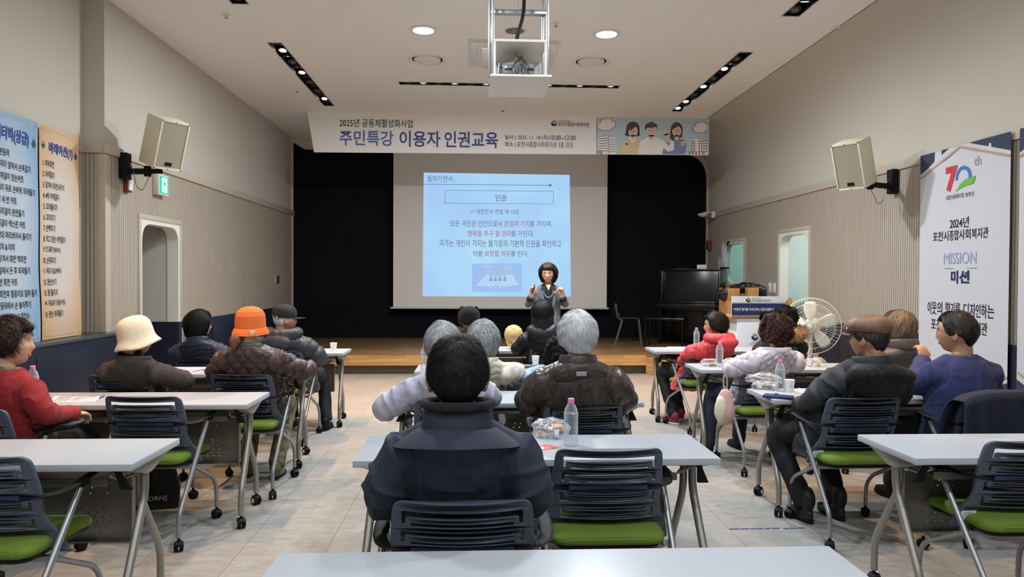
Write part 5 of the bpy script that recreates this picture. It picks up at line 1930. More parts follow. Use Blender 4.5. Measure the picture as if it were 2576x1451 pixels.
def hand(mb, w, d, nrm, side, curl=0.7, s=1.0, spread=0.0, bends=None):
    """palm, four unequal fingers and a side thumb. w wrist, d hand direction, nrm back-of-hand normal"""
    d = Vector(d).normalized()
    nrm = Vector(nrm)
    nrm = (nrm - d * nrm.dot(d)).normalized()
    u = d.cross(nrm) * side          # towards the thumb
    w = Vector(w)
    pc = w + d * 0.045 * s
    T = Matrix((u, d, nrm)).transposed()
    mb.ell(pc, (0.038 * s, 0.050 * s, 0.016 * s), T, 16, 10)
    mb.tube([w - d * 0.03, w + d * 0.02], [0.026 * s, 0.024 * s], 12)
    for i, (o, L) in enumerate(((0.028, 0.072), (0.010, 0.080), (-0.009, 0.075), (-0.027, 0.060))):
        p = w + (d * 0.080 + u * o) * s
        c = curl if bends is None else bends[i]
        dirv = (d + u * (o * 6 * spread)).normalized()
        pts = [p - dirv * 0.015]
        a = 0.0
        for j, q in enumerate((0.42, 0.32, 0.26)):
            a += c * (0.6, 0.9, 0.6)[j]
            seg = dirv * math.cos(a) - nrm * math.sin(a)
            pts.append(pts[-1] + seg * L * q * s * (1.25 if j == 0 else 1))
        mb.tube(pts, [0.0095 * s, 0.0092 * s, 0.0082 * s, 0.0068 * s], 10)
    p = w + (d * 0.022 + u * 0.024) * s
    q = (u * 0.75 + d * 0.65 - nrm * 0.25).normalized()
    q2 = (u * 0.25 + d * 0.9 - nrm * 0.35).normalized()
    mb.tube([p - q * 0.01, p + q * 0.032 * s, p + q * 0.032 * s + q2 * 0.032 * s], [0.0125 * s, 0.0105 * s, 0.0075 * s], 10)


def oval(c, a, b, n=30, e=2.4):
    out = []
    for k in range(n):
        t = 2 * PI * k / n
        ct, st_ = math.cos(t), math.sin(t)
        out.append((c[0] + a * math.copysign(abs(ct) ** (2 / e), ct), c[1] + b * math.copysign(abs(st_) ** (2 / e), st_), c[2]))
    return out


def seg_param(P, a, b):
    a, b = np.array(a), np.array(b)
    ab = b - a
    t = np.clip(((P - a) @ ab) / (ab @ ab), 0, 1)
    return np.linalg.norm(P - (a + t[:, None] * ab), axis=1), t * np.linalg.norm(ab)


class Person:
    def __init__(s, label, hip, head_px, head_y, rz=0.0, hs=1.0, yaw=0.0, pitch=0.0, roll=0.0, width=1.0, depth=1.0, skin=None, seed=1, ht=0.016, seat=0.46, stand=None, name='person', head_w=None):
        """hip: world x, y; head_px: pixel (x centre, y top) of the head seen at distance head_y"""
        s.seed, s.hs, s.w, s.dp = seed, hs, width, depth
        s.skin = skin or M_skin
        top = at(head_px[0], head_px[1], 'y', head_y)
        s.rz = rz
        s.root = thing(name, label, 'person', (hip[0], hip[1], 0), rz)
        Ri = Matrix.Rotation(-rz, 3, 'Z')
        v = Ri @ Vector((top.x - hip[0], top.y - hip[1], 0))
        s.hc = Vector((v.x, v.y, top.z - (0.109 + ht) * hs))
        s.seat = seat
        s.T = Matrix.Translation(s.hc) @ Euler((pitch, roll, yaw), 'XYZ').to_matrix().to_4x4() @ Matrix.Scale(hs, 4)
        s.N = s.hc + Vector((0, -0.030, -0.126 * hs)) + Vector((0, 0.05 * math.sin(pitch), 0))
        s.hipz = seat + 0.07
        s.sh = s.N.z - 0.070
        s.sw = 0.162 * width
        s.spine0 = Vector((0, 0, seat))
        s.mb = MB()

    def spine(s, z):
        t = (z - s.seat) / max(s.N.z - s.seat, 0.1)
        t = min(max(t, 0), 1.02)
        x = s.N.x * (t ** 1.3)
        y = s.N.y * (t ** 1.25) - 0.012 * math.sin(PI * t)
        return x, y

    def arms(s, L, R, hands=(0, 0), hd=None):
        """elbow and wrist points for the left and right arm, local, relative to the shoulder; z absolute"""
        s.arm = []
        cx_, cy_ = s.spine(s.sh)
        for side, A in ((-1, L), (1, R)):
            S = Vector((cx_ + side * s.sw, cy_ - 0.005, s.sh - 0.035))
            E = Vector((cx_ + side * A[0][0], cy_ + A[0][1], A[0][2]))
            Wr = Vector((cx_ + side * A[1][0], cy_ + A[1][1], A[1][2]))
            s.arm.append((S, E, Wr))
        return s

    def body(s, vox=0.0065, hand_kw=((), ()), slim=True):
        """one continuous surface: head, neck, torso, arms and hands"""
        mb = MB()
        D, F = sph(64, 44)
        P = head_fn(D)
        P = np.array([tuple(s.T @ Vector(p)) for p in P])
        mb.add(P, F)
        mb.tube([s.T @ Vector((0, -0.022, -0.03)), s.T @ Vector((0, -0.028, -0.11)), s.N + Vector((0, 0.0, -0.02)), s.N + Vector((0, 0.01, -0.10))], [0.050 * s.hs, 0.050 * s.hs, 0.054, 0.05], 20)
        for e in (-1, 1):
            Te = s.T @ Matrix.Translation((e * 0.079, -0.006, -0.012)) @ Matrix.Rotation(e * 0.35, 4, 'Z') @ Matrix.Rotation(-0.15, 4, 'X')
            m2 = Te.to_3x3()
            mb.ell(Te.translation, (0.0075, 0.0185, 0.032), m2, 14, 10)
            mb.ell(Te @ Vector((e * 0.004, -0.010, 0.006)), (0.007, 0.008, 0.022), m2, 12, 8)
        rings = []
        for t, a, b in ((0, .14, .09), (0.4, .12, .075), (0.75, .12, .06), (0.9, .08, .045), (0.96, .05, .045)):
            z = s.seat + (s.N.z - s.seat) * t
            x, y = s.spine(z)
            rings.append(oval((x, y, z), a * s.w, b * s.w, 24))
        mb.rings(rings)
        for i, (S, E, Wr) in enumerate(s.arm):
            mb.tube(arcpts([S + (Vector((s.spine(s.sh)[0], S.y, S.z)) - S) * 0.5, S, E, Wr], 0.05), [0.045] * 6 + [0.042] * 2 + [0.036] * 4 + [0.030] * 2, 14) if False else None
            pts = arcpts([S, E, Wr], 0.06, 5)
            k = len(pts)
            mb.tube([S.lerp(Vector((s.spine(s.sh)[0], S.y, S.z)), 0.6)] + pts, [0.04] + [0.045 - 0.019 * j / (k - 1) for j in range(k)], 14)
            side = -1 if i == 0 else 1
            kw = dict(hand_kw[i]) if hand_kw[i] else {}
            d = kw.pop('d', (Wr - E).normalized())
            nrm = kw.pop('nrm', Vector((0, 0, 1)))
            hand(mb, Wr, d, nrm, -side, **kw)
        o = mb.build('body', s.skin, s.root, smooth=180, remesh=vox, sm=2)
        s.bodyobj = o
        return s

    def face(s, lips=True, brow=None, glasses=None, far=False):
        T = s.T
        for e in (-1, 1):
            ey = MB().ell(T @ Vector((e * 0.031, 0.0765, 0.010)), tuple(v * s.hs for v in (0.014, 0.008, 0.0065)), T.to_3x3().normalized(), 14, 10)
            q = ey.build('eye', M_eyew, s.root, smooth=180)
            MB().ell(T @ Vector((e * 0.0305 - 0.002, 0.0835, 0.010)), (0.0062, 0.0028, 0.0062), T.to_3x3().normalized(), 12, 8).build('iris', M_eyed, q, smooth=180)
            lid = MB().tube([T @ Vector((e * x, y, z)) for x, y, z in ((0.017, 0.080, 0.013), (0.024, 0.0855, 0.0185), (0.033, 0.0845, 0.0195), (0.044, 0.076, 0.014))], 0.0016, 6)
            lid.build('upper_eyelid', M_eyed, s.root)
            if brow:
                MB().tube([T @ Vector((e * x, y, z)) for x, y, z in ((0.014, 0.089, 0.030), (0.026, 0.089, 0.036), (0.040, 0.082, 0.036), (0.050, 0.072, 0.031))], [0.002, 0.003, 0.0028, 0.001], 6, flat=(1, 0.6)).build('eyebrow', brow, s.root)
        if lips:
            for zz, r in ((-0.0575, 0.0034), (-0.0645, 0.0042)):
                MB().tube([T @ Vector((x, y, zz + dz)) for x, y, dz in ((-0.020, 0.0835, -0.003 if zz > -0.06 else 0.004), (-0.010, 0.0875, 0.001), (0, 0.0885, 0), (0.010, 0.0875, 0.001), (0.020, 0.0835, -0.003 if zz > -0.06 else 0.004))], [0.001, r, r, r, 0.001], 8).build('lip', M_lip, s.root, smooth=180)
        if glasses:
            s.specs(glasses)
        return s

    def specs(s, m):
        T = s.T
        g = MB()
        for e in (-1, 1):
            g.tube([T @ Vector((e * 0.033 + 0.0235 * math.cos(a), 0.094 - 0.006 * abs(math.cos(a)) * (1 if e * math.cos(a) > 0 else 0), 0.006 + 0.017 * math.sin(a))) for a in [2 * PI * k / 20 for k in range(20)]], 0.0016, 6, closed=True)
            g.tube([T @ Vector((e * x, y, z)) for x, y, z in ((0.056, 0.089, 0.012), (0.070, 0.070, 0.012), (0.079, 0.02, 0.008), (0.081, -0.012, 0.0), (0.079, -0.022, -0.014))], 0.0017, 6)
        g.tube([T @ Vector((x, 0.097, 0.010)) for x in (-0.010, 0, 0.010)], 0.0016, 6)
        g.build('glasses', m, s.root)

    def coat(s, m, style='plain', hem=0.40, puff=1.0, vox=0.008, name='coat', amp=0.006, pitch_=0.085, sleeve=1.0, flare=1.0, neck=0.078, belly=0.0):
        mb = MB()
        prof = [(0.0, .205 * flare, .150), (0.12, .200 * flare, .150 + belly), (0.30, .186, .142 + belly), (0.5, .186, .136 + belly * .5), (0.70, .192, .130), (0.82, .184, .122), (0.89, .160, .112), (0.94, .128, .100), (0.98, .096, .086), (1.0, neck, neck)]
        rings = []
        for t, a, b in prof:
            z = hem + (s.N.z + 0.005 - hem) * t
            x, y = s.spine(z)
            rings.append(oval((x, y, z), a * s.w * puff, b * s.w * puff * s.dp, 36, 2.3))
        mb.rings(rings)
        for S, E, Wr in s.arm:
            pts = arcpts([S, E, Wr - (Wr - E).normalized() * 0.01], 0.07, 6)
            k = len(pts)
            r = [(0.071 - 0.021 * (j / (k - 1))) * s.w * puff * sleeve for j in range(k)]
            r[-1] *= 0.96
            cx_, cy_ = s.spine(s.sh)
            inner = S.lerp(Vector((cx_, cy_, S.z + 0.01)), 0.5)
            mb.tube([inner] + pts, [0.062 * s.w * puff] + r, 20)
            mb.ell(S + Vector((0, 0, -0.012)), tuple(v * s.w * puff for v in (0.066, 0.076, 0.070)), None, 18, 12)
            mb.tube([S + Vector((0, 0, 0.0)), Vector((cx_ + (S.x - cx_) * 0.35, cy_, s.N.z - 0.045))], [0.062 * s.w * puff, 0.058 * s.w], 16)
        arm = [[np.array(p) for p in A] for A in s.arm]
        cx_, cy_ = s.spine(s.sh)
        seed = s.seed

        def fn(P, n):
            best = np.full(len(P), 9.0)
            par = np.zeros(len(P))
            for (S, E, Wr) in arm:
                d1, t1 = seg_param(P, S, E)
                d2, t2 = seg_param(P, E, Wr)
                L1 = np.linalg.norm(E - S)
                d = np.minimum(d1, d2)
                t = np.where(d1 < d2, t1, L1 + t2)
                q = d < best
                best = np.where(q, d, best)
                par = np.where(q, t, par)
            sx = np.array([s.spine(z)[0] for z in np.linspace(hem, s.N.z, 30)])
            sy = np.array([s.spine(z)[1] for z in np.linspace(hem, s.N.z, 30)])
            ax = np.interp(P[:, 2], np.linspace(hem, s.N.z, 30), sx)
            ay = np.interp(P[:, 2], np.linspace(hem, s.N.z, 30), sy)
            isarm = sstep(0.105 * s.w * puff, 0.085 * s.w * puff, best) * sstep(0.10, 0.16, np.abs(P[:, 0] - ax))
            th = np.arctan2(P[:, 1] - ay, P[:, 0] - ax)
            u_t, v_t = th * 0.17, P[:, 2]
            thA = np.arctan2(P[:, 1] - ay, (np.abs(P[:, 0] - ax) - 0.2)) * 0.06
            if style in ('puffer', 'fine'):
                h = pitch_
                vv = v_t + 0.012 * np.sin(th * 2) + 0.006 * noise3(P * 14, seed, 4)
                a = np.abs(np.sin(PI * vv / h)) ** 0.45
                b = np.abs(np.sin(PI * (par + 0.02) / h)) ** 0.45
                k = a * (1 - isarm) + b * isarm
                d = amp * (k - 0.6) + amp * 0.35 * noise3(P * np.array([55, 55, 20]), seed + 2, 6) * k
            elif style == 'diamond':
                h = pitch_
                def dm(u, v):
                    a = np.abs(np.sin(PI * (u + v) / h))
                    b = np.abs(np.sin(PI * (u - v) / h))
                    return np.minimum(a, b) ** 0.5
                k = dm(u_t, v_t) * (1 - isarm) + dm(thA, par) * isarm
                d = amp * (k - 0.5) + amp * 0.3 * noise3(P * 60, seed + 2, 5) * k
            elif style == 'wavy':
                h = pitch_
                def wv(u, v):
                    return np.abs(np.sin(PI * (v + 0.018 * np.abs(np.sin(PI * u / 0.07))) / h)) ** 0.5
                k = wv(u_t, v_t) * (1 - isarm) + wv(thA, par) * isarm
                d = amp * (k - 0.5) + amp * 0.3 * noise3(P * 50, seed + 2, 5) * k
            else:
                f1 = noise3(P * np.array([13, 13, 8]) + 3 * np.stack([P[:, 2], P[:, 0], P[:, 1]], 1), seed, 6)
                q = P + 0.035 * f1[:, None]
                lower = sstep(s.N.z - 0.12, hem + 0.12, P[:, 2])
                ft = 1 - np.abs(noise3(q * np.array([14, 14, 46]), seed + 3, 6)) * 1.5       # folds across the back
                fd = 1 - np.abs(noise3(q * np.array([34, 20, 16]), seed + 4, 6)) * 1.5       # folds running down from the shoulders
                fa = 1 - np.abs(noise3(np.stack([par * 44, thA * 26, thA * 0 + f1 * 2], 1), seed + 5, 6)) * 1.4
                tor = np.clip(ft, 0, 1) ** 2 * (0.45 + 0.75 * lower) + np.clip(fd, 0, 1) ** 2 * (1.0 - 0.5 * lower)
                d = amp * (0.35 * (f1 - 0.2) + (tor * 0.62 - 0.35) * (1 - isarm) + (np.clip(fa, 0, 1) ** 2 * 0.85 - 0.35) * isarm)
                d = d + amp * 0.10 * noise3(P * 90, seed + 7, 5)
                bs = (P[:, 1] < ay) * (1 - isarm)
                d = d - bs * 0.003 * np.exp(-((P[:, 0] - ax) / 0.004) ** 2)
            # the seam where the sleeve is set in
            d = d - 0.007 * np.exp(-((isarm - 0.5) / 0.28) ** 2) * (best < 0.16)
            nk = sstep(s.N.z + 0.01, s.N.z - 0.06, P[:, 2])
            return P + n * (d * nk)[:, None]
        o = mb.build(name, m, s.root, smooth=180, remesh=vox, sm=4, fn=fn)
        s.coatobj = o
        return s

    def collar(s, m, h=0.07, r0=0.092, r1=0.085, th=0.010, name='collar', z0=-0.03, open_=0.0, tilt=0.012, wob=0.0):
        """stand-up collar round the neck"""
        n = 40
        R = []
        for (k, dr) in ((0.0, 0), (0.5, 0.004), (1.0, 0), (1.0, -th), (0.5, -th), (0.0, -th)):
            ring = []
            for i in range(n):
                a = PI / 2 + open_ + (2 * PI - 2 * open_) * i / (n - (1 if open_ else 0))
                r = r0 + (r1 - r0) * k + dr + wob * math.sin(a * 9 + 3 * k) * 0.5
                hh = h * (0.86 + 0.14 * math.sin(-a))
                ring.append((s.N.x + r * math.cos(a), s.N.y + 0.006 + r * 0.95 * math.sin(a) - tilt * k * math.sin(a), s.N.z + z0 + hh * k - 0.02 * max(0, math.sin(a)) * (1 - k)))
            R.append(ring)
        mb = MB()
        if open_:
            q = [list(r) for r in zip(*R)]
            mb.rings(q)
        else:
            mb.rings(R, cap=False, closed=True)
        return mb.build(name, m, s.root, smooth=70, sub=1)

    def hair(s, st, m, n=2500, ln=0.05, w=0.0012, curl=0.0, messy=0.4, tone=0.5, crown=(0.01, -0.045, 0.10)):
        return make_hair(s.root, st, m, s.T, s.seed, n, ln, w, curl, crown, messy, tone)

    def legs(s, m, shoe_m, knees=None, feet=None, r=0.085, name='trousers', boot=0.0):
        mb = MB()
        knees = knees or ((-0.11, 0.42, 0.52), (0.11, 0.42, 0.52))
        feet = feet or ((-0.11, 0.44, 0.09), (0.11, 0.44, 0.09))
        hx = s.seat + 0.08
        mb.ell((0, 0.02, hx), (0.17 * s.w, 0.13, 0.09), None, 20, 12)
        for e, K, Fo in ((-1, knees[0], feet[0]), (1, knees[1], feet[1])):
            pts = arcpts([(e * 0.08, 0.02, hx), K, Fo], 0.08, 6)
            k = len(pts)
            mb.tube(pts, [r * (1 - 0.30 * j / (k - 1)) for j in range(k)], 18)
        sd = s.seed

        def fn(P, n):
            return P + n * (0.004 * noise3(P * np.array([30, 30, 45]), sd, 6))[:, None]
        mb.build(name, m, s.root, smooth=180, remesh=0.011, sm=3, fn=fn)
        for e, Fo in ((-1, feet[0]), (1, feet[1])):
            sb = MB()
            x, y, z = Fo
            z0 = z - 0.09
            for dz, a, b, c, dy in ((0.030, 0.044, 0.125, 0.030, 0.06), (0.055, 0.038, 0.085, 0.035, 0.02), (0.085 + boot, 0.043, 0.052, 0.05 + boot * 0.6, -0.02)):
                sb.ell((x, y + dy, z0 + dz), (a * (1 + boot), b * (1 + boot * 2), c), None, 16, 10)
            ob = sb.build('shoe', shoe_m, s.root, smooth=180, remesh=0.008, sm=3)
            so = MB().rings([[(x + 0.046 * math.cos(a) * (1.05 if math.sin(a) > 0 else 0.9), y + 0.055 + 0.133 * math.sin(a), z0 + zz) for a in [2 * PI * k / 24 for k in range(24)]] for zz in (0.001, 0.020)])
            so.build('sole', s.sole if hasattr(s, 'sole') else M_blackp, ob, bevel=0.004)
        return s


def blob(name, m, parent, ells, vox=0.008, sm=3, amp=0.0, fr=30, seed=1, T=None, tone=None):
    mb = MB()
    for c, r in ells:
        mb.ell(c, r, None, 22, 14)
    def fn(P, n):
        return P + n * (amp * noise3(P * fr, seed, 6))[:, None]
    o = mb.build(name, m, parent, smooth=180, remesh=vox, sm=sm, fn=fn if amp else None)
    if T is not None:
        o.data.transform(T)
    return o
STYLES['under'].update(th=(-0.006, -0.001, 0.001, -0.002), clump=(50, 0.001))

# ---------------------------------------------------------------- the audience
UP = ((0.25, 0.02, 0.76), (0.13, 0.26, 0.62))        # arms: elbow, wrist relative to the shoulder centre
ONT = ((0.27, 0.16, 0.80), (0.10, 0.38, 0.765))      # forearms on the table


def arm(e, w):
    return (e, w)


# front: man in the navy coat
M_coatnavy = mat('coat_navy', (38, 43, 60), 0.8, bump=0.12, bscale=700, sheen=0.2)
M_fleece = mat('fleece_black', (24, 24, 28), 0.95, bump=0.6, bscale=260, sheen=0.4)
p = Person('person with short black hair in a navy coat with fleece collar, nearest the camera', (-0.05, 2.40), (1152, 843), 2.20, hs=1.06, width=1.09, seed=11, ht=0.015, skin=M_skin2)
p.arms(((0.235, 0.0, 0.76), (0.15, 0.27, 0.70)), ((0.235, 0.0, 0.76), (0.15, 0.27, 0.70)))
p.body()
p.coat(M_coatnavy, 'plain', vox=0.007, amp=0.014, sleeve=1.10)
p.collar(M_coatnavy, 0.085, 0.112, 0.100, 0.014)
f = p.collar(M_fleece, 0.030, 0.110, 0.118, 0.026, 'fleece_lining', z0=0.046, wob=0.006)
cp = MB()
R_ = []
for (rr_, zz) in ((0.100, 0.000), (0.135, -0.022), (0.172, -0.046), (0.176, -0.054), (0.135, -0.034), (0.100, -0.012)):
    R_.append([(p.N.x + rr_ * 1.12 * math.cos(a), p.N.y + rr_ * 0.92 * math.sin(a) - 0.01, p.N.z + zz + 0.006 - 0.02 * abs(math.cos(a)) ** 3 * (rr_ / 0.17)) for a in [PI + PI * 0.0 + (PI) * i / 36 - 0.0 for i in range(37)]])
cp.rings([list(r) for r in zip(*R_)])
cp.build('wide_collar', M_coatnavy, p.root, smooth=60, sub=1)
sm_ = MB()
zs = [0.50 + 0.52 * i / 30 for i in range(31)]
p.hair('short', H_black, n=10000, ln=0.045, w=0.0008, messy=0.65, tone=0.42)
p.legs(mat('trousers_dark', (28, 28, 32), 0.8), M_blackp)

# lavender jacket, grey hair
M_lav = mat('jacket_lavender', (186, 184, 204), 0.6, bump=0.08, bscale=200)
p = Person('grey-haired person in a pale lavender jacket, partly hidden by the navy-coated man', (-0.13, 4.10), (1116, 810), 3.86, hs=1.03, width=1.06, seed=12, ht=0.02, roll=-0.05)
p.arms(((0.36, 0.05, 0.72), (0.16, 0.34, 0.76)), ((0.28, 0.10, 0.78), (0.10, 0.36, 0.77)))
p.body(0.008)
p.coat(M_lav, 'plain', amp=0.014)
p.collar(M_lav, 0.06)
p.hair('full', H_grey, n=10000, ln=0.06, w=0.0006, messy=0.75, tone=0.62)
p.legs(mat('trousers_dark', (28, 28, 32), 0.8), M_blackp)

# glossy brown puffer, white hair
M_brownp = mat('puffer_brown', (64, 54, 52), 0.30, spec=0.55, bump=0.25, bscale=45)
p = Person('white-haired person in a glossy dark brown puffer jacket, seen from behind', (0.56, 4.02), (1453, 783), 3.72, hs=1.05, width=1.12, seed=13, ht=0.020, skin=M_skin2)
p.arms(((0.27, 0.10, 0.78), (0.12, 0.36, 0.76)), ((0.275, 0.10, 0.78), (0.12, 0.36, 0.76)))
p.body(0.008)
p.coat(M_brownp, 'puffer', amp=0.024, pitch_=0.155, puff=1.04, vox=0.0075)
p.collar(M_brownp, 0.085, 0.104, 0.098, 0.014)
p.hair('full', H_white, n=14000, ln=0.06, w=0.00055, messy=0.75, tone=0.66)
x, y = p.spine(p.N.z - 0.03)
MB().box(p.N.x - 0.026, p.N.x + 0.026, p.N.y - 0.128, p.N.y - 0.122, p.N.z - 0.052, p.N.z - 0.030).build('woven_label', mat('label_silver', (150, 148, 148), 0.5), p.root, bevel=0.001)
p.legs(mat('trousers_dark', (28, 28, 32), 0.8), M_blackp)

# cream quilted jacket, grey hair
M_cream2 = mat('jacket_cream', (222, 217, 200), 0.6)
p = Person('grey-haired person in a cream quilted jacket, centre column third row', (0.0, 5.28), (1216, 804), 4.98, hs=1.04, width=1.0, seed=14, ht=0.026)
p.arms(((0.26, 0.12, 0.76), (0.10, 0.36, 0.76)), ((0.27, 0.12, 0.78), (0.12, 0.36, 0.76)))
p.body(0.009)
p.coat(M_cream2, 'wavy', amp=0.014, pitch_=0.05, vox=0.008)
p.collar(M_cream2, 0.05, 0.10, 0.108)
p.hair('bob', H_grey, n=3500, ln=0.06, w=0.0014, curl=0.003, messy=0.6, tone=0.52)
p.legs(mat('trousers_dark', (28, 28, 32), 0.8), M_blackp)

# curly dark hair, mostly hidden
M_lb = mat('jacket_skyblue', (150, 168, 204), 0.7)
p = Person('dark curly-haired person in cream and light blue, mostly hidden by the brown puffer jacket', (0.66, 5.30), (1408, 842), 5.0, hs=1.0, width=0.95, seed=15, ht=0.03, pitch=-0.3)
p.arms(((0.27, 0.10, 0.74), (0.12, 0.30, 0.76)), ((0.25, 0.10, 0.74), (0.12, 0.30, 0.76)))
p.body(0.009)
p.coat(M_lb, 'plain', amp=0.006)
p.collar(M_cream2, 0.05, 0.105, 0.11)
p.hair('perm', H_black, n=1500, ln=0.05, w=0.0014, curl=0.006, tone=0.4)

# black beanie with ears
M_knitb = mat('beanie_black', (16, 15, 18), 0.95, bump=0.5, bscale=300, sheen=0.3)
M_furb = mat('fur_brown', (58, 42, 34), 0.95, bump=0.9, bscale=140, sheen=0.4)
p = Person('person in a black beanie with small ears and brown fur collar', (-0.12, 6.92), (1180, 771), 6.6, hs=1.02, width=0.95, seed=16, ht=0.014)
p.arms(UP, UP)
p.body(0.010)
p.coat(mat('coat_darkbrown', (40, 32, 30), 0.85), 'plain', amp=0.006)
hat = MB().lathe([(0.092, -0.03), (0.098, 0.0), (0.100, 0.04), (0.092, 0.08), (0.066, 0.112), (0.03, 0.126), (0.0005, 0.13)], 32, T=p.T @ Matrix.Scale(1.08, 4, Vector((0, 1, 0))) @ Matrix.Translation((0, -0.01, 0.0)))
hat.build('beanie', M_knitb, p.root)
for e in (-1, 1):
    MB().ell(p.T @ Vector((e * 0.062, -0.02, 0.105)), (0.024, 0.014, 0.024)).build('beanie_ear', M_knitb, p.root, smooth=180)
blob('fur_collar', M_furb, p.root, [((p.N.x + 0.085 * math.cos(a), p.N.y + 0.08 * math.sin(a), p.N.z + 0.02), (0.055, 0.05, 0.05)) for a in [2 * PI * k / 10 for k in range(10)]], amp=0.008, fr=90)
p.hair('under', H_black, n=0)

# long black hair, black hooded jacket
M_blackj = mat('jacket_black', (28, 30, 35), 0.5, bump=0.2, bscale=60)
p = Person('person with long straight black hair in a black hooded jacket, right of the beige cap', (0.68, 7.03), (1364, 754), 6.72, hs=1.04, width=1.0, seed=17, ht=0.022)
p.arms(((0.26, 0.10, 0.76), (0.12, 0.33, 0.76)), ((0.26, 0.10, 0.76), (0.12, 0.33, 0.76)))
p.body(0.010)
p.coat(M_blackj, 'plain', amp=0.013)
blob('hood', M_blackj, p.root, [((p.N.x + 0.10 * math.cos(a), p.N.y - 0.05 + 0.06 * math.sin(a), p.N.z - 0.015 + 0.03 * math.sin(a)), (0.06, 0.05, 0.055)) for a in [PI + PI * k / 7 for k in range(8)]] + [((p.N.x, p.N.y - 0.09, p.N.z - 0.07), (0.10, 0.05, 0.07))], amp=0.005, fr=40)
h = p.hair('bob', H_black, n=3500, ln=0.13, w=0.0012, messy=0.1, tone=0.4)
lg = MB()
rg = []
for z, a, b, y in ((0.06, 0.095, 0.10, -0.012), (-0.02, 0.104, 0.098, -0.022), (-0.10, 0.106, 0.080, -0.042), (-0.17, 0.104, 0.06, -0.062), (-0.235, 0.094, 0.045, -0.082), (-0.25, 0.080, 0.035, -0.086)):
    rg.append([tuple(p.T @ Vector((a * math.cos(t), y + b * math.sin(t) * (1 if math.sin(t) < 0 else 0.25), z + 0.006 * math.sin(t * 7)))) for t in [2 * PI * k / 40 for k in range(40)]])
lg.rings(rg)
lg.build('long_hair', mat('longhair_black', (12, 12, 14), 0.62, bump=0.6, bscale=60, stretch=(4, 4, 0.3)), h, smooth=180, sub=1)

# ---- left column
M_red = mat('cardigan_red', (142, 34, 40), 0.85, bump=0.25, bscale=500, sheen=0.3)
p = Person('woman with short brown hair in a red cardigan, at the left edge, looking right', (-2.50, 3.90), (24, 797), 3.86, rz=-0.25, hs=1.04, width=1.02, seed=21, yaw=-0.95, ht=0.026)
p.arms(((0.26, 0.10, 0.78), (0.12, 0.30, 0.74)), ((0.26, -0.02, 0.74), (0.22, 0.22, 0.70)))
p.body(0.0055)
p.face(brow=None)
p.coat(M_red, 'plain', amp=0.010, puff=0.95, name='cardigan')
p.collar(mat('scarf_green', (108, 120, 82), 0.85, var=0.35, vscale=60, bump=0.4, bscale=80), 0.05, 0.078, 0.074, 0.014, 'scarf', wob=0.008)
p.hair('full', H_brown, n=6000, ln=0.05, w=0.0011, messy=1.2, curl=0.003, tone=0.42)
p.legs(mat('trousers_dark', (28, 28, 32), 0.8), M_blackp)
blob('folded_coat', mat('lap_coat', (22, 20, 22), 0.5, bump=0.4, bscale=60), p.root, [((0.17, 0.05, 0.66), (0.12, 0.10, 0.04)), ((0.24, 0.12, 0.655), (0.08, 0.10, 0.03))], amp=0.006, fr=50)

M_tweed = mat('tweed_dark', (64, 58, 54), 0.9, bump=0.4, bscale=350, var=0.45, vscale=160)
M_felt = mat('felt_cream', (222, 208, 188), 0.95, bump=0.35, bscale=160, var=0.07, vscale=60, sheen=0.4)
p = Person('woman in a cream felt bucket hat and dark tweed coat, seen from behind', (-2.35, 5.08), (343, 800), 4.78, rz=-0.1, hs=1.03, width=1.02, seed=22, yaw=-0.55, ht=0.014)
p.arms(((0.26, 0.08, 0.76), (0.12, 0.34, 0.76)), ((0.29, 0.12, 0.74), (0.16, 0.34, 0.75)))
p.body(0.007)
p.face()
p.coat(M_tweed, 'plain', amp=0.009)
p.collar(M_tweed, 0.05, 0.10, 0.11)
p.hair('under', H_black, n=0, ln=0.05, w=0.0016, tone=0.45)
blob('hair_bun', H_black, p.root, [(tuple(p.T @ Vector(v)), (0.04, 0.03, 0.03)) for v in ((-0.05, -0.06, -0.12), (0.0, -0.08, -0.125), (0.05, -0.06, -0.12), (0.07, -0.02, -0.11), (-0.07, -0.02, -0.11))], amp=0.008, fr=90)
Th = p.T @ Matrix.Rotation(0.22, 4, 'X') @ Matrix.Rotation(-0.10, 4, 'Y') @ Matrix.Scale(1.10, 4, Vector((0, 1, 0)))
hb = MB().lathe([(0.122, -0.058), (0.130, -0.054), (0.128, -0.044), (0.112, -0.022), (0.101, 0.0), (0.100, 0.05), (0.094, 0.092), (0.074, 0.122), (0.040, 0.137), (0.0005, 0.140)], 48, T=Th, cap=False)
hb.lathe([(0.122, -0.058), (0.106, -0.03), (0.096, 0.0), (0.094, 0.05)], 48, T=Th, cap=False)


def felt(P, n):
    return P + n * (0.003 * noise3(P * 22, 4, 6))[:, None] + np.stack([0 * P[:, 0], 0 * P[:, 0], 0.008 * np.sin(np.arctan2(P[:, 1] - p.hc.y, P[:, 0] - p.hc.x) * 3 + 1)], 1) * sstep(p.hc.z + 0.03, p.hc.z - 0.04, P[:, 2])[:, None]


hb.build('felt_hat', M_felt, p.root, smooth=180, sub=1, fn=felt)

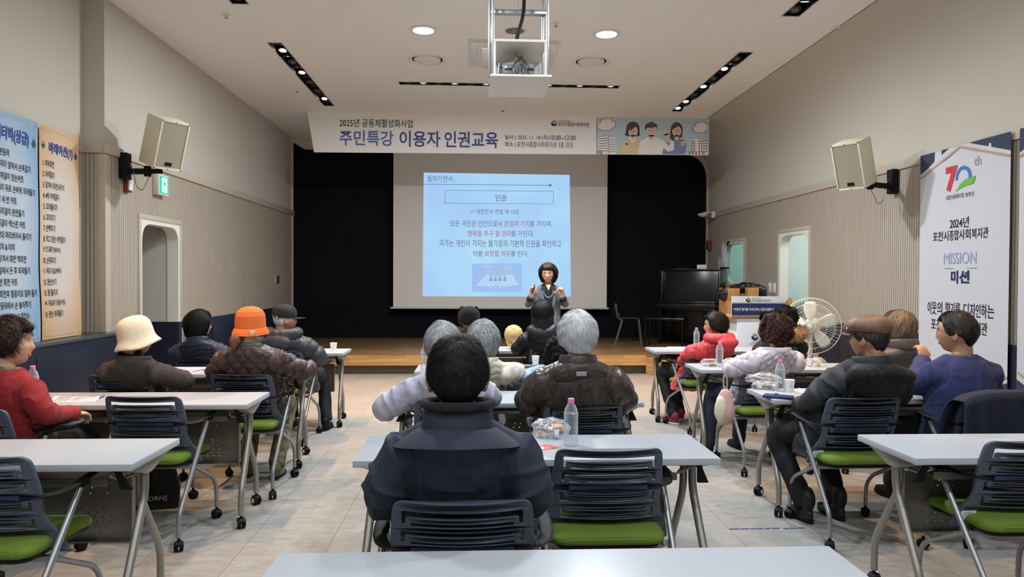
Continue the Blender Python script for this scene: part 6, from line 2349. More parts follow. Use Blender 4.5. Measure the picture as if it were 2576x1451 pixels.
M_orange = mat('knit_orange', (226, 112, 52), 0.9, bump=0.3, bscale=500, sheen=0.3)
M_quiltb = mat('quilt_brown', (66, 50, 46), 0.45, bump=0.15, bscale=60)
p = Person('woman in an orange knit bucket hat and brown quilted jacket', (-1.58, 5.15), (630, 772), 4.9, rz=0.0, hs=1.03, width=1.08, seed=23, yaw=-0.1, ht=0.017)
p.arms(((0.27, 0.08, 0.76), (0.12, 0.34, 0.76)), ((0.34, 0.16, 0.78), (0.30, 0.40, 0.79)))
p.body(0.007)
p.coat(M_quiltb, 'diamond', amp=0.017, pitch_=0.095, vox=0.0075, puff=1.02)
p.collar(mat('scarf_teal', (104, 122, 118), 0.85, bump=0.3, bscale=100), 0.06, 0.084, 0.082, 0.016, 'scarf', wob=0.006)
h = p.hair('under', hmat('hair_reddish', [(60, 34, 26), (112, 66, 48), (160, 104, 78)]), n=0, ln=0.04, w=0.0014)
tl_ = MB()
tl_.tube(arcpts([tuple(p.T @ Vector((-0.02, -0.08, -0.05))), tuple(p.T @ Vector((-0.05, -0.115, -0.085))), tuple(p.T @ Vector((-0.055, -0.125, -0.15)))], 0.04, 6), [0.02, 0.03, 0.036, 0.038, 0.038, 0.036, 0.032, 0.026, 0.010], 16)
tl_.build('ponytail', mat('ponytail_red', (112, 68, 50), 0.5, var=0.3, vscale=60, stretch=(1, 1, 0.15), bump=0.9, bscale=80), h, smooth=180, fn=lambda P, n: P + n * (0.004 * noise3(P * np.array([160, 160, 16]), 3, 6))[:, None])
Th = p.T @ Matrix.Rotation(0.05, 4, 'X') @ Matrix.Scale(1.15, 4, Vector((0, 1, 0)))
prof = [(0.112, -0.052), (0.107, -0.034), (0.100, -0.018), (0.093, -0.008), (0.092, 0.03), (0.089, 0.072), (0.077, 0.100), (0.054, 0.119), (0.026, 0.129), (0.0005, 0.132)]
P_ = []
zz = np.array([q[1] for q in prof])
arc = np.concatenate([[0], np.cumsum(np.hypot(np.diff([q[0] for q in prof]), np.diff(zz)))])
nn = 90
rings = []
for i in range(nn):
    t = arc[-1] * i / (nn - 1)
    r, z = np.interp(t, arc, [q[0] for q in prof]), np.interp(t, arc, zz)
    ring = []
    for k in range(200):
        a = 2 * PI * k / 200
        if z > -0.010:
            b = 0.0035 * (abs(math.sin(a * 26)) ** 0.6) * (abs(math.sin(PI * t / 0.0125)) ** 0.6)
        else:
            b = 0.004 * abs(math.sin(a * 30))
        ring.append(tuple(Th @ Vector(((r + b) * math.cos(a), (r + b) * math.sin(a), z))))
    rings.append(ring)
MB().rings(rings, cap=False).build('knit_hat', M_orange, p.root, smooth=180)
MB().box(-0.016, 0.016, -0.004, 0.002, -0.012, 0.014, T=Th @ Matrix.Rotation(0.55, 4, 'Z') @ Matrix.Translation((0.0, -0.108, -0.030))).build('hat_label', mat('label_cream', (214, 190, 160), 0.6), p.root, bevel=0.001)
p.legs(mat('camo', (104, 98, 74), 0.85, var=0.5, vscale=24), mat('boot_camo', (96, 88, 64), 0.8, var=0.5, vscale=40), feet=((-0.1, 0.10, 0.09), (0.12, 0.05, 0.09)), knees=((-0.12, 0.36, 0.50), (0.13, 0.36, 0.50)))

M_navyp = mat('puffer_navy', (36, 42, 62), 0.55)
p = Person('dark-haired person in a navy finely quilted puffer jacket, glasses, far left', (-2.43, 6.62), (500, 777), 6.34, hs=1.03, width=1.02, seed=24, yaw=-0.75, ht=0.026, rz=-0.05)
p.arms(UP, UP)
p.body(0.009)
p.specs(M_gl)
p.coat(M_navyp, 'fine', amp=0.013, pitch_=0.042, vox=0.0075)
p.collar(M_navyp, 0.075, 0.095, 0.09, 0.012)
p.hair('bob', H_black, n=2200, ln=0.05, w=0.0014, messy=0.4, tone=0.35)

M_greyp = mat('puffer_darkgrey', (52, 56, 64), 0.5)
p = Person('man in a black baseball cap and dark grey hooded puffer, looking right', (-1.72, 6.62), (716, 767), 6.40, hs=1.04, width=1.18, seed=25, yaw=-0.95, ht=0.016, rz=-0.05, skin=M_skin2)
p.arms(((0.26, 0.08, 0.76), (0.12, 0.33, 0.74)), ((0.30, 0.06, 0.72), (0.22, 0.30, 0.70)))
p.body(0.007)
p.face(lips=True)
p.coat(M_greyp, 'puffer', amp=0.018, pitch_=0.10, puff=1.05)
blob('hood', M_greyp, p.root, [((p.N.x + 0.12 * math.cos(a), p.N.y + 0.0 + 0.10 * math.sin(a), p.N.z + 0.015 + 0.01 * math.sin(a)), (0.055, 0.05, 0.05)) for a in [PI * 0.9 + PI * 1.2 * k / 9 for k in range(10)]] + [((p.N.x - 0.02, p.N.y - 0.12, p.N.z - 0.06), (0.13, 0.05, 0.07))], amp=0.006, fr=40)
p.hair('under', H_white, n=700, ln=0.02, w=0.0008, tone=0.7, messy=0.0)


def ballcap(parent, T, m, patch=None, open_back=True):
    c = MB()
    prof = [(0.093, 0.018), (0.096, 0.03), (0.097, 0.055), (0.090, 0.088), (0.070, 0.114), (0.036, 0.130), (0.0005, 0.134)]
    D = []
    for r, z in prof:
        D.append([tuple(T @ Vector((r * math.cos(a), r * 1.1 * math.sin(a) - 0.006, z + (0.028 * max(0, 1 - ((a - 1.5 * PI) / 0.5) ** 2) if open_back and z < 0.05 else 0)))) for a in [2 * PI * k / 48 for k in range(48)]])
    c.rings(D, cap=False)
    cap = c.build('cap_crown', m, parent, smooth=60)
    b = []
    for i in range(13):
        a = PI * (0.18 + 0.64 * i / 12)
        x = 0.094 * math.cos(a)
        y = 0.104 * math.sin(a) - 0.006
        k = math.sin(PI * i / 12)
        b.append([tuple(T @ Vector(v)) for v in ((x, y, 0.022), (x * 1.05, y + 0.075 * k + 0.006, 0.012 + 0.010 * k), (x * 1.05, y + 0.075 * k + 0.006, 0.008 + 0.010 * k), (x, y, 0.017))])
    MB().rings(b).build('cap_brim', m, cap, smooth=60)
    MB().ell(T @ Vector((0, -0.006, 0.134)), (0.007, 0.007, 0.005)).build('cap_button', m, cap)
    seam = MB()
    for k in range(6):
        a = PI / 6 + PI * k / 3
        seam.tube([T @ Vector((r * 1.008 * math.cos(a), r * 1.1 * 1.008 * math.sin(a) - 0.006, z)) for r, z in prof[2:]], 0.0012, 5)
    seam.build('cap_seam', m, cap)
    return cap


M_capb = mat('cap_black', (30, 31, 34), 0.85, bump=0.2, bscale=400)
cp = ballcap(p.root, p.T @ Matrix.Rotation(-0.05, 4, 'X'), M_capb)
MB().tube([p.T @ Vector((0.060 * math.cos(a), -0.096 + 0.012 * abs(math.cos(a)), 0.022 + 0.03 * math.sin(a))) for a in [PI * k / 12 for k in range(13)]], 0.006, 8).build('cap_strap', mat('strap_white', (214, 212, 206), 0.7), cp)
p.legs(mat('trousers_black', (18, 18, 21), 0.8), M_blackp, knees=((-0.12, 0.38, 0.50), (0.2, 0.36, 0.50)), feet=((-0.1, 0.35, 0.09), (0.26, 0.22, 0.09)))

# ---- right column
M_coral = mat('coat_coral', (220, 76, 84), 0.6)
p = Person('woman in a coral hooded quilted coat and glasses, looking left', (2.15, 7.0), (1801, 782), 6.72, rz=0.45, hs=1.04, width=1.05, seed=31, yaw=0.75, ht=0.026)
p.arms(((0.25, 0.04, 0.76), (0.16, 0.26, 0.64)), ((0.26, 0.08, 0.76), (0.14, 0.30, 0.74)))
p.body(0.0055)
p.face(glasses=M_gl, brow=None)
p.coat(M_coral, 'diamond', amp=0.014, pitch_=0.10, hem=0.36, flare=1.15, vox=0.0075)
blob('hood', M_coral, p.root, [((p.N.x + 0.11 * math.cos(a), p.N.y - 0.02 + 0.09 * math.sin(a), p.N.z + 0.02), (0.055, 0.05, 0.048)) for a in [PI * 0.85 + PI * 1.3 * k / 9 for k in range(10)]] + [((p.N.x, p.N.y - 0.13, p.N.z - 0.02), (0.12, 0.06, 0.06)), ((p.N.x, p.N.y - 0.12, p.N.z - 0.06), (0.09, 0.05, 0.06))], amp=0.005, fr=40)
p.hair('full', H_brown, n=3000, ln=0.05, w=0.0014, messy=0.8, tone=0.35)
p.sole = mat('sole_white', (200, 196, 196), 0.6)
p.legs(mat('leggings_black', (18, 18, 21), 0.8), mat('sneaker_plum', (118, 44, 62), 0.7), knees=((-0.12, 0.36, 0.50), (0.06, 0.38, 0.50)), feet=((-0.16, 0.10, 0.09), (0.04, 0.24, 0.09)), r=0.078)

M_pale = mat('coat_pale', (204, 198, 212), 0.6)
p = Person('woman with short reddish curly hair in a pale quilted coat, right column', (2.19, 5.58), (1950, 784), 5.30, rz=0.12, hs=1.04, width=1.10, seed=32, yaw=0.30, ht=0.030)
p.arms(((0.30, 0.08, 0.76), (0.16, 0.34, 0.74)), ((0.27, 0.12, 0.78), (0.12, 0.36, 0.76)))
p.body(0.007)
p.coat(M_pale, 'diamond', amp=0.014, pitch_=0.072, hem=0.38, vox=0.007)
p.collar(M_pale, 0.045, 0.105, 0.112, 0.012)
MB().box(p.N.x - 0.022, p.N.x + 0.022, p.N.y - 0.132, p.N.y - 0.126, p.N.z - 0.048, p.N.z - 0.034).build('woven_label', mat('label_grey', (120, 122, 128), 0.6), p.root, bevel=0.001)
p.hair('perm', H_maroon, n=3600, ln=0.05, w=0.0016, curl=0.007, tone=0.45)
p.legs(mat('jeans_navy', (30, 34, 52), 0.85), M_blackp, knees=((-0.20, 0.30, 0.50), (0.12, 0.4, 0.5)), feet=((-0.30, 0.16, 0.09), (0.1, 0.4, 0.09)))

p = Person('person with curly black hair and a tan fur-trimmed hood, beside the fan', (2.88, 7.06), (1974, 770), 6.85, rz=0.15, hs=1.03, width=1.05, seed=33, yaw=0.25, ht=0.028)
p.arms(UP, UP)
p.body(0.010)
M_blk2 = mat('parka_black', (24, 25, 28), 0.75)
p.coat(M_blk2, 'plain', amp=0.006)
p.hair('perm', H_black, n=1800, ln=0.05, w=0.0018, curl=0.006, tone=0.4)
M_fur = mat('fur_tan', (176, 138, 100), 0.95, var=0.35, vscale=60, bump=0.9, bscale=130, sheen=0.5)
fc = [((p.N.x + 0.13 * math.cos(a), p.N.y - 0.06 + 0.07 * math.sin(a), p.N.z + 0.02 + 0.02 * math.sin(a)), (0.058, 0.05, 0.055)) for a in [PI + PI * 1.15 * k / 9 for k in range(10)]]
fu = blob('fur_trim', M_fur, p.root, fc, amp=0.008, fr=80)
r = np.random.default_rng(5)
nF = 2600
ci = r.integers(0, len(fc), nF)
dd = unit(r.normal(size=(nF, 3)))
base = np.array([fc[i][0] for i in ci]) + dd * np.array([0.055, 0.048, 0.052])
K = 4
pts = np.stack([base + dd * 0.010 * k + r.normal(size=(nF, 3)) * 0.003 * k for k in range(K)], 1)
wv_ = unit(np.cross(dd, r.normal(size=(nF, 3))))
wdt = np.stack([wv_ * 0.0022 * (1 - k / K) for k in range(K)], 1)
ribbons(pts, wdt, np.clip(r.normal(0.5, 0.25, nF), 0, 1), 'fur_strands', hmat('fur_tone', [(110, 80, 54), (182, 144, 106), (222, 194, 158)], 0.8), fu, Matrix.Identity(4))

M_taupe = mat('puffer_taupe', (84, 78, 76), 0.5)
p = Person('person with tawny grey hair in a taupe high-collared puffer, behind the flat-cap man', (3.03, 5.62), (2262, 780), 5.35, rz=0.08, hs=1.05, width=1.10, seed=34, yaw=0.5, ht=0.024)
p.arms(UP, ((0.27, 0.12, 0.78), (0.12, 0.36, 0.76)))
p.body(0.009)
p.coat(M_taupe, 'puffer', amp=0.020, pitch_=0.105, puff=1.05)
p.collar(M_taupe, 0.095, 0.125, 0.130, 0.026, wob=0.004)
p.collar(mat('inner_collar', (24, 24, 26), 0.85), 0.085, 0.095, 0.09, 0.02, 'inner_collar', z0=-0.01)
p.hair('puffy', H_tawny, n=4500, ln=0.07, w=0.0012, messy=0.4, tone=0.5)

M_parka = mat('parka_charcoal', (38, 42, 48), 0.65, bump=0.15, bscale=300)
M_velour = mat('hood_velour', (9, 9, 10), 0.98, bump=0.5, bscale=220, sheen=0.5)
p = Person('man in a brown leather flat cap and dark parka with black lined hood', (2.14, 4.16), (2186, 792), 3.98, rz=0.10, hs=1.06, width=1.20, seed=35, yaw=0.50, ht=0.016, skin=M_skin2, pitch=-0.05)
p.arms(((0.30, 0.06, 0.74), (0.22, 0.30, 0.68)), ((0.29, 0.10, 0.76), (0.14, 0.34, 0.75)))
p.body(0.006)
p.face()
p.specs(M_gl)
p.coat(M_parka, 'plain', amp=0.014, vox=0.007)
p.collar(M_parka, 0.075, 0.115, 0.110, 0.016)
def bk(x, z, o_=0.0):
    sx, sy = p.spine(z)
    return (sx + x, sy - 0.125 * p.w - o_, z)


blob('hood_lining', M_velour, p.root, [(bk(x, p.N.z - 0.055 - abs(x) * 0.12, -0.035), (0.06, 0.055, 0.05)) for x in (-0.14, -0.09, -0.04, 0.02, 0.07, 0.12, 0.17)] + [(bk(0.0, p.N.z - 0.12), (0.17, 0.045, 0.08)), (bk(0.03, p.N.z - 0.20), (0.15, 0.042, 0.08)), (bk(0.05, p.N.z - 0.28), (0.10, 0.035, 0.07)), (bk(0.06, p.N.z - 0.34), (0.05, 0.03, 0.04))], amp=0.008, fr=26, vox=0.008)
p.hair('short', H_salt, n=3500, ln=0.03, w=0.0009, messy=0.3, tone=0.45)
M_leather = mat('leather_brown', (112, 82, 64), 0.5, var=0.22, vscale=26, bump=0.25, bscale=120)
Th = p.T @ Matrix.Rotation(0.10, 4, 'X')
fcap = MB()
R_ = []
for (a_, b_, yo, z) in ((0.088, 0.108, 0.0, 0.030), (0.098, 0.118, 0.004, 0.040), (0.106, 0.132, 0.010, 0.060), (0.100, 0.126, 0.008, 0.088), (0.078, 0.100, 0.0, 0.114), (0.046, 0.06, -0.006, 0.128), (0.006, 0.008, -0.008, 0.132)):
    R_.append([tuple(Th @ Vector((a_ * math.cos(t), yo + b_ * math.sin(t), z - 0.022 * sstep(0.02, 0.13, np.array(yo + b_ * math.sin(t))).item()))) for t in [2 * PI * k / 48 for k in range(48)]])
fcap.rings(R_, cap=True)
fco = fcap.build('flat_cap', M_leather, p.root, smooth=180, sub=1)
b = []
for i in range(13):
    a = PI * (0.2 + 0.6 * i / 12)
    x, y, k = 0.090 * math.cos(a), 0.105 * math.sin(a), math.sin(PI * i / 12)
    b.append([tuple(Th @ Vector(v)) for v in ((x, y, 0.024), (x * 1.05, y + 0.045 * k + 0.004, 0.012), (x * 1.05, y + 0.045 * k + 0.004, 0.006), (x, y, 0.016))])
MB().rings(b).build('cap_peak', M_leather, fco, smooth=60)
MB().ell(Th @ Vector((-0.095, 0.075, 0.045)), (0.004, 0.008, 0.008)).build('cap_pin', M_silver, fco)
p.legs(mat('trousers_black', (18, 18, 21), 0.8), mat('boot_black', (26, 24, 24), 0.5), knees=((-0.26, 0.24, 0.50), (0.10, 0.32, 0.50)), feet=((-0.16, 0.04, 0.09), (0.06, 0.06, 0.09)), boot=0.05)

M_sweater = mat('sweater_navy', (44, 52, 96), 0.9, bump=0.25, bscale=500, sheen=0.3)
p = Person('man with brown glasses and short dark hair in a navy sweater, hand raised', (2.90, 4.16), (2409, 783), 4.20, rz=0.05, hs=1.09, width=1.14, seed=36, yaw=0.70, ht=0.012, skin=M_skin2)
p.arms(((0.25, 0.10, 0.79), (0.02, 0.30, 0.94)), ((0.27, 0.10, 0.76), (0.12, 0.34, 0.75)))
p.body(0.0055, hand_kw=(dict(nrm=(0, -1, 0.3), curl=0.9, d=(0.1, 0.35, 0.9)), ()))
p.face()
p.specs(mat('glasses_brown', (112, 78, 56), 0.3))
p.coat(M_sweater, 'plain', amp=0.008, puff=0.96, name='sweater')
p.collar(mat('scarf_leopard', (112, 104, 84), 0.85, var=0.6, vscale=150), 0.05, 0.082, 0.078, 0.014, 'scarf', wob=0.006)
p.hair('short', H_salt, n=7000, ln=0.035, w=0.0007, messy=0.3, tone=0.33)
p.legs(mat('trousers_dark', (28, 28, 32), 0.8), M_blackp)

# ---------------------------------------------------------------- the presenter
M_blazer = mat('blazer_grey', (96, 98, 104), 0.8, bump=0.25, bscale=500, var=0.10, vscale=200)
M_shirt = mat('shirt_black', (16, 16, 19), 0.75)
yP = 8.9
p = Person('woman with a dark bob in a grey blazer, standing before the screen', (0.87, yP), (1379, 662), yP, rz=PI, hs=1.02, width=0.95, seed=41, yaw=-0.22, ht=0.026, seat=0.86, pitch=-0.03)
p.arms(((0.235, 0.02, 1.10), (0.155, 0.15, 1.245)), ((0.26, 0.02, 1.10), (0.215, 0.15, 1.245)))
p.body(0.0045, hand_kw=(dict(nrm=(-0.3, -0.8, 0.2), curl=1.0, d=(0.05, 0.15, 1), bends=(1.3, 1.1, 1.2, 1.3)), dict(nrm=(0.5, -0.7, 0.2), d=(-0.05, 0.25, 1), bends=(0.35, 0.5, 0.6, 0.7))))
p.face(glasses=M_gl, brow=mat('brow_brown', (70, 52, 46), 0.7))
p.coat(M_blazer, 'plain', hem=0.80, amp=0.004, vox=0.007, name='blazer', sleeve=0.86, puff=0.92)
# black shirt front with open collar, between the lapels
fy = p.N.y + 0.095


def front_patch(name, pts, m, push=0.0, th=0.006):
    """shape laid on the chest: points (x, z) wrapped onto the torso front"""
    q = rounded([(x, z) for x, z in pts], 0.006, 3, 0.02)
    me = plate([[tuple(v[:2]) for v in q]], th)
    me.transform(Matrix(((1, 0, 0, 0), (0, 0, 1, 0), (0, 1, 0, 0), (0, 0, 0, 1))))

    def fn(P, n):
        out = P.copy()
        for i in range(len(P)):
            x, z = P[i, 0], P[i, 2]
            sx, sy = p.spine(z)
            t = min(max((z - 0.80) / (p.N.z - 0.80), 0), 1)
            hw = np.interp(t, [0, .3, .5, .7, .84, .92, .97, 1.0], [.18, .163, .163, .168, .166, .14, .10, .07])
            hd = np.interp(t, [0, .3, .5, .7, .84, .92, .97, 1.0], [.131, .124, .119, .114, .105, .093, .08, .068])
            u = min(abs(x - sx) / hw, 0.98)
            out[i, 1] = sy + hd * (1 - u ** 2.3) ** (1 / 2.3) + P[i, 1] + push
        return out
    displace(me, fn)
    me.materials.clear()
    me.materials.append(m)
    return link(name, me, p.root, 60)


nz_ = p.N.z
front_patch('shirt_front', [(-0.055, nz_ - 0.01), (0.055, nz_ - 0.01), (0.070, nz_ - 0.12), (0.045, nz_ - 0.30), (-0.045, nz_ - 0.30), (-0.070, nz_ - 0.12)], M_shirt, 0.006)
front_patch('bare_neckline', [(-0.036, nz_ + 0.005), (0.036, nz_ + 0.005), (0.0, nz_ - 0.075)], p.skin, 0.012)
for e in (-1, 1):
    front_patch('shirt_collar', [(e * 0.030, nz_ + 0.02), (e * 0.072, nz_ + 0.01), (e * 0.098, nz_ - 0.065), (e * 0.040, nz_ - 0.085)], M_shirt, 0.018)
    front_patch('lapel', [(e * 0.098, nz_ - 0.045), (e * 0.115, nz_ - 0.13), (e * 0.048, nz_ - 0.33), (e * 0.036, nz_ - 0.33), (e * 0.060, nz_ - 0.12), (e * 0.066, nz_ - 0.075)], M_blazer, 0.013)
M_pearl = mat('necklace_silver', (206, 204, 190), 0.25, metal=0.6)
nk = MB()
for i in range(31):
    a = PI * i / 30
    x = 0.058 * math.cos(a)
    z = nz_ - 0.075 - 0.085 * math.sin(a)
    sx, sy = p.spine(z)
    nk.ell((x, sy + 0.142 - 0.012 * abs(math.cos(a)), z), (0.004, 0.004, 0.004), None, 8, 6)
nk.build('necklace', M_pearl, p.root)
MB().lathe([(0.0005, 0.004), (0.010, 0.003), (0.014, 0.0)], 12, T=Matrix.Translation((-0.085, p.spine(nz_ - 0.1)[1] + 0.125, nz_ - 0.10)) @ Matrix.Rotation(-PI / 2, 4, 'X')).build('brooch', M_silver, p.root)
for i, (S, E, Wr) in enumerate(p.arm):
    d = (Wr - E).normalized()
    MB().tube([Wr - d * 0.085, Wr - d * 0.045], [0.044, 0.042], 18).build('shirt_cuff', M_shirt, p.root, smooth=60)
    e = -1 if i == 0 else 1
    MB().ell(p.T @ Vector((e * 0.078, 0.0, -0.045)), (0.005, 0.005, 0.005)).build('earring', M_pearl, p.root)
p.hair('bouffant', H_brown, n=4500, ln=0.06, w=0.0013, messy=0.2, tone=0.42, crown=(0.02, 0.0, 0.10))
S, E, Wr = p.arm[1]
q = Wr + Vector((-0.02, 0.055, 0.075))
rt_ = p.root
mk = MB().tube([q + Vector((0.016, 0.01, -0.05)), q + Vector((-0.014, 0.0, 0.055))], [0.012, 0.010], 12, flat=(1, 0.7))
pc = mk.build('presenter_remote', M_blackp, None, smooth=60)
Mr = rt_.matrix_basis.copy() if False else Matrix.Translation(rt_.location) @ Matrix.Rotation(PI, 4, 'Z')
pc.data.transform(Mr)
ctr = sum((Vector(v.co) for v in pc.data.vertices), Vector()) / len(pc.data.vertices)
pc.data.transform(Matrix.Translation(-ctr))
pc.location = ctr
tag(pc, 'small black slide remote held in the raised hand of the presenting woman', 'remote control')
# standing legs
mb = MB()
for e in (-1, 1):
    mb.tube([(e * 0.09, 0.0, 0.92), (e * 0.095, 0.01, 0.50), (e * 0.10, -0.01, 0.09)], [0.092, 0.068, 0.048], 18)
mb.ell((0, 0, 0.90), (0.165, 0.115, 0.10))
mb.build('trousers', mat('slacks_black', (20, 20, 24), 0.8), p.root, smooth=180, remesh=0.010, sm=3)
for e in (-1, 1):
    MB().ell((e * 0.10, 0.05, 0.035), (0.042, 0.125, 0.034)).ell((e * 0.10, -0.01, 0.06), (0.038, 0.05, 0.05)).build('shoe', M_blackp, p.root, smooth=180, remesh=0.008, sm=2)

# ---------------------------------------------------------------- things on the tables
ZT = 0.7195


def film(name, rgb, tint, lo, hi, rough=0.08):
    """thin clear plastic: see-through face on, shiny at a glance"""
    m = mat(name, rgb, rough, spec=0.8)
    b = m.node_tree.nodes['Principled BSDF']
    tr = node(m, 'ShaderNodeBsdfTransparent')
    tr.inputs[0].default_value = (*tint, 1)
    lw = node(m, 'ShaderNodeLayerWeight')
    lw.inputs[0].default_value = 0.35
    mr = node(m, 'ShaderNodeMapRange')
    mr.inputs[3].default_value = lo
    mr.inputs[4].default_value = hi
    lk(m, lw.outputs[1], mr.inputs[0])
    mx = node(m, 'ShaderNodeMixShader')
    lk(m, mr.outputs[0], mx.inputs[0])
    lk(m, tr.outputs[0], mx.inputs[1])
    lk(m, b.outputs[0], mx.inputs[2])
    lk(m, mx.outputs[0], m.node_tree.nodes['Material Output'].inputs[0])
    return m


M_clear = film('clear_plastic', (226, 232, 238), (0.97, 0.98, 0.99), 0.10, 0.85)
M_pink = mat('cap_pink', (232, 132, 200), 0.45)
M_paper = mat('paper_white', (222, 224, 232), 0.7)
M_cup = mat('paper_cup', (230, 228, 222), 0.6)


def bottle(x, y, label, z=ZT, first=[None]):
    if first[0] is None:
        t = thing('water_bottle', label, 'bottle', (x, y, z), 0, 'clear water bottles with pink caps')
        prof = [(0.0005, 0.002), (0.028, 0.001), (0.0315, 0.006)]
        for k in range(11):
            prof += [(0.0325, 0.012 + k * 0.0105), (0.0302, 0.017 + k * 0.0105)]
        prof += [(0.0325, 0.130), (0.0320, 0.142), (0.026, 0.165), (0.016, 0.183), (0.0125, 0.190), (0.0125, 0.196)]
        MB().lathe(prof, 28, cap=False).build('bottle_body', M_clear, t, smooth=60)
        w = [(0.0005, 0.004)] + [(r * 0.93, zz + 0.001) for r, zz in prof[1:] if zz < 0.150] + [(0.0005, 0.1500)]
        MB().lathe(w, 28, cap=False).build('water', film('water', (214, 224, 232), (0.93, 0.96, 0.98), 0.03, 0.5), t, smooth=60)
        c = MB().lathe([(0.0005, 0.208), (0.0140, 0.208), (0.0148, 0.205), (0.0148, 0.190), (0.0140, 0.188), (0.0005, 0.190)], 24)
        c.build('bottle_cap', M_pink, t, smooth=40)
        first[0] = t
        return t
    return place(first[0], (x, y, z), random.uniform(0, 6), label, False)


def tx(px, py, z=ZT):
    p = at(px, py, 'z', z)
    return p.x, p.y


bottle(*tx(1436, 1120), 'clear water bottle with pink cap beside the bag of sweets, nearest the camera')
bottle(*tx(1962, 984), 'clear water bottle with pink cap next to the paper cup and food tray, right column')
bottle(*tx(1810, 921), 'clear water bottle with pink cap beside the pale quilted coat')
bottle(*tx(1752, 872), 'clear water bottle with pink cap in front of the woman in the coral coat')
bottle(at(82, 930, 'y', 4.3).x, 4.3, 'water bottle with pink cap beside the red cardigan, left edge')
bottle(*tx(1068, 933), 'water bottle with pink cap behind the lavender jacket')
bottle(2.67, 4.55, 'water bottle whose pink cap shows between the flat-cap man and the navy sweater')


def cup(x, y, label, s=1.0):
    t = thing('paper_cup', label, 'cup', (x, y, ZT), 0, 'white paper cups')
    MB().lathe([(0.0005, 0.004), (0.024, 0.004), (0.0255, 0.0005), (0.0345, 0.074), (0.0358, 0.078), (0.0350, 0.080), (0.0335, 0.078), (0.0248, 0.006), (0.0005, 0.006)], 28, T=Matrix.Scale(s, 4), cap=False).build('cup', M_cup, t)
    q = MB()
    for i in range(3):
        q.box(-0.008 + i * 0.006, -0.004 + i * 0.006, -0.0318 * s, -0.0290 * s, 0.038, 0.041)
    q.build('print_mark', mat('cup_print', (90, 110, 150), 0.6), t, smooth=0)
    return t


cup(*tx(839, 882), 'white paper cup on the front left table beside the stage')
cup(*tx(1347, 917), 'white paper cup beside the black phone, centre column', 0.95)
cup(*tx(1985, 985), 'white paper cup beside the food tray and navy phone wallet')


def sheet(corners, label, lines=8, col=M_paper, z=ZT):
    P = [at(u, v, 'z', z) for u, v in corners]
    c = sum((Vector(q) for q in P), Vector()) / 4
    t = thing('paper_sheet', label, 'paper', (c.x, c.y, z), 0, 'printed sheets on the tables')
    loc = [q - Vector((c.x, c.y, z)) for q in P]
    vs, fs = [], []
    n = 8
    for j in range(n + 1):
        for i in range(n + 1):
            a, b = i / n, j / n
            q = loc[0] * (1 - a) * (1 - b) + loc[1] * a * (1 - b) + loc[2] * a * b + loc[3] * (1 - a) * b
            vs.append((q.x, q.y, 0.0012 + 0.003 * max(0, a - 0.8)))
    for j in range(n):
        for i in range(n):
            k = j * (n + 1) + i
            fs.append((k, k + 1, k + n + 2, k + n + 1))
    MB().add(vs, fs).build('sheet', col, t, smooth=180)
    q = MB()
    for i in range(lines):
        b = 0.12 + 0.78 * i / max(lines - 1, 1)
        for a0, a1 in ((0.1, 0.42), (0.46, 0.9 - 0.25 * (i % 3 == 2))):
            pts = []
            for a, bb in ((a0, b), (a1, b), (a1, b + 0.03), (a0, b + 0.03)):
                v = loc[0] * (1 - a) * (1 - bb) + loc[1] * a * (1 - bb) + loc[2] * a * bb + loc[3] * (1 - a) * bb
                pts.append((v.x, v.y, 0.0026 + 0.003 * max(0, a - 0.8)))
            q.add(pts, [(0, 1, 2, 3)])
    q.build('printed_line', mat('print_violetgrey', (160, 156, 176), 0.7), t, smooth=0)
    return t


sheet([(116, 1012), (238, 1011), (256, 998), (140, 996)], 'printed sheet on the table beside the woman in the red cardigan')
sheet([(420, 938), (502, 938), (524, 924), (448, 924)], 'printed sheet under the red pen, left column')
sheet([(742, 941), (762, 936), (756, 924), (690, 926)], 'printed sheet under the sleeve of the woman in the orange hat')
sheet([(812, 885), (836, 885), (836, 877), (815, 877)], 'printed sheet beside the paper cup on the front left table')
sheet([(1673, 878), (1742, 877), (1744, 872), (1680, 872)], 'printed sheet in front of the bottle beside the coral coat')
sheet([(1998, 982), (2040, 995), (2046, 985), (2010, 976)], 'printed sheet behind the paper cup, flat-cap man\'s table')
sheet([(1295, 926), (1322, 925), (1316, 917), (1294, 917)], 'printed sheet beside the black phone, centre column')
sheet([(2300, 1003), (2340, 1001), (2336, 994), (2300, 994)], 'printed sheet in front of the man in the navy sweater')


def pen(a, b, m, label, z=ZT):
    A, B = at(*a, 'z', z + 0.005), at(*b, 'z', z + 0.005)
    c = (A + B) / 2
    t = thing('pen', label, 'pen', (c.x, c.y, z), 0)
    A, B = A - t.location, B - t.location
    d = (B - A)
    MB().tube([A, A + d * 0.08, A + d * 0.9, B], [0.0015, 0.0045, 0.0045, 0.004], 10).build('barrel', m, t)
    MB().tube([A + d * 0.55 + Vector((0, 0, 0.004)), A + d * 0.95 + Vector((0, 0, 0.006))], 0.0014, 6).build('clip', M_silver, t)


pen((484, 935), (514, 929), mat('pen_red', (196, 60, 96), 0.4), 'red pen lying on the sheet between the cream hat and the orange hat')
pen((1725, 877), (1737, 874), mat('pen_blue', (44, 70, 130), 0.4), 'blue pen on the sheet beside the coral coat')
pen((1838, 921), (1852, 926), mat('pen_violet', (168, 90, 190), 0.4), 'violet pen beside the pale quilted sleeve')
pen((250, 1001), (262, 996), mat('pen_blue', (44, 70, 130), 0.4), 'blue pen beyond the printed sheet, left column, behind the empty chair')

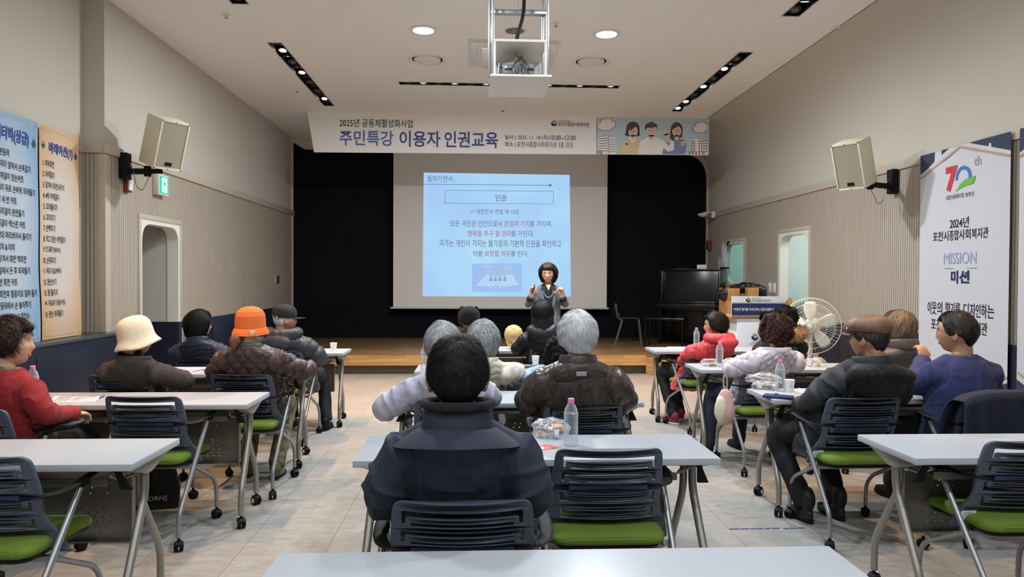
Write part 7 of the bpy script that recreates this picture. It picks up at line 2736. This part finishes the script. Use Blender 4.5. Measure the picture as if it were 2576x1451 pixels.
# dark phones and keys
x, y = tx(1342, 926)
t = thing('phone', 'black phone with a green cord on the table beside the paper cup, centre column', 'phone', (x, y, ZT), 0.15)
MB().box(-0.075, 0.075, -0.036, 0.036, 0.001, 0.012).build('phone_body', M_blackp, t, bevel=0.004)
MB().tube(arcpts([(-0.09, 0.01, 0.014), (-0.06, 0.045, 0.016), (0.0, 0.02, 0.018), (0.05, 0.045, 0.016), (0.07, 0.0, 0.017), (0.0, -0.02, 0.018)], 0.03), 0.003, 8).build('strap_cord', mat('cord_green', (44, 90, 60), 0.6), t)
x, y = tx(1958, 1001)
t = thing('phone_wallet', 'navy blue phone wallet case on the table in front of the flat-cap man', 'phone case', (x, y, ZT), -0.55)
M_nw = mat('wallet_navy', (30, 40, 92), 0.5, bump=0.1, bscale=300)
MB().box(-0.088, 0.088, -0.046, 0.046, 0.0005, 0.018).build('case', M_nw, t, bevel=0.006)
MB().box(-0.03, -0.005, 0.03, 0.052, 0.008, 0.0215).build('clasp', M_nw, t, bevel=0.003)
q = MB()
for k in range(6):
    q.box(0.012 + k * 0.011, 0.018 + k * 0.011, -0.0475, -0.044, 0.006, 0.012)
q.build('side_port', M_blackp, t, smooth=0)

# bags of sweets and the food tray
M_bag = film('bag_film', (232, 234, 238), (0.98, 0.98, 0.98), 0.12, 0.8, 0.15)


def crumple(cx_, cy_, z, a, b, h, seed, parent, m, name='bag_film', amp=0.010):
    D, F = sph(40, 26)
    P = D * np.array([a, b, h])
    P = P + D * (amp * noise3(D * 6, seed, 6) + amp * 0.5 * noise3(D * 15, seed + 1, 6))[:, None]
    P[:, 2] = np.maximum(P[:, 2] + h * 0.8, 0.0015) + z
    P[:, 0] += cx_
    P[:, 1] += cy_
    return MB().add(P, F).build(name, m, parent, smooth=40)


def sweets_bag(x, y, label, s=1.0, seed=1, ncol=8, group=None):
    t = thing('snack_bag', label, 'snack bag', (x, y, ZT), random.uniform(-0.4, 0.4))
    crumple(0, 0, 0, 0.085 * s, 0.07 * s, 0.042 * s, seed, t, M_bag)
    r = random.Random(seed)
    cols = [(190, 54, 44), (222, 206, 70), (90, 190, 176), (214, 214, 220), (130, 50, 40), (226, 140, 60), (196, 196, 204), (60, 50, 60), (236, 200, 206)]
    for i in range(ncol):
        c = cols[r.randrange(len(cols))]
        mm = mat('sweet_%d_%d_%d' % c, c, 0.3)
        T = Matrix.Translation((r.uniform(-0.05, 0.05) * s, r.uniform(-0.04, 0.04) * s, 0.010 + r.uniform(0, 0.035) * s)) @ Euler((r.uniform(-.6, .6), r.uniform(-.6, .6), r.uniform(0, 3.1))).to_matrix().to_4x4()
        q = MB()
        vs = [(-0.024, -0.008, 0), (-0.016, -0.010, 0.005), (0.016, -0.010, 0.005), (0.024, -0.008, 0), (0.024, 0.008, 0), (0.016, 0.010, 0.005), (-0.016, 0.010, 0.005), (-0.024, 0.008, 0), (-0.016, -0.010, -0.005), (0.016, -0.010, -0.005), (0.016, 0.010, -0.005), (-0.016, 0.010, -0.005)]
        fs = [(0, 1, 6, 7), (1, 2, 5, 6), (2, 3, 4, 5), (7, 11, 8, 0), (11, 10, 9, 8), (10, 4, 3, 9), (0, 8, 1), (8, 9, 2, 1), (9, 3, 2), (6, 11, 7), (5, 10, 11, 6), (4, 10, 5)]
        q.add([tuple(T @ Vector(v)) for v in vs], fs)
        q.build('wrapped_sweet', mm, t, smooth=30)
    return t


sweets_bag(*tx(1384, 1097), 'clear zip bag of wrapped sweets beside the nearest water bottle', 1.05, 3, 12)
sweets_bag(*tx(1786, 921), 'clear bag of snacks behind the bottle, beside the pale quilted coat', 0.85, 5, 9)
sweets_bag(*tx(1836, 918), 'second clear snack bag with orange sweets, against the pale quilted sleeve', 0.75, 9, 8)
sweets_bag(*tx(2052, 921), 'clear bag with red snacks between the pale coat and the taupe puffer', 0.95, 8, 10)
x, y = tx(1376, 1128)
t = thing('sweet_wrapper', 'torn red sweet wrapper lying in front of the bag of sweets', 'wrapper', (x, y, ZT), 0.4)
q = MB()
q.add([(-0.03, -0.018, 0.002), (0.01, -0.024, 0.001), (0.03, -0.012, 0.008), (0.028, 0.016, 0.010), (-0.005, 0.022, 0.012), (-0.032, 0.014, 0.006), (0.0, 0.0, 0.018)], [(0, 1, 6), (1, 2, 6), (2, 3, 6), (3, 4, 6), (4, 5, 6), (5, 0, 6)])
q.build('red_film', mat('wrapper_red', (206, 52, 36), 0.35), t, smooth=30)
q = MB()
q.add([(0.02, -0.018, 0.003), (0.055, -0.010, 0.002), (0.050, 0.010, 0.006), (0.024, 0.008, 0.010)], [(0, 1, 2, 3)])
q.build('pink_film', mat('wrapper_pink', (232, 130, 140), 0.3), t, smooth=0)
x, y = tx(1925, 978)
t = thing('food_tray', 'clear plastic tray of rice rolls under a crinkled clear bag, right column', 'food tray', (x, y, ZT), -0.45)
MB().box(-0.085, 0.085, -0.055, 0.055, 0.001, 0.035).build('tray', film('tray_film', (226, 228, 234), (0.96, 0.96, 0.97), 0.2, 0.8), t, bevel=0.008)
r = random.Random(4)
for i in range(5):
    for j in range(3):
        c = ((74, 44, 66), (226, 226, 220), (84, 110, 60))[(i + j) % 3]
        T = Matrix.Translation((-0.064 + i * 0.031, -0.034 + j * 0.033, 0.014 + r.uniform(0, 0.012)))
        MB().lathe([(0.0005, -0.010), (0.013, -0.010), (0.0145, 0.0), (0.013, 0.010), (0.0005, 0.010)], 12, T=T @ Euler((r.uniform(0.8, 1.5), 0, r.uniform(0, 3))).to_matrix().to_4x4(), cap=False).build('rice_roll', mat('roll_%d' % c[0], c, 0.6, var=0.3, vscale=120), t)
crumple(-0.01, 0.03, 0.035, 0.11, 0.06, 0.035, 12, t, M_bag, 'clear_bag', 0.014)

# beige baseball cap standing on the front table
x, y = tx(1292, 877)
t = thing('baseball_cap', 'beige corduroy baseball cap with a white NY emblem on the front table', 'cap', (x, y + 0.02, ZT), PI)
M_bg = wave_mat('corduroy_beige', (206, 182, 128), (172, 148, 96), 60, 'X', 0.85, 0.4, (0.3, 0.8), 0.003)
Tc = Matrix.Translation((0, -0.02, 0.045)) @ Matrix.Rotation(-0.75, 4, 'X')
cc_ = ballcap(t, Tc, M_bg, open_back=False)
for ob in list(cc_.children) + [cc_]:
    pass
lo = min((v.co.z for ob in [cc_] + list(cc_.children) for v in ob.data.vertices))
for ob in [cc_] + list(cc_.children):
    ob.data.transform(Matrix.Translation((0, 0, -lo + 0.0005)))
TN = Tc @ Matrix.Translation((0, 0.104, 0.052)) @ Matrix.Rotation(0.28, 4, 'X') @ Matrix(((-1, 0, 0, 0), (0, 0, 1, 0), (0, 1, 0, 0), (0, 0, 0, 1)))
me = text_mesh([('N', 0, -0.018, 0.036, 0.026, 0.03, 'C'), ('Y', 0, -0.022, 0.044, 0.030, 0.03, 'C')])
me.materials.append(mat('emblem_white', (232, 232, 226), 0.7))
me.transform(Matrix.Translation((0, 0, -lo + 0.0005)) @ TN)
link('emblem_lettering', me, cc_, 0)

# crocheted bag hanging from the chair of the pale coat
c = at(1824, 1045, 'y', 5.25)
t = thing('crochet_bag', 'pink and cream crocheted bag hanging from the chair of the pale coat', 'bag', (c.x, c.y, 0.36))
M_cro = wave_mat('crochet_pink', (226, 168, 172), (196, 178, 170), 22, 'X', 0.95, 0.5, (0.3, 0.7), 0.004, detail=3)


def cro(P, n):
    return P + n * (0.003 * np.sin(P[:, 2] * 420) * np.sin(np.arctan2(P[:, 1], P[:, 0]) * 22) + 0.004 * noise3(P * 30, 2, 5))[:, None]


MB().lathe([(0.0005, 0.0), (0.035, 0.004), (0.075, 0.05), (0.082, 0.11), (0.060, 0.19), (0.034, 0.255), (0.022, 0.27)], 60, T=Matrix.Scale(0.75, 4, Vector((0, 1, 0))), cap=True).build('bag_body', M_cro, t, smooth=180, sub=1, fn=cro)
MB().ell((-0.045, -0.03, 0.12), (0.045, 0.045, 0.10)).build('cream_flap', mat('crochet_cream', (226, 220, 200), 0.95, bump=0.6, bscale=150), t, smooth=180, fn=lambda P, n: P + n * (0.004 * noise3(P * 90, 3, 5))[:, None])
MB().tube(arcpts([(-0.012, 0, 0.26), (-0.016, 0, 0.34), (0.0, 0.02, 0.385), (0.016, 0, 0.34), (0.012, 0, 0.26)], 0.03), 0.006, 8).build('bag_handle', mat('crochet_taupe', (170, 154, 136), 0.95, bump=0.5, bscale=200), t)
# black tote bag with white lettering on the floor under the second left table
c = at(560, 1150, 'z', 0.0)
t = thing('tote_bag', 'black bag with white lettering on the floor under the left table', 'bag', (c.x, 4.55, 0), 0.25)
MB().rings([[(-0.16, -0.05, 0.0), (0.16, -0.05, 0.0), (0.16, 0.05, 0.0), (-0.16, 0.05, 0.0)], [(-0.17, -0.035, 0.12), (0.17, -0.035, 0.12), (0.17, 0.035, 0.12), (-0.17, 0.035, 0.12)], [(-0.13, -0.01, 0.26), (0.14, -0.01, 0.27), (0.14, 0.01, 0.27), (-0.13, 0.01, 0.26)]]).build('bag_body', mat('tote_black', (24, 24, 28), 0.7), t, bevel=0.01)
lettering('bag_lettering', [('[RE.BORN]', 0.0, 0.05, 0.035, 0.2, 0.01, 'C'), ('X', -0.06, 0.11, 0.06, 0.06, 0.02, 'C')], M_paper, t, Matrix.Translation((0, -0.052, 0)) @ front_T(0.0))

# dark coat draped over the chair of the navy sweater man
def draped_coat(cx_, cy_, label, m, w=0.27, top=0.84, low=0.42):
    t = thing('draped_coat', label, 'coat', (cx_, cy_, 0))
    n, k = 46, 40
    vs = []
    for j in range(k + 1):
        v = j / k * 2 - 1          # -1 front hem, 0 over the backrest, 1 rear hem
        for i in range(n + 1):
            u = i / n * 2 - 1
            ww = w * (1 + 0.22 * abs(v) ** 0.8 + 0.05 * math.sin(v * 4))
            z = top - (abs(v) ** 1.25) * (top - (low if v < 0 else low + 0.12)) - 0.05 * abs(u) ** 4
            y = (-0.225 if v < 0 else -0.12) + 0.05 * v * 0 - (0.012 * abs(v) if v < 0 else -0.06 * v)
            if abs(v) < 0.1:
                y = -0.172 + v * 0.5
                z = top - 0.05 * abs(u) ** 4 + 0.006
            fold = 0.016 * math.sin(u * 9 + v * 2.2) * abs(v) + 0.010 * math.sin(u * 19 + 3 * v + 1) * abs(v)
            vs.append((u * ww, y - (fold + 0.012 if v < 0 else -fold - 0.012), z))
    fs = [(j * (n + 1) + i, j * (n + 1) + i + 1, (j + 1) * (n + 1) + i + 1, (j + 1) * (n + 1) + i) for j in range(k) for i in range(n)]
    me_ = MB().add(vs, fs)
    o = me_.build('coat_cloth', m, t, smooth=180, fn=lambda P, nn: P + np.stack([0 * P[:, 0], 0.012 * noise3(P * np.array([26, 8, 7]), 5, 6), 0.008 * noise3(P * np.array([14, 10, 8]), 6, 6)], 1))
    md = o.modifiers.new('thick', 'SOLIDIFY')
    md.thickness = 0.008
    return t


M_dcoat = mat('draped_navy', (30, 34, 50), 0.85, bump=0.2, bscale=400)
dc = draped_coat(2.93, 3.98, 'dark navy coat draped over the chair of the man in the navy sweater', M_dcoat)
sl_ = MB().tube(arcpts([(-0.27, -0.22, 0.66), (-0.33, -0.2, 0.58), (-0.38, -0.16, 0.50), (-0.40, -0.12, 0.44)], 0.06), [0.06] * 4 + [0.065] * 5 + [0.06] * 4 + [0.055], 16) if False else None

# folded dark jacket on the shelf of the front right table
x, y = at(1700, 900, 'y', 7.2).x, 7.22
tb_ = blob('jacket', M_blk2, None, [((x + 0.0, y, 0.655), (0.16, 0.05, 0.030)), ((x + 0.12, y, 0.65), (0.10, 0.05, 0.032))], amp=0.004, fr=40)
tag(tb_, 'folded black jacket stowed under the top of the table beside the coral coat', 'jacket')

# ---------------------------------------------------------------- fan
c = at(2055, 822, 'y', 7.35)
M_fanw = mat('fan_cream', (218, 214, 200), 0.5)
t = thing('pedestal_fan', 'large cream pedestal fan with round wire guard by the right wall', 'fan', (c.x, 7.5, 0), 0)
zc = c.z
MB().cyl((0, 0, 0.03), (0, 0, zc - 0.06), 0.026, n=20).build('pole', M_fanw, t)
MB().cyl((0, 0, 0.03), (0, 0, zc - 0.38), 0.034, n=20).build('pole_sleeve', M_fanw, t)
MB().lathe([(0.0005, 0.05), (0.05, 0.05), (0.20, 0.035), (0.25, 0.015), (0.25, 0.0)], 40).build('base', M_fanw, t)
Tf = Matrix.Translation((0, -0.02, zc)) @ Matrix.Rotation(-0.60, 4, 'Z') @ Matrix.Rotation(PI / 2, 4, 'X')   # local +z looks out of the fan
MB().lathe([(0.0005, -0.20), (0.06, -0.195), (0.085, -0.15), (0.085, -0.06), (0.06, -0.04), (0.0005, -0.04)], 24, T=Tf).build('motor', M_fanw, t)
R_f = 0.30
for k in range(5):
    a = 2 * PI * k / 5 + 0.35
    q = MB()
    vs = []
    for j in range(9):
        rr_ = 0.05 + 0.215 * j / 8
        wd_ = 0.035 + 0.075 * math.sin(min(1, j / 6.5) * PI * 0.55) - (0.035 if j == 8 else 0)
        for i in range(7):
            u = i / 6 * 2 - 1
            an = a + u * wd_ / rr_ * (0.62 if j > 1 else 0.4)
            vs.append(tuple(Tf @ Vector((rr_ * math.cos(an), rr_ * math.sin(an), 0.018 * u + 0.004))))
    q.add(vs, [(j * 7 + i, j * 7 + i + 1, (j + 1) * 7 + i + 1, (j + 1) * 7 + i) for j in range(8) for i in range(6)])
    o = q.build('blade', mat('blade_white', (226, 224, 212), 0.45), t, smooth=180)
    md = o.modifiers.new('thick', 'SOLIDIFY')
    md.thickness = 0.003
MB().lathe([(0.0005, 0.05), (0.045, 0.045), (0.055, 0.0), (0.055, -0.02)], 24, T=Tf).build('blade_hub', mat('hub_blue', (190, 200, 196), 0.5), t)
g = MB()
for s_, nw in ((1, 60), (-1, 44)):
    for k in range(nw):
        a = 2 * PI * k / nw
        tw = 0.16
        pts = [(0.055, 0.095), (0.15, 0.092), (0.24, 0.072), (0.285, 0.045), (0.30, 0.0)]
        g.tube([Tf @ Vector((r_ * math.cos(a + tw * (1 - r_ / 0.3) * s_), r_ * math.sin(a + tw * (1 - r_ / 0.3) * s_), z_ * (1 if s_ > 0 else -0.9))) for r_, z_ in pts], 0.0011, 4)
g.build('guard_wires', M_fanw, t, smooth=60)
g = MB()
for r_, z_, w_ in ((0.30, 0.0, 0.005), (0.24, 0.073, 0.002), (0.17, 0.091, 0.002), (0.24, -0.066, 0.002), (0.055, 0.096, 0.003)):
    g.tube([Tf @ Vector((r_ * math.cos(a), r_ * math.sin(a), z_)) for a in [2 * PI * k / 48 for k in range(48)]], w_, 6, closed=True)
g.build('guard_ring', M_fanw, t, smooth=60)
em = MB().lathe([(0.0005, 0.104), (0.040, 0.100), (0.052, 0.094), (0.050, 0.088)], 28, T=Tf)
em.build('guard_emblem', M_fanw, t)
q = MB()
for k in range(24):
    a = 2 * PI * k / 24
    q.tube([Tf @ Vector((0.030 * math.cos(a), 0.030 * math.sin(a), 0.1035)), Tf @ Vector((0.047 * math.cos(a + .2), 0.047 * math.sin(a + .2), 0.099))], 0.0015, 4)
q.build('emblem_ray', mat('emblem_blue', (110, 130, 150), 0.5), t)
MB().tube(arcpts([(0.02, -0.04, zc - 0.3), (-0.10, -0.08, zc - 0.36), (-0.12, -0.05, zc - 0.48), (-0.09, 0.0, zc - 0.7), (-0.10, 0.02, 0.3), (-0.12, 0.1, 0.04)], 0.08), 0.004, 8).build('power_cord', M_fanw, t)
MB().box(0.024, 0.075, -0.04, 0.02, zc - 0.46, zc - 0.30).build('switch_box', M_fanw, t, bevel=0.006)

# ---------------------------------------------------------------- lectern with sign
YL = 8.7
c0, c1 = at(1840, 744, 'y', YL), at(1975, 748, 'y', YL)
zt_, zm_ = at(1900, 745, 'y', YL).z, at(1900, 796, 'y', YL).z
wl = (c1.x - c0.x) / 2
cxl = (c1.x + c0.x) / 2
t = thing('lectern', 'white lectern with a navy and white sign board, behind the coral coat', 'lectern', (cxl, YL, 0))
MB().box(-0.24, 0.22, 0.02, 0.40, 0.03, zm_ - 0.01).build('lectern_body', mat('lectern_white', (218, 218, 216), 0.5), t, bevel=0.01)
MB().box(-0.30, 0.28, 0.0, 0.46, 0.0, 0.03).build('base_plate', mat('lectern_grey', (160, 160, 160), 0.5), t, bevel=0.006)
MB().box(-0.26, 0.24, 0.01, 0.03, 0.10, zm_ - 0.03).build('front_panel', M_paper, t, bevel=0.004)
MB().box(-wl, wl, -0.014, 0.0, zm_, zt_).build('sign_board', M_paper, t, smooth=0)
MB().box(-wl, wl, 0.0, 0.44, zm_ - 0.02, zm_ + 0.01).build('desk_top', M_oak, t, bevel=0.004)
TLc = Matrix.Translation((-cxl, -YL, 0)) @ front_T(YL - 0.016)
hh = zt_ - zm_
quads('navy_band', [[(cxl - wl, zm_ + 0.06 * hh), (cxl + wl, zm_ + 0.06 * hh), (cxl + wl, zm_ + 0.64 * hh), (cxl - wl, zm_ + 0.64 * hh)]], M_navyink, t, TLc)
quads('green_line', [[(cxl - wl, zm_ + 0.66 * hh), (cxl + wl, zm_ + 0.66 * hh), (cxl + wl, zm_ + 0.69 * hh), (cxl - wl, zm_ + 0.69 * hh)], [(cxl - wl, zm_ + 0.02 * hh), (cxl + wl, zm_ + 0.02 * hh), (cxl + wl, zm_ + 0.045 * hh), (cxl - wl, zm_ + 0.045 * hh)]], M_greenink, t, TLc)
TL2 = Matrix.Translation((-cxl, -YL - 0.001, 0)) @ front_T(YL - 0.016)
lettering('sign_lettering_white', [('“이웃의 향기를 디자인하는 포천시종합사회복지관”', cxl - wl * 0.94, zm_ + 0.28 * hh, 0.15 * hh, wl * 1.86, 0.02, 'L')], M_paper, t, TL2)
lettering('sign_lettering', [('대한사회복지회', cxl - wl * 0.26, zm_ + 0.87 * hh, 0.06 * hh, wl * 0.36, 0, 'L'), ('포천시종합사회복지관', cxl - wl * 0.26, zm_ + 0.74 * hh, 0.10 * hh, wl * 0.70, 0.01, 'L')], M_ink, t, TL2)
logo(1882, 753.5, 5.5, YL - 0.016, t, Matrix.Translation((-cxl, -YL, 0)))
logo(1899, 847, 8, YL, t, Matrix.Translation((-cxl, -YL, 0)))
lettering('body_lettering', [('대한사회복지회', at(1886, 868, 'y', YL).x, at(1886, 868, 'y', YL).z, 0.03, 0.22, 0.0, 'L')], M_ink, t, Matrix.Translation((-cxl, -YL - 0.002, 0)) @ front_T(YL))

# wooden pulpit behind it, with a black jacket thrown over it
YQ = 10.2
qa, qb = at(1838, 725, 'y', YQ), at(1990, 760, 'y', YQ)
t = thing('pulpit', 'light wooden pulpit behind the white lectern', 'pulpit', ((qa.x + qb.x) / 2, YQ, 0))
wq = (qb.x - qa.x) / 2
MB().box(-wq, wq, 0, 0.5, 0.0, qb.z + 0.02).build('pulpit_body', M_oak, t, bevel=0.006)
MB().box(-wq, -wq + 0.14, 0.0, 0.5, qb.z + 0.02, qa.z).build('side_panel', M_oak, t, bevel=0.006)
xb_ = at(1893, 735, 'y', YQ).x - t.location.x
MB().box(xb_ - 0.075, xb_ + 0.075, -0.05, 0.1, qb.z - 0.1, at(1893, 723, 'y', YQ).z).build('reading_block', M_oak, t, bevel=0.006)
MB().box(wq - 0.05, wq + 0.01, -0.02, 0.02, 0.0, qb.z + 0.06).build('corner_post', M_oak, t, bevel=0.004)
pc = at(1885, 727, 'y', YQ)
jk = blob('jacket', mat('jacket_shiny_black', (16, 16, 18), 0.35, bump=0.3, bscale=40), None,
          [((pc.x + 0.10 * k, YQ + 0.22, pc.z + 0.02 - 0.013 * (k - 0.3) ** 2), (0.12, 0.10, 0.09)) for k in (-2.6, -1.8, -1, 0, 1, 1.8, 2.4)] + [((pc.x - 0.26, YQ + 0.18, pc.z - 0.08), (0.09, 0.08, 0.08)), ((pc.x + 0.28, YQ + 0.2, pc.z - 0.06), (0.06, 0.08, 0.10))], amp=0.014, fr=18)
tag(jk, 'shiny black jacket thrown over the wooden pulpit below the side window', 'jacket')

# ---------------------------------------------------------------- piano, chair and things on it (on the stage)
M_pno = mat('piano_black', (9, 9, 11), 0.22, spec=0.5)
ZS = 0.29
pa, pb = at(1706, 676, 'y', 12.6), at(1836, 678, 'y', 12.3)
t = thing('upright_piano', 'black upright piano on the stage, right of the screen', 'piano', (3.85, 12.7, ZS), 0.0)
t.rotation_euler = (0, 0, -0.62)
hp = pa.z - ZS
MB().box(-0.52, 0.52, -0.05, 0.28, 0.03, hp - 0.03).build('case', M_pno, t, bevel=0.006)
MB().box(-0.55, 0.55, -0.09, 0.31, hp - 0.03, hp).build('lid', M_pno, t, bevel=0.006)
MB().box(-0.54, 0.54, -0.36, -0.05, 0.60, 0.72).build('key_bed', M_pno, t, bevel=0.008)
MB().box(-0.52, 0.52, -0.34, -0.05, 0.72, 0.76).build('fallboard', M_pno, t, bevel=0.01)
for s_ in (-1, 1):
    MB().lathe([(0.03, 0.0), (0.034, 0.04), (0.026, 0.1), (0.036, 0.45), (0.042, 0.6)], 12, T=Matrix.Translation((s_ * 0.48, -0.31, 0))).build('leg', M_pno, t)
    MB().box(s_ * 0.53 - 0.02, s_ * 0.53 + 0.02, -0.09, 0.30, 0.0, hp - 0.03).build('side_panel', M_pno, t, bevel=0.006)
MB().box(-0.03, 0.03, -0.345, -0.338, 0.66, 0.672).build('lock_plate', M_chrome, t, smooth=0)
pd = MB()
for k in (-1, 0, 1):
    pd.box(k * 0.06 - 0.012, k * 0.06 + 0.012, -0.12, -0.04, 0.05, 0.06)
pd.build('pedal', mat('brass', (150, 120, 60), 0.35, metal=0.8), t, bevel=0.003)
t = thing('piano_bench', 'black piano bench in front of the upright piano', 'bench', (3.2, 12.0, ZS), -0.5)
MB().box(-0.35, 0.35, -0.17, 0.17, 0.46, 0.50).build('bench_seat', M_pno, t, bevel=0.012)
for a, b in ((-1, -1), (1, -1), (-1, 1), (1, 1)):
    MB().tube([(a * 0.31, b * 0.14, 0.46), (a * 0.32, b * 0.15, 0.0)], [0.026, 0.018], 8).build('leg', M_pno, t)
t = thing('stacking_chair', 'dark chair with chrome legs on the stage, left of the piano', 'chair', (2.72, 12.7, ZS), 1.3)
M_seatb = mat('chair_black', (14, 14, 18), 0.5)
MB().box(-0.22, 0.22, -0.2, 0.2, 0.44, 0.47).build('seat', M_seatb, t, bevel=0.012)
MB().tube([(-0.19, 0.21, 0.62), (-0.1, 0.245, 0.62), (0.1, 0.245, 0.62), (0.19, 0.21, 0.62)], 0.10, 12, flat=(0.16, 1.0), upv=(0, 0, 1)).build('backrest', M_seatb, t, smooth=60)
for s_ in (-1, 1):
    MB().tube(arcpts([(s_ * 0.2, 0.22, 0.70), (s_ * 0.2, 0.20, 0.46), (s_ * 0.2, 0.12, 0.42), (s_ * 0.21, 0.24, 0.0)], 0.05), 0.010, 10).build('rear_leg', M_chrome, t)
    MB().tube([(s_ * 0.2, -0.17, 0.44), (s_ * 0.21, -0.22, 0.0)], 0.010, 10).build('front_leg', M_chrome, t)
zp = pa.z
q = at(1772, 672, 'y', 12.5)
t = thing('paper_box', 'small white box on top of the black piano', 'box', (q.x, 12.62, zp), -0.5)
MB().box(-0.085, 0.085, -0.05, 0.05, 0.0005, 0.075).build('box_body', M_paper, t, bevel=0.002)
q = at(1745, 674, 'y', 12.5)
t = thing('folder', 'thin blue folder lying on the piano beside the white box', 'folder', (q.x - 0.06, 12.86, zp), -0.6)
MB().box(-0.17, 0.10, -0.07, 0.07, 0.0005, 0.012).build('cover', mat('folder_blue', (44, 66, 84), 0.5), t, bevel=0.002)
q = at(1812, 673, 'y', 12.45)
bottle(q.x - 0.0, 12.46, 'clear plastic bottle standing on the black piano', zp)
t = thing('gooseneck_microphone', 'black gooseneck microphone standing on the right end of the piano', 'microphone', (q.x + 0.05, 12.38, zp), 0)
MB().lathe([(0.0005, 0.035), (0.06, 0.033), (0.085, 0.012), (0.085, 0.0)], 24).build('mic_base', M_blackp, t)
MB().tube(arcpts([(0, 0, 0.03), (0.0, 0, 0.2), (0.01, 0, 0.34), (0.04, 0, 0.42)], 0.1), 0.005, 8).build('gooseneck', M_chrome, t)
MB().tube([(0.035, 0, 0.41), (0.06, 0, 0.46), (0.065, 0, 0.49)], [0.014, 0.018, 0.012], 12).build('mic_head', M_blackp, t, smooth=60)
# things behind the side room openings
q = at(2000, 660, 'x', 5.3)
t = thing('wall_monitor', 'dark blue box-shaped monitor seen through the right doorway', 'monitor', (5.2, q.y, q.z), 0.5)
MB().box(-0.12, 0.12, -0.22, 0.22, -0.17, 0.17).build('screen_casing', mat('monitor_navy', (26, 34, 60), 0.5), t, bevel=0.015)
MB().cyl((0.10, 0, 0), (0.9, -0.5, 0), 0.02).build('wall_arm', M_blackp, t)
c = at(2030, 790, 'x', 5.0)
t = thing('covered_armchair', 'grey-green covered seat in the side room, behind the fan', 'armchair', (5.25, c.y, 0), 0.2)
blob('seat_cover', mat('cover_teal', (110, 142, 142), 0.8), t, [((0, 0, 0.35), (0.42, 0.45, 0.35)), ((0.0, 0.1, 0.75), (0.40, 0.36, 0.30)), ((-0.05, 0.1, 0.98), (0.36, 0.3, 0.14))], amp=0.01, fr=10)
q = at(1865, 700, 'x', 4.6)
t = thing('window_latch', 'small black handle standing at the sill of the side window', 'window handle', (4.60, WR[0] + 0.14, WR[2] + 0.036))
MB().tube([(0, 0, 0.0), (0, 0, 0.10), (0, 0.05, 0.13), (0, 0.05, 0.20)], 0.008, 8).build('handle_rod', M_blackp, t)
MB().box(-0.02, 0.02, -0.025, 0.025, 0.0, 0.02).build('handle_base', M_blackp, t, bevel=0.004)
bpy.data.scenes.remove(TMPS)
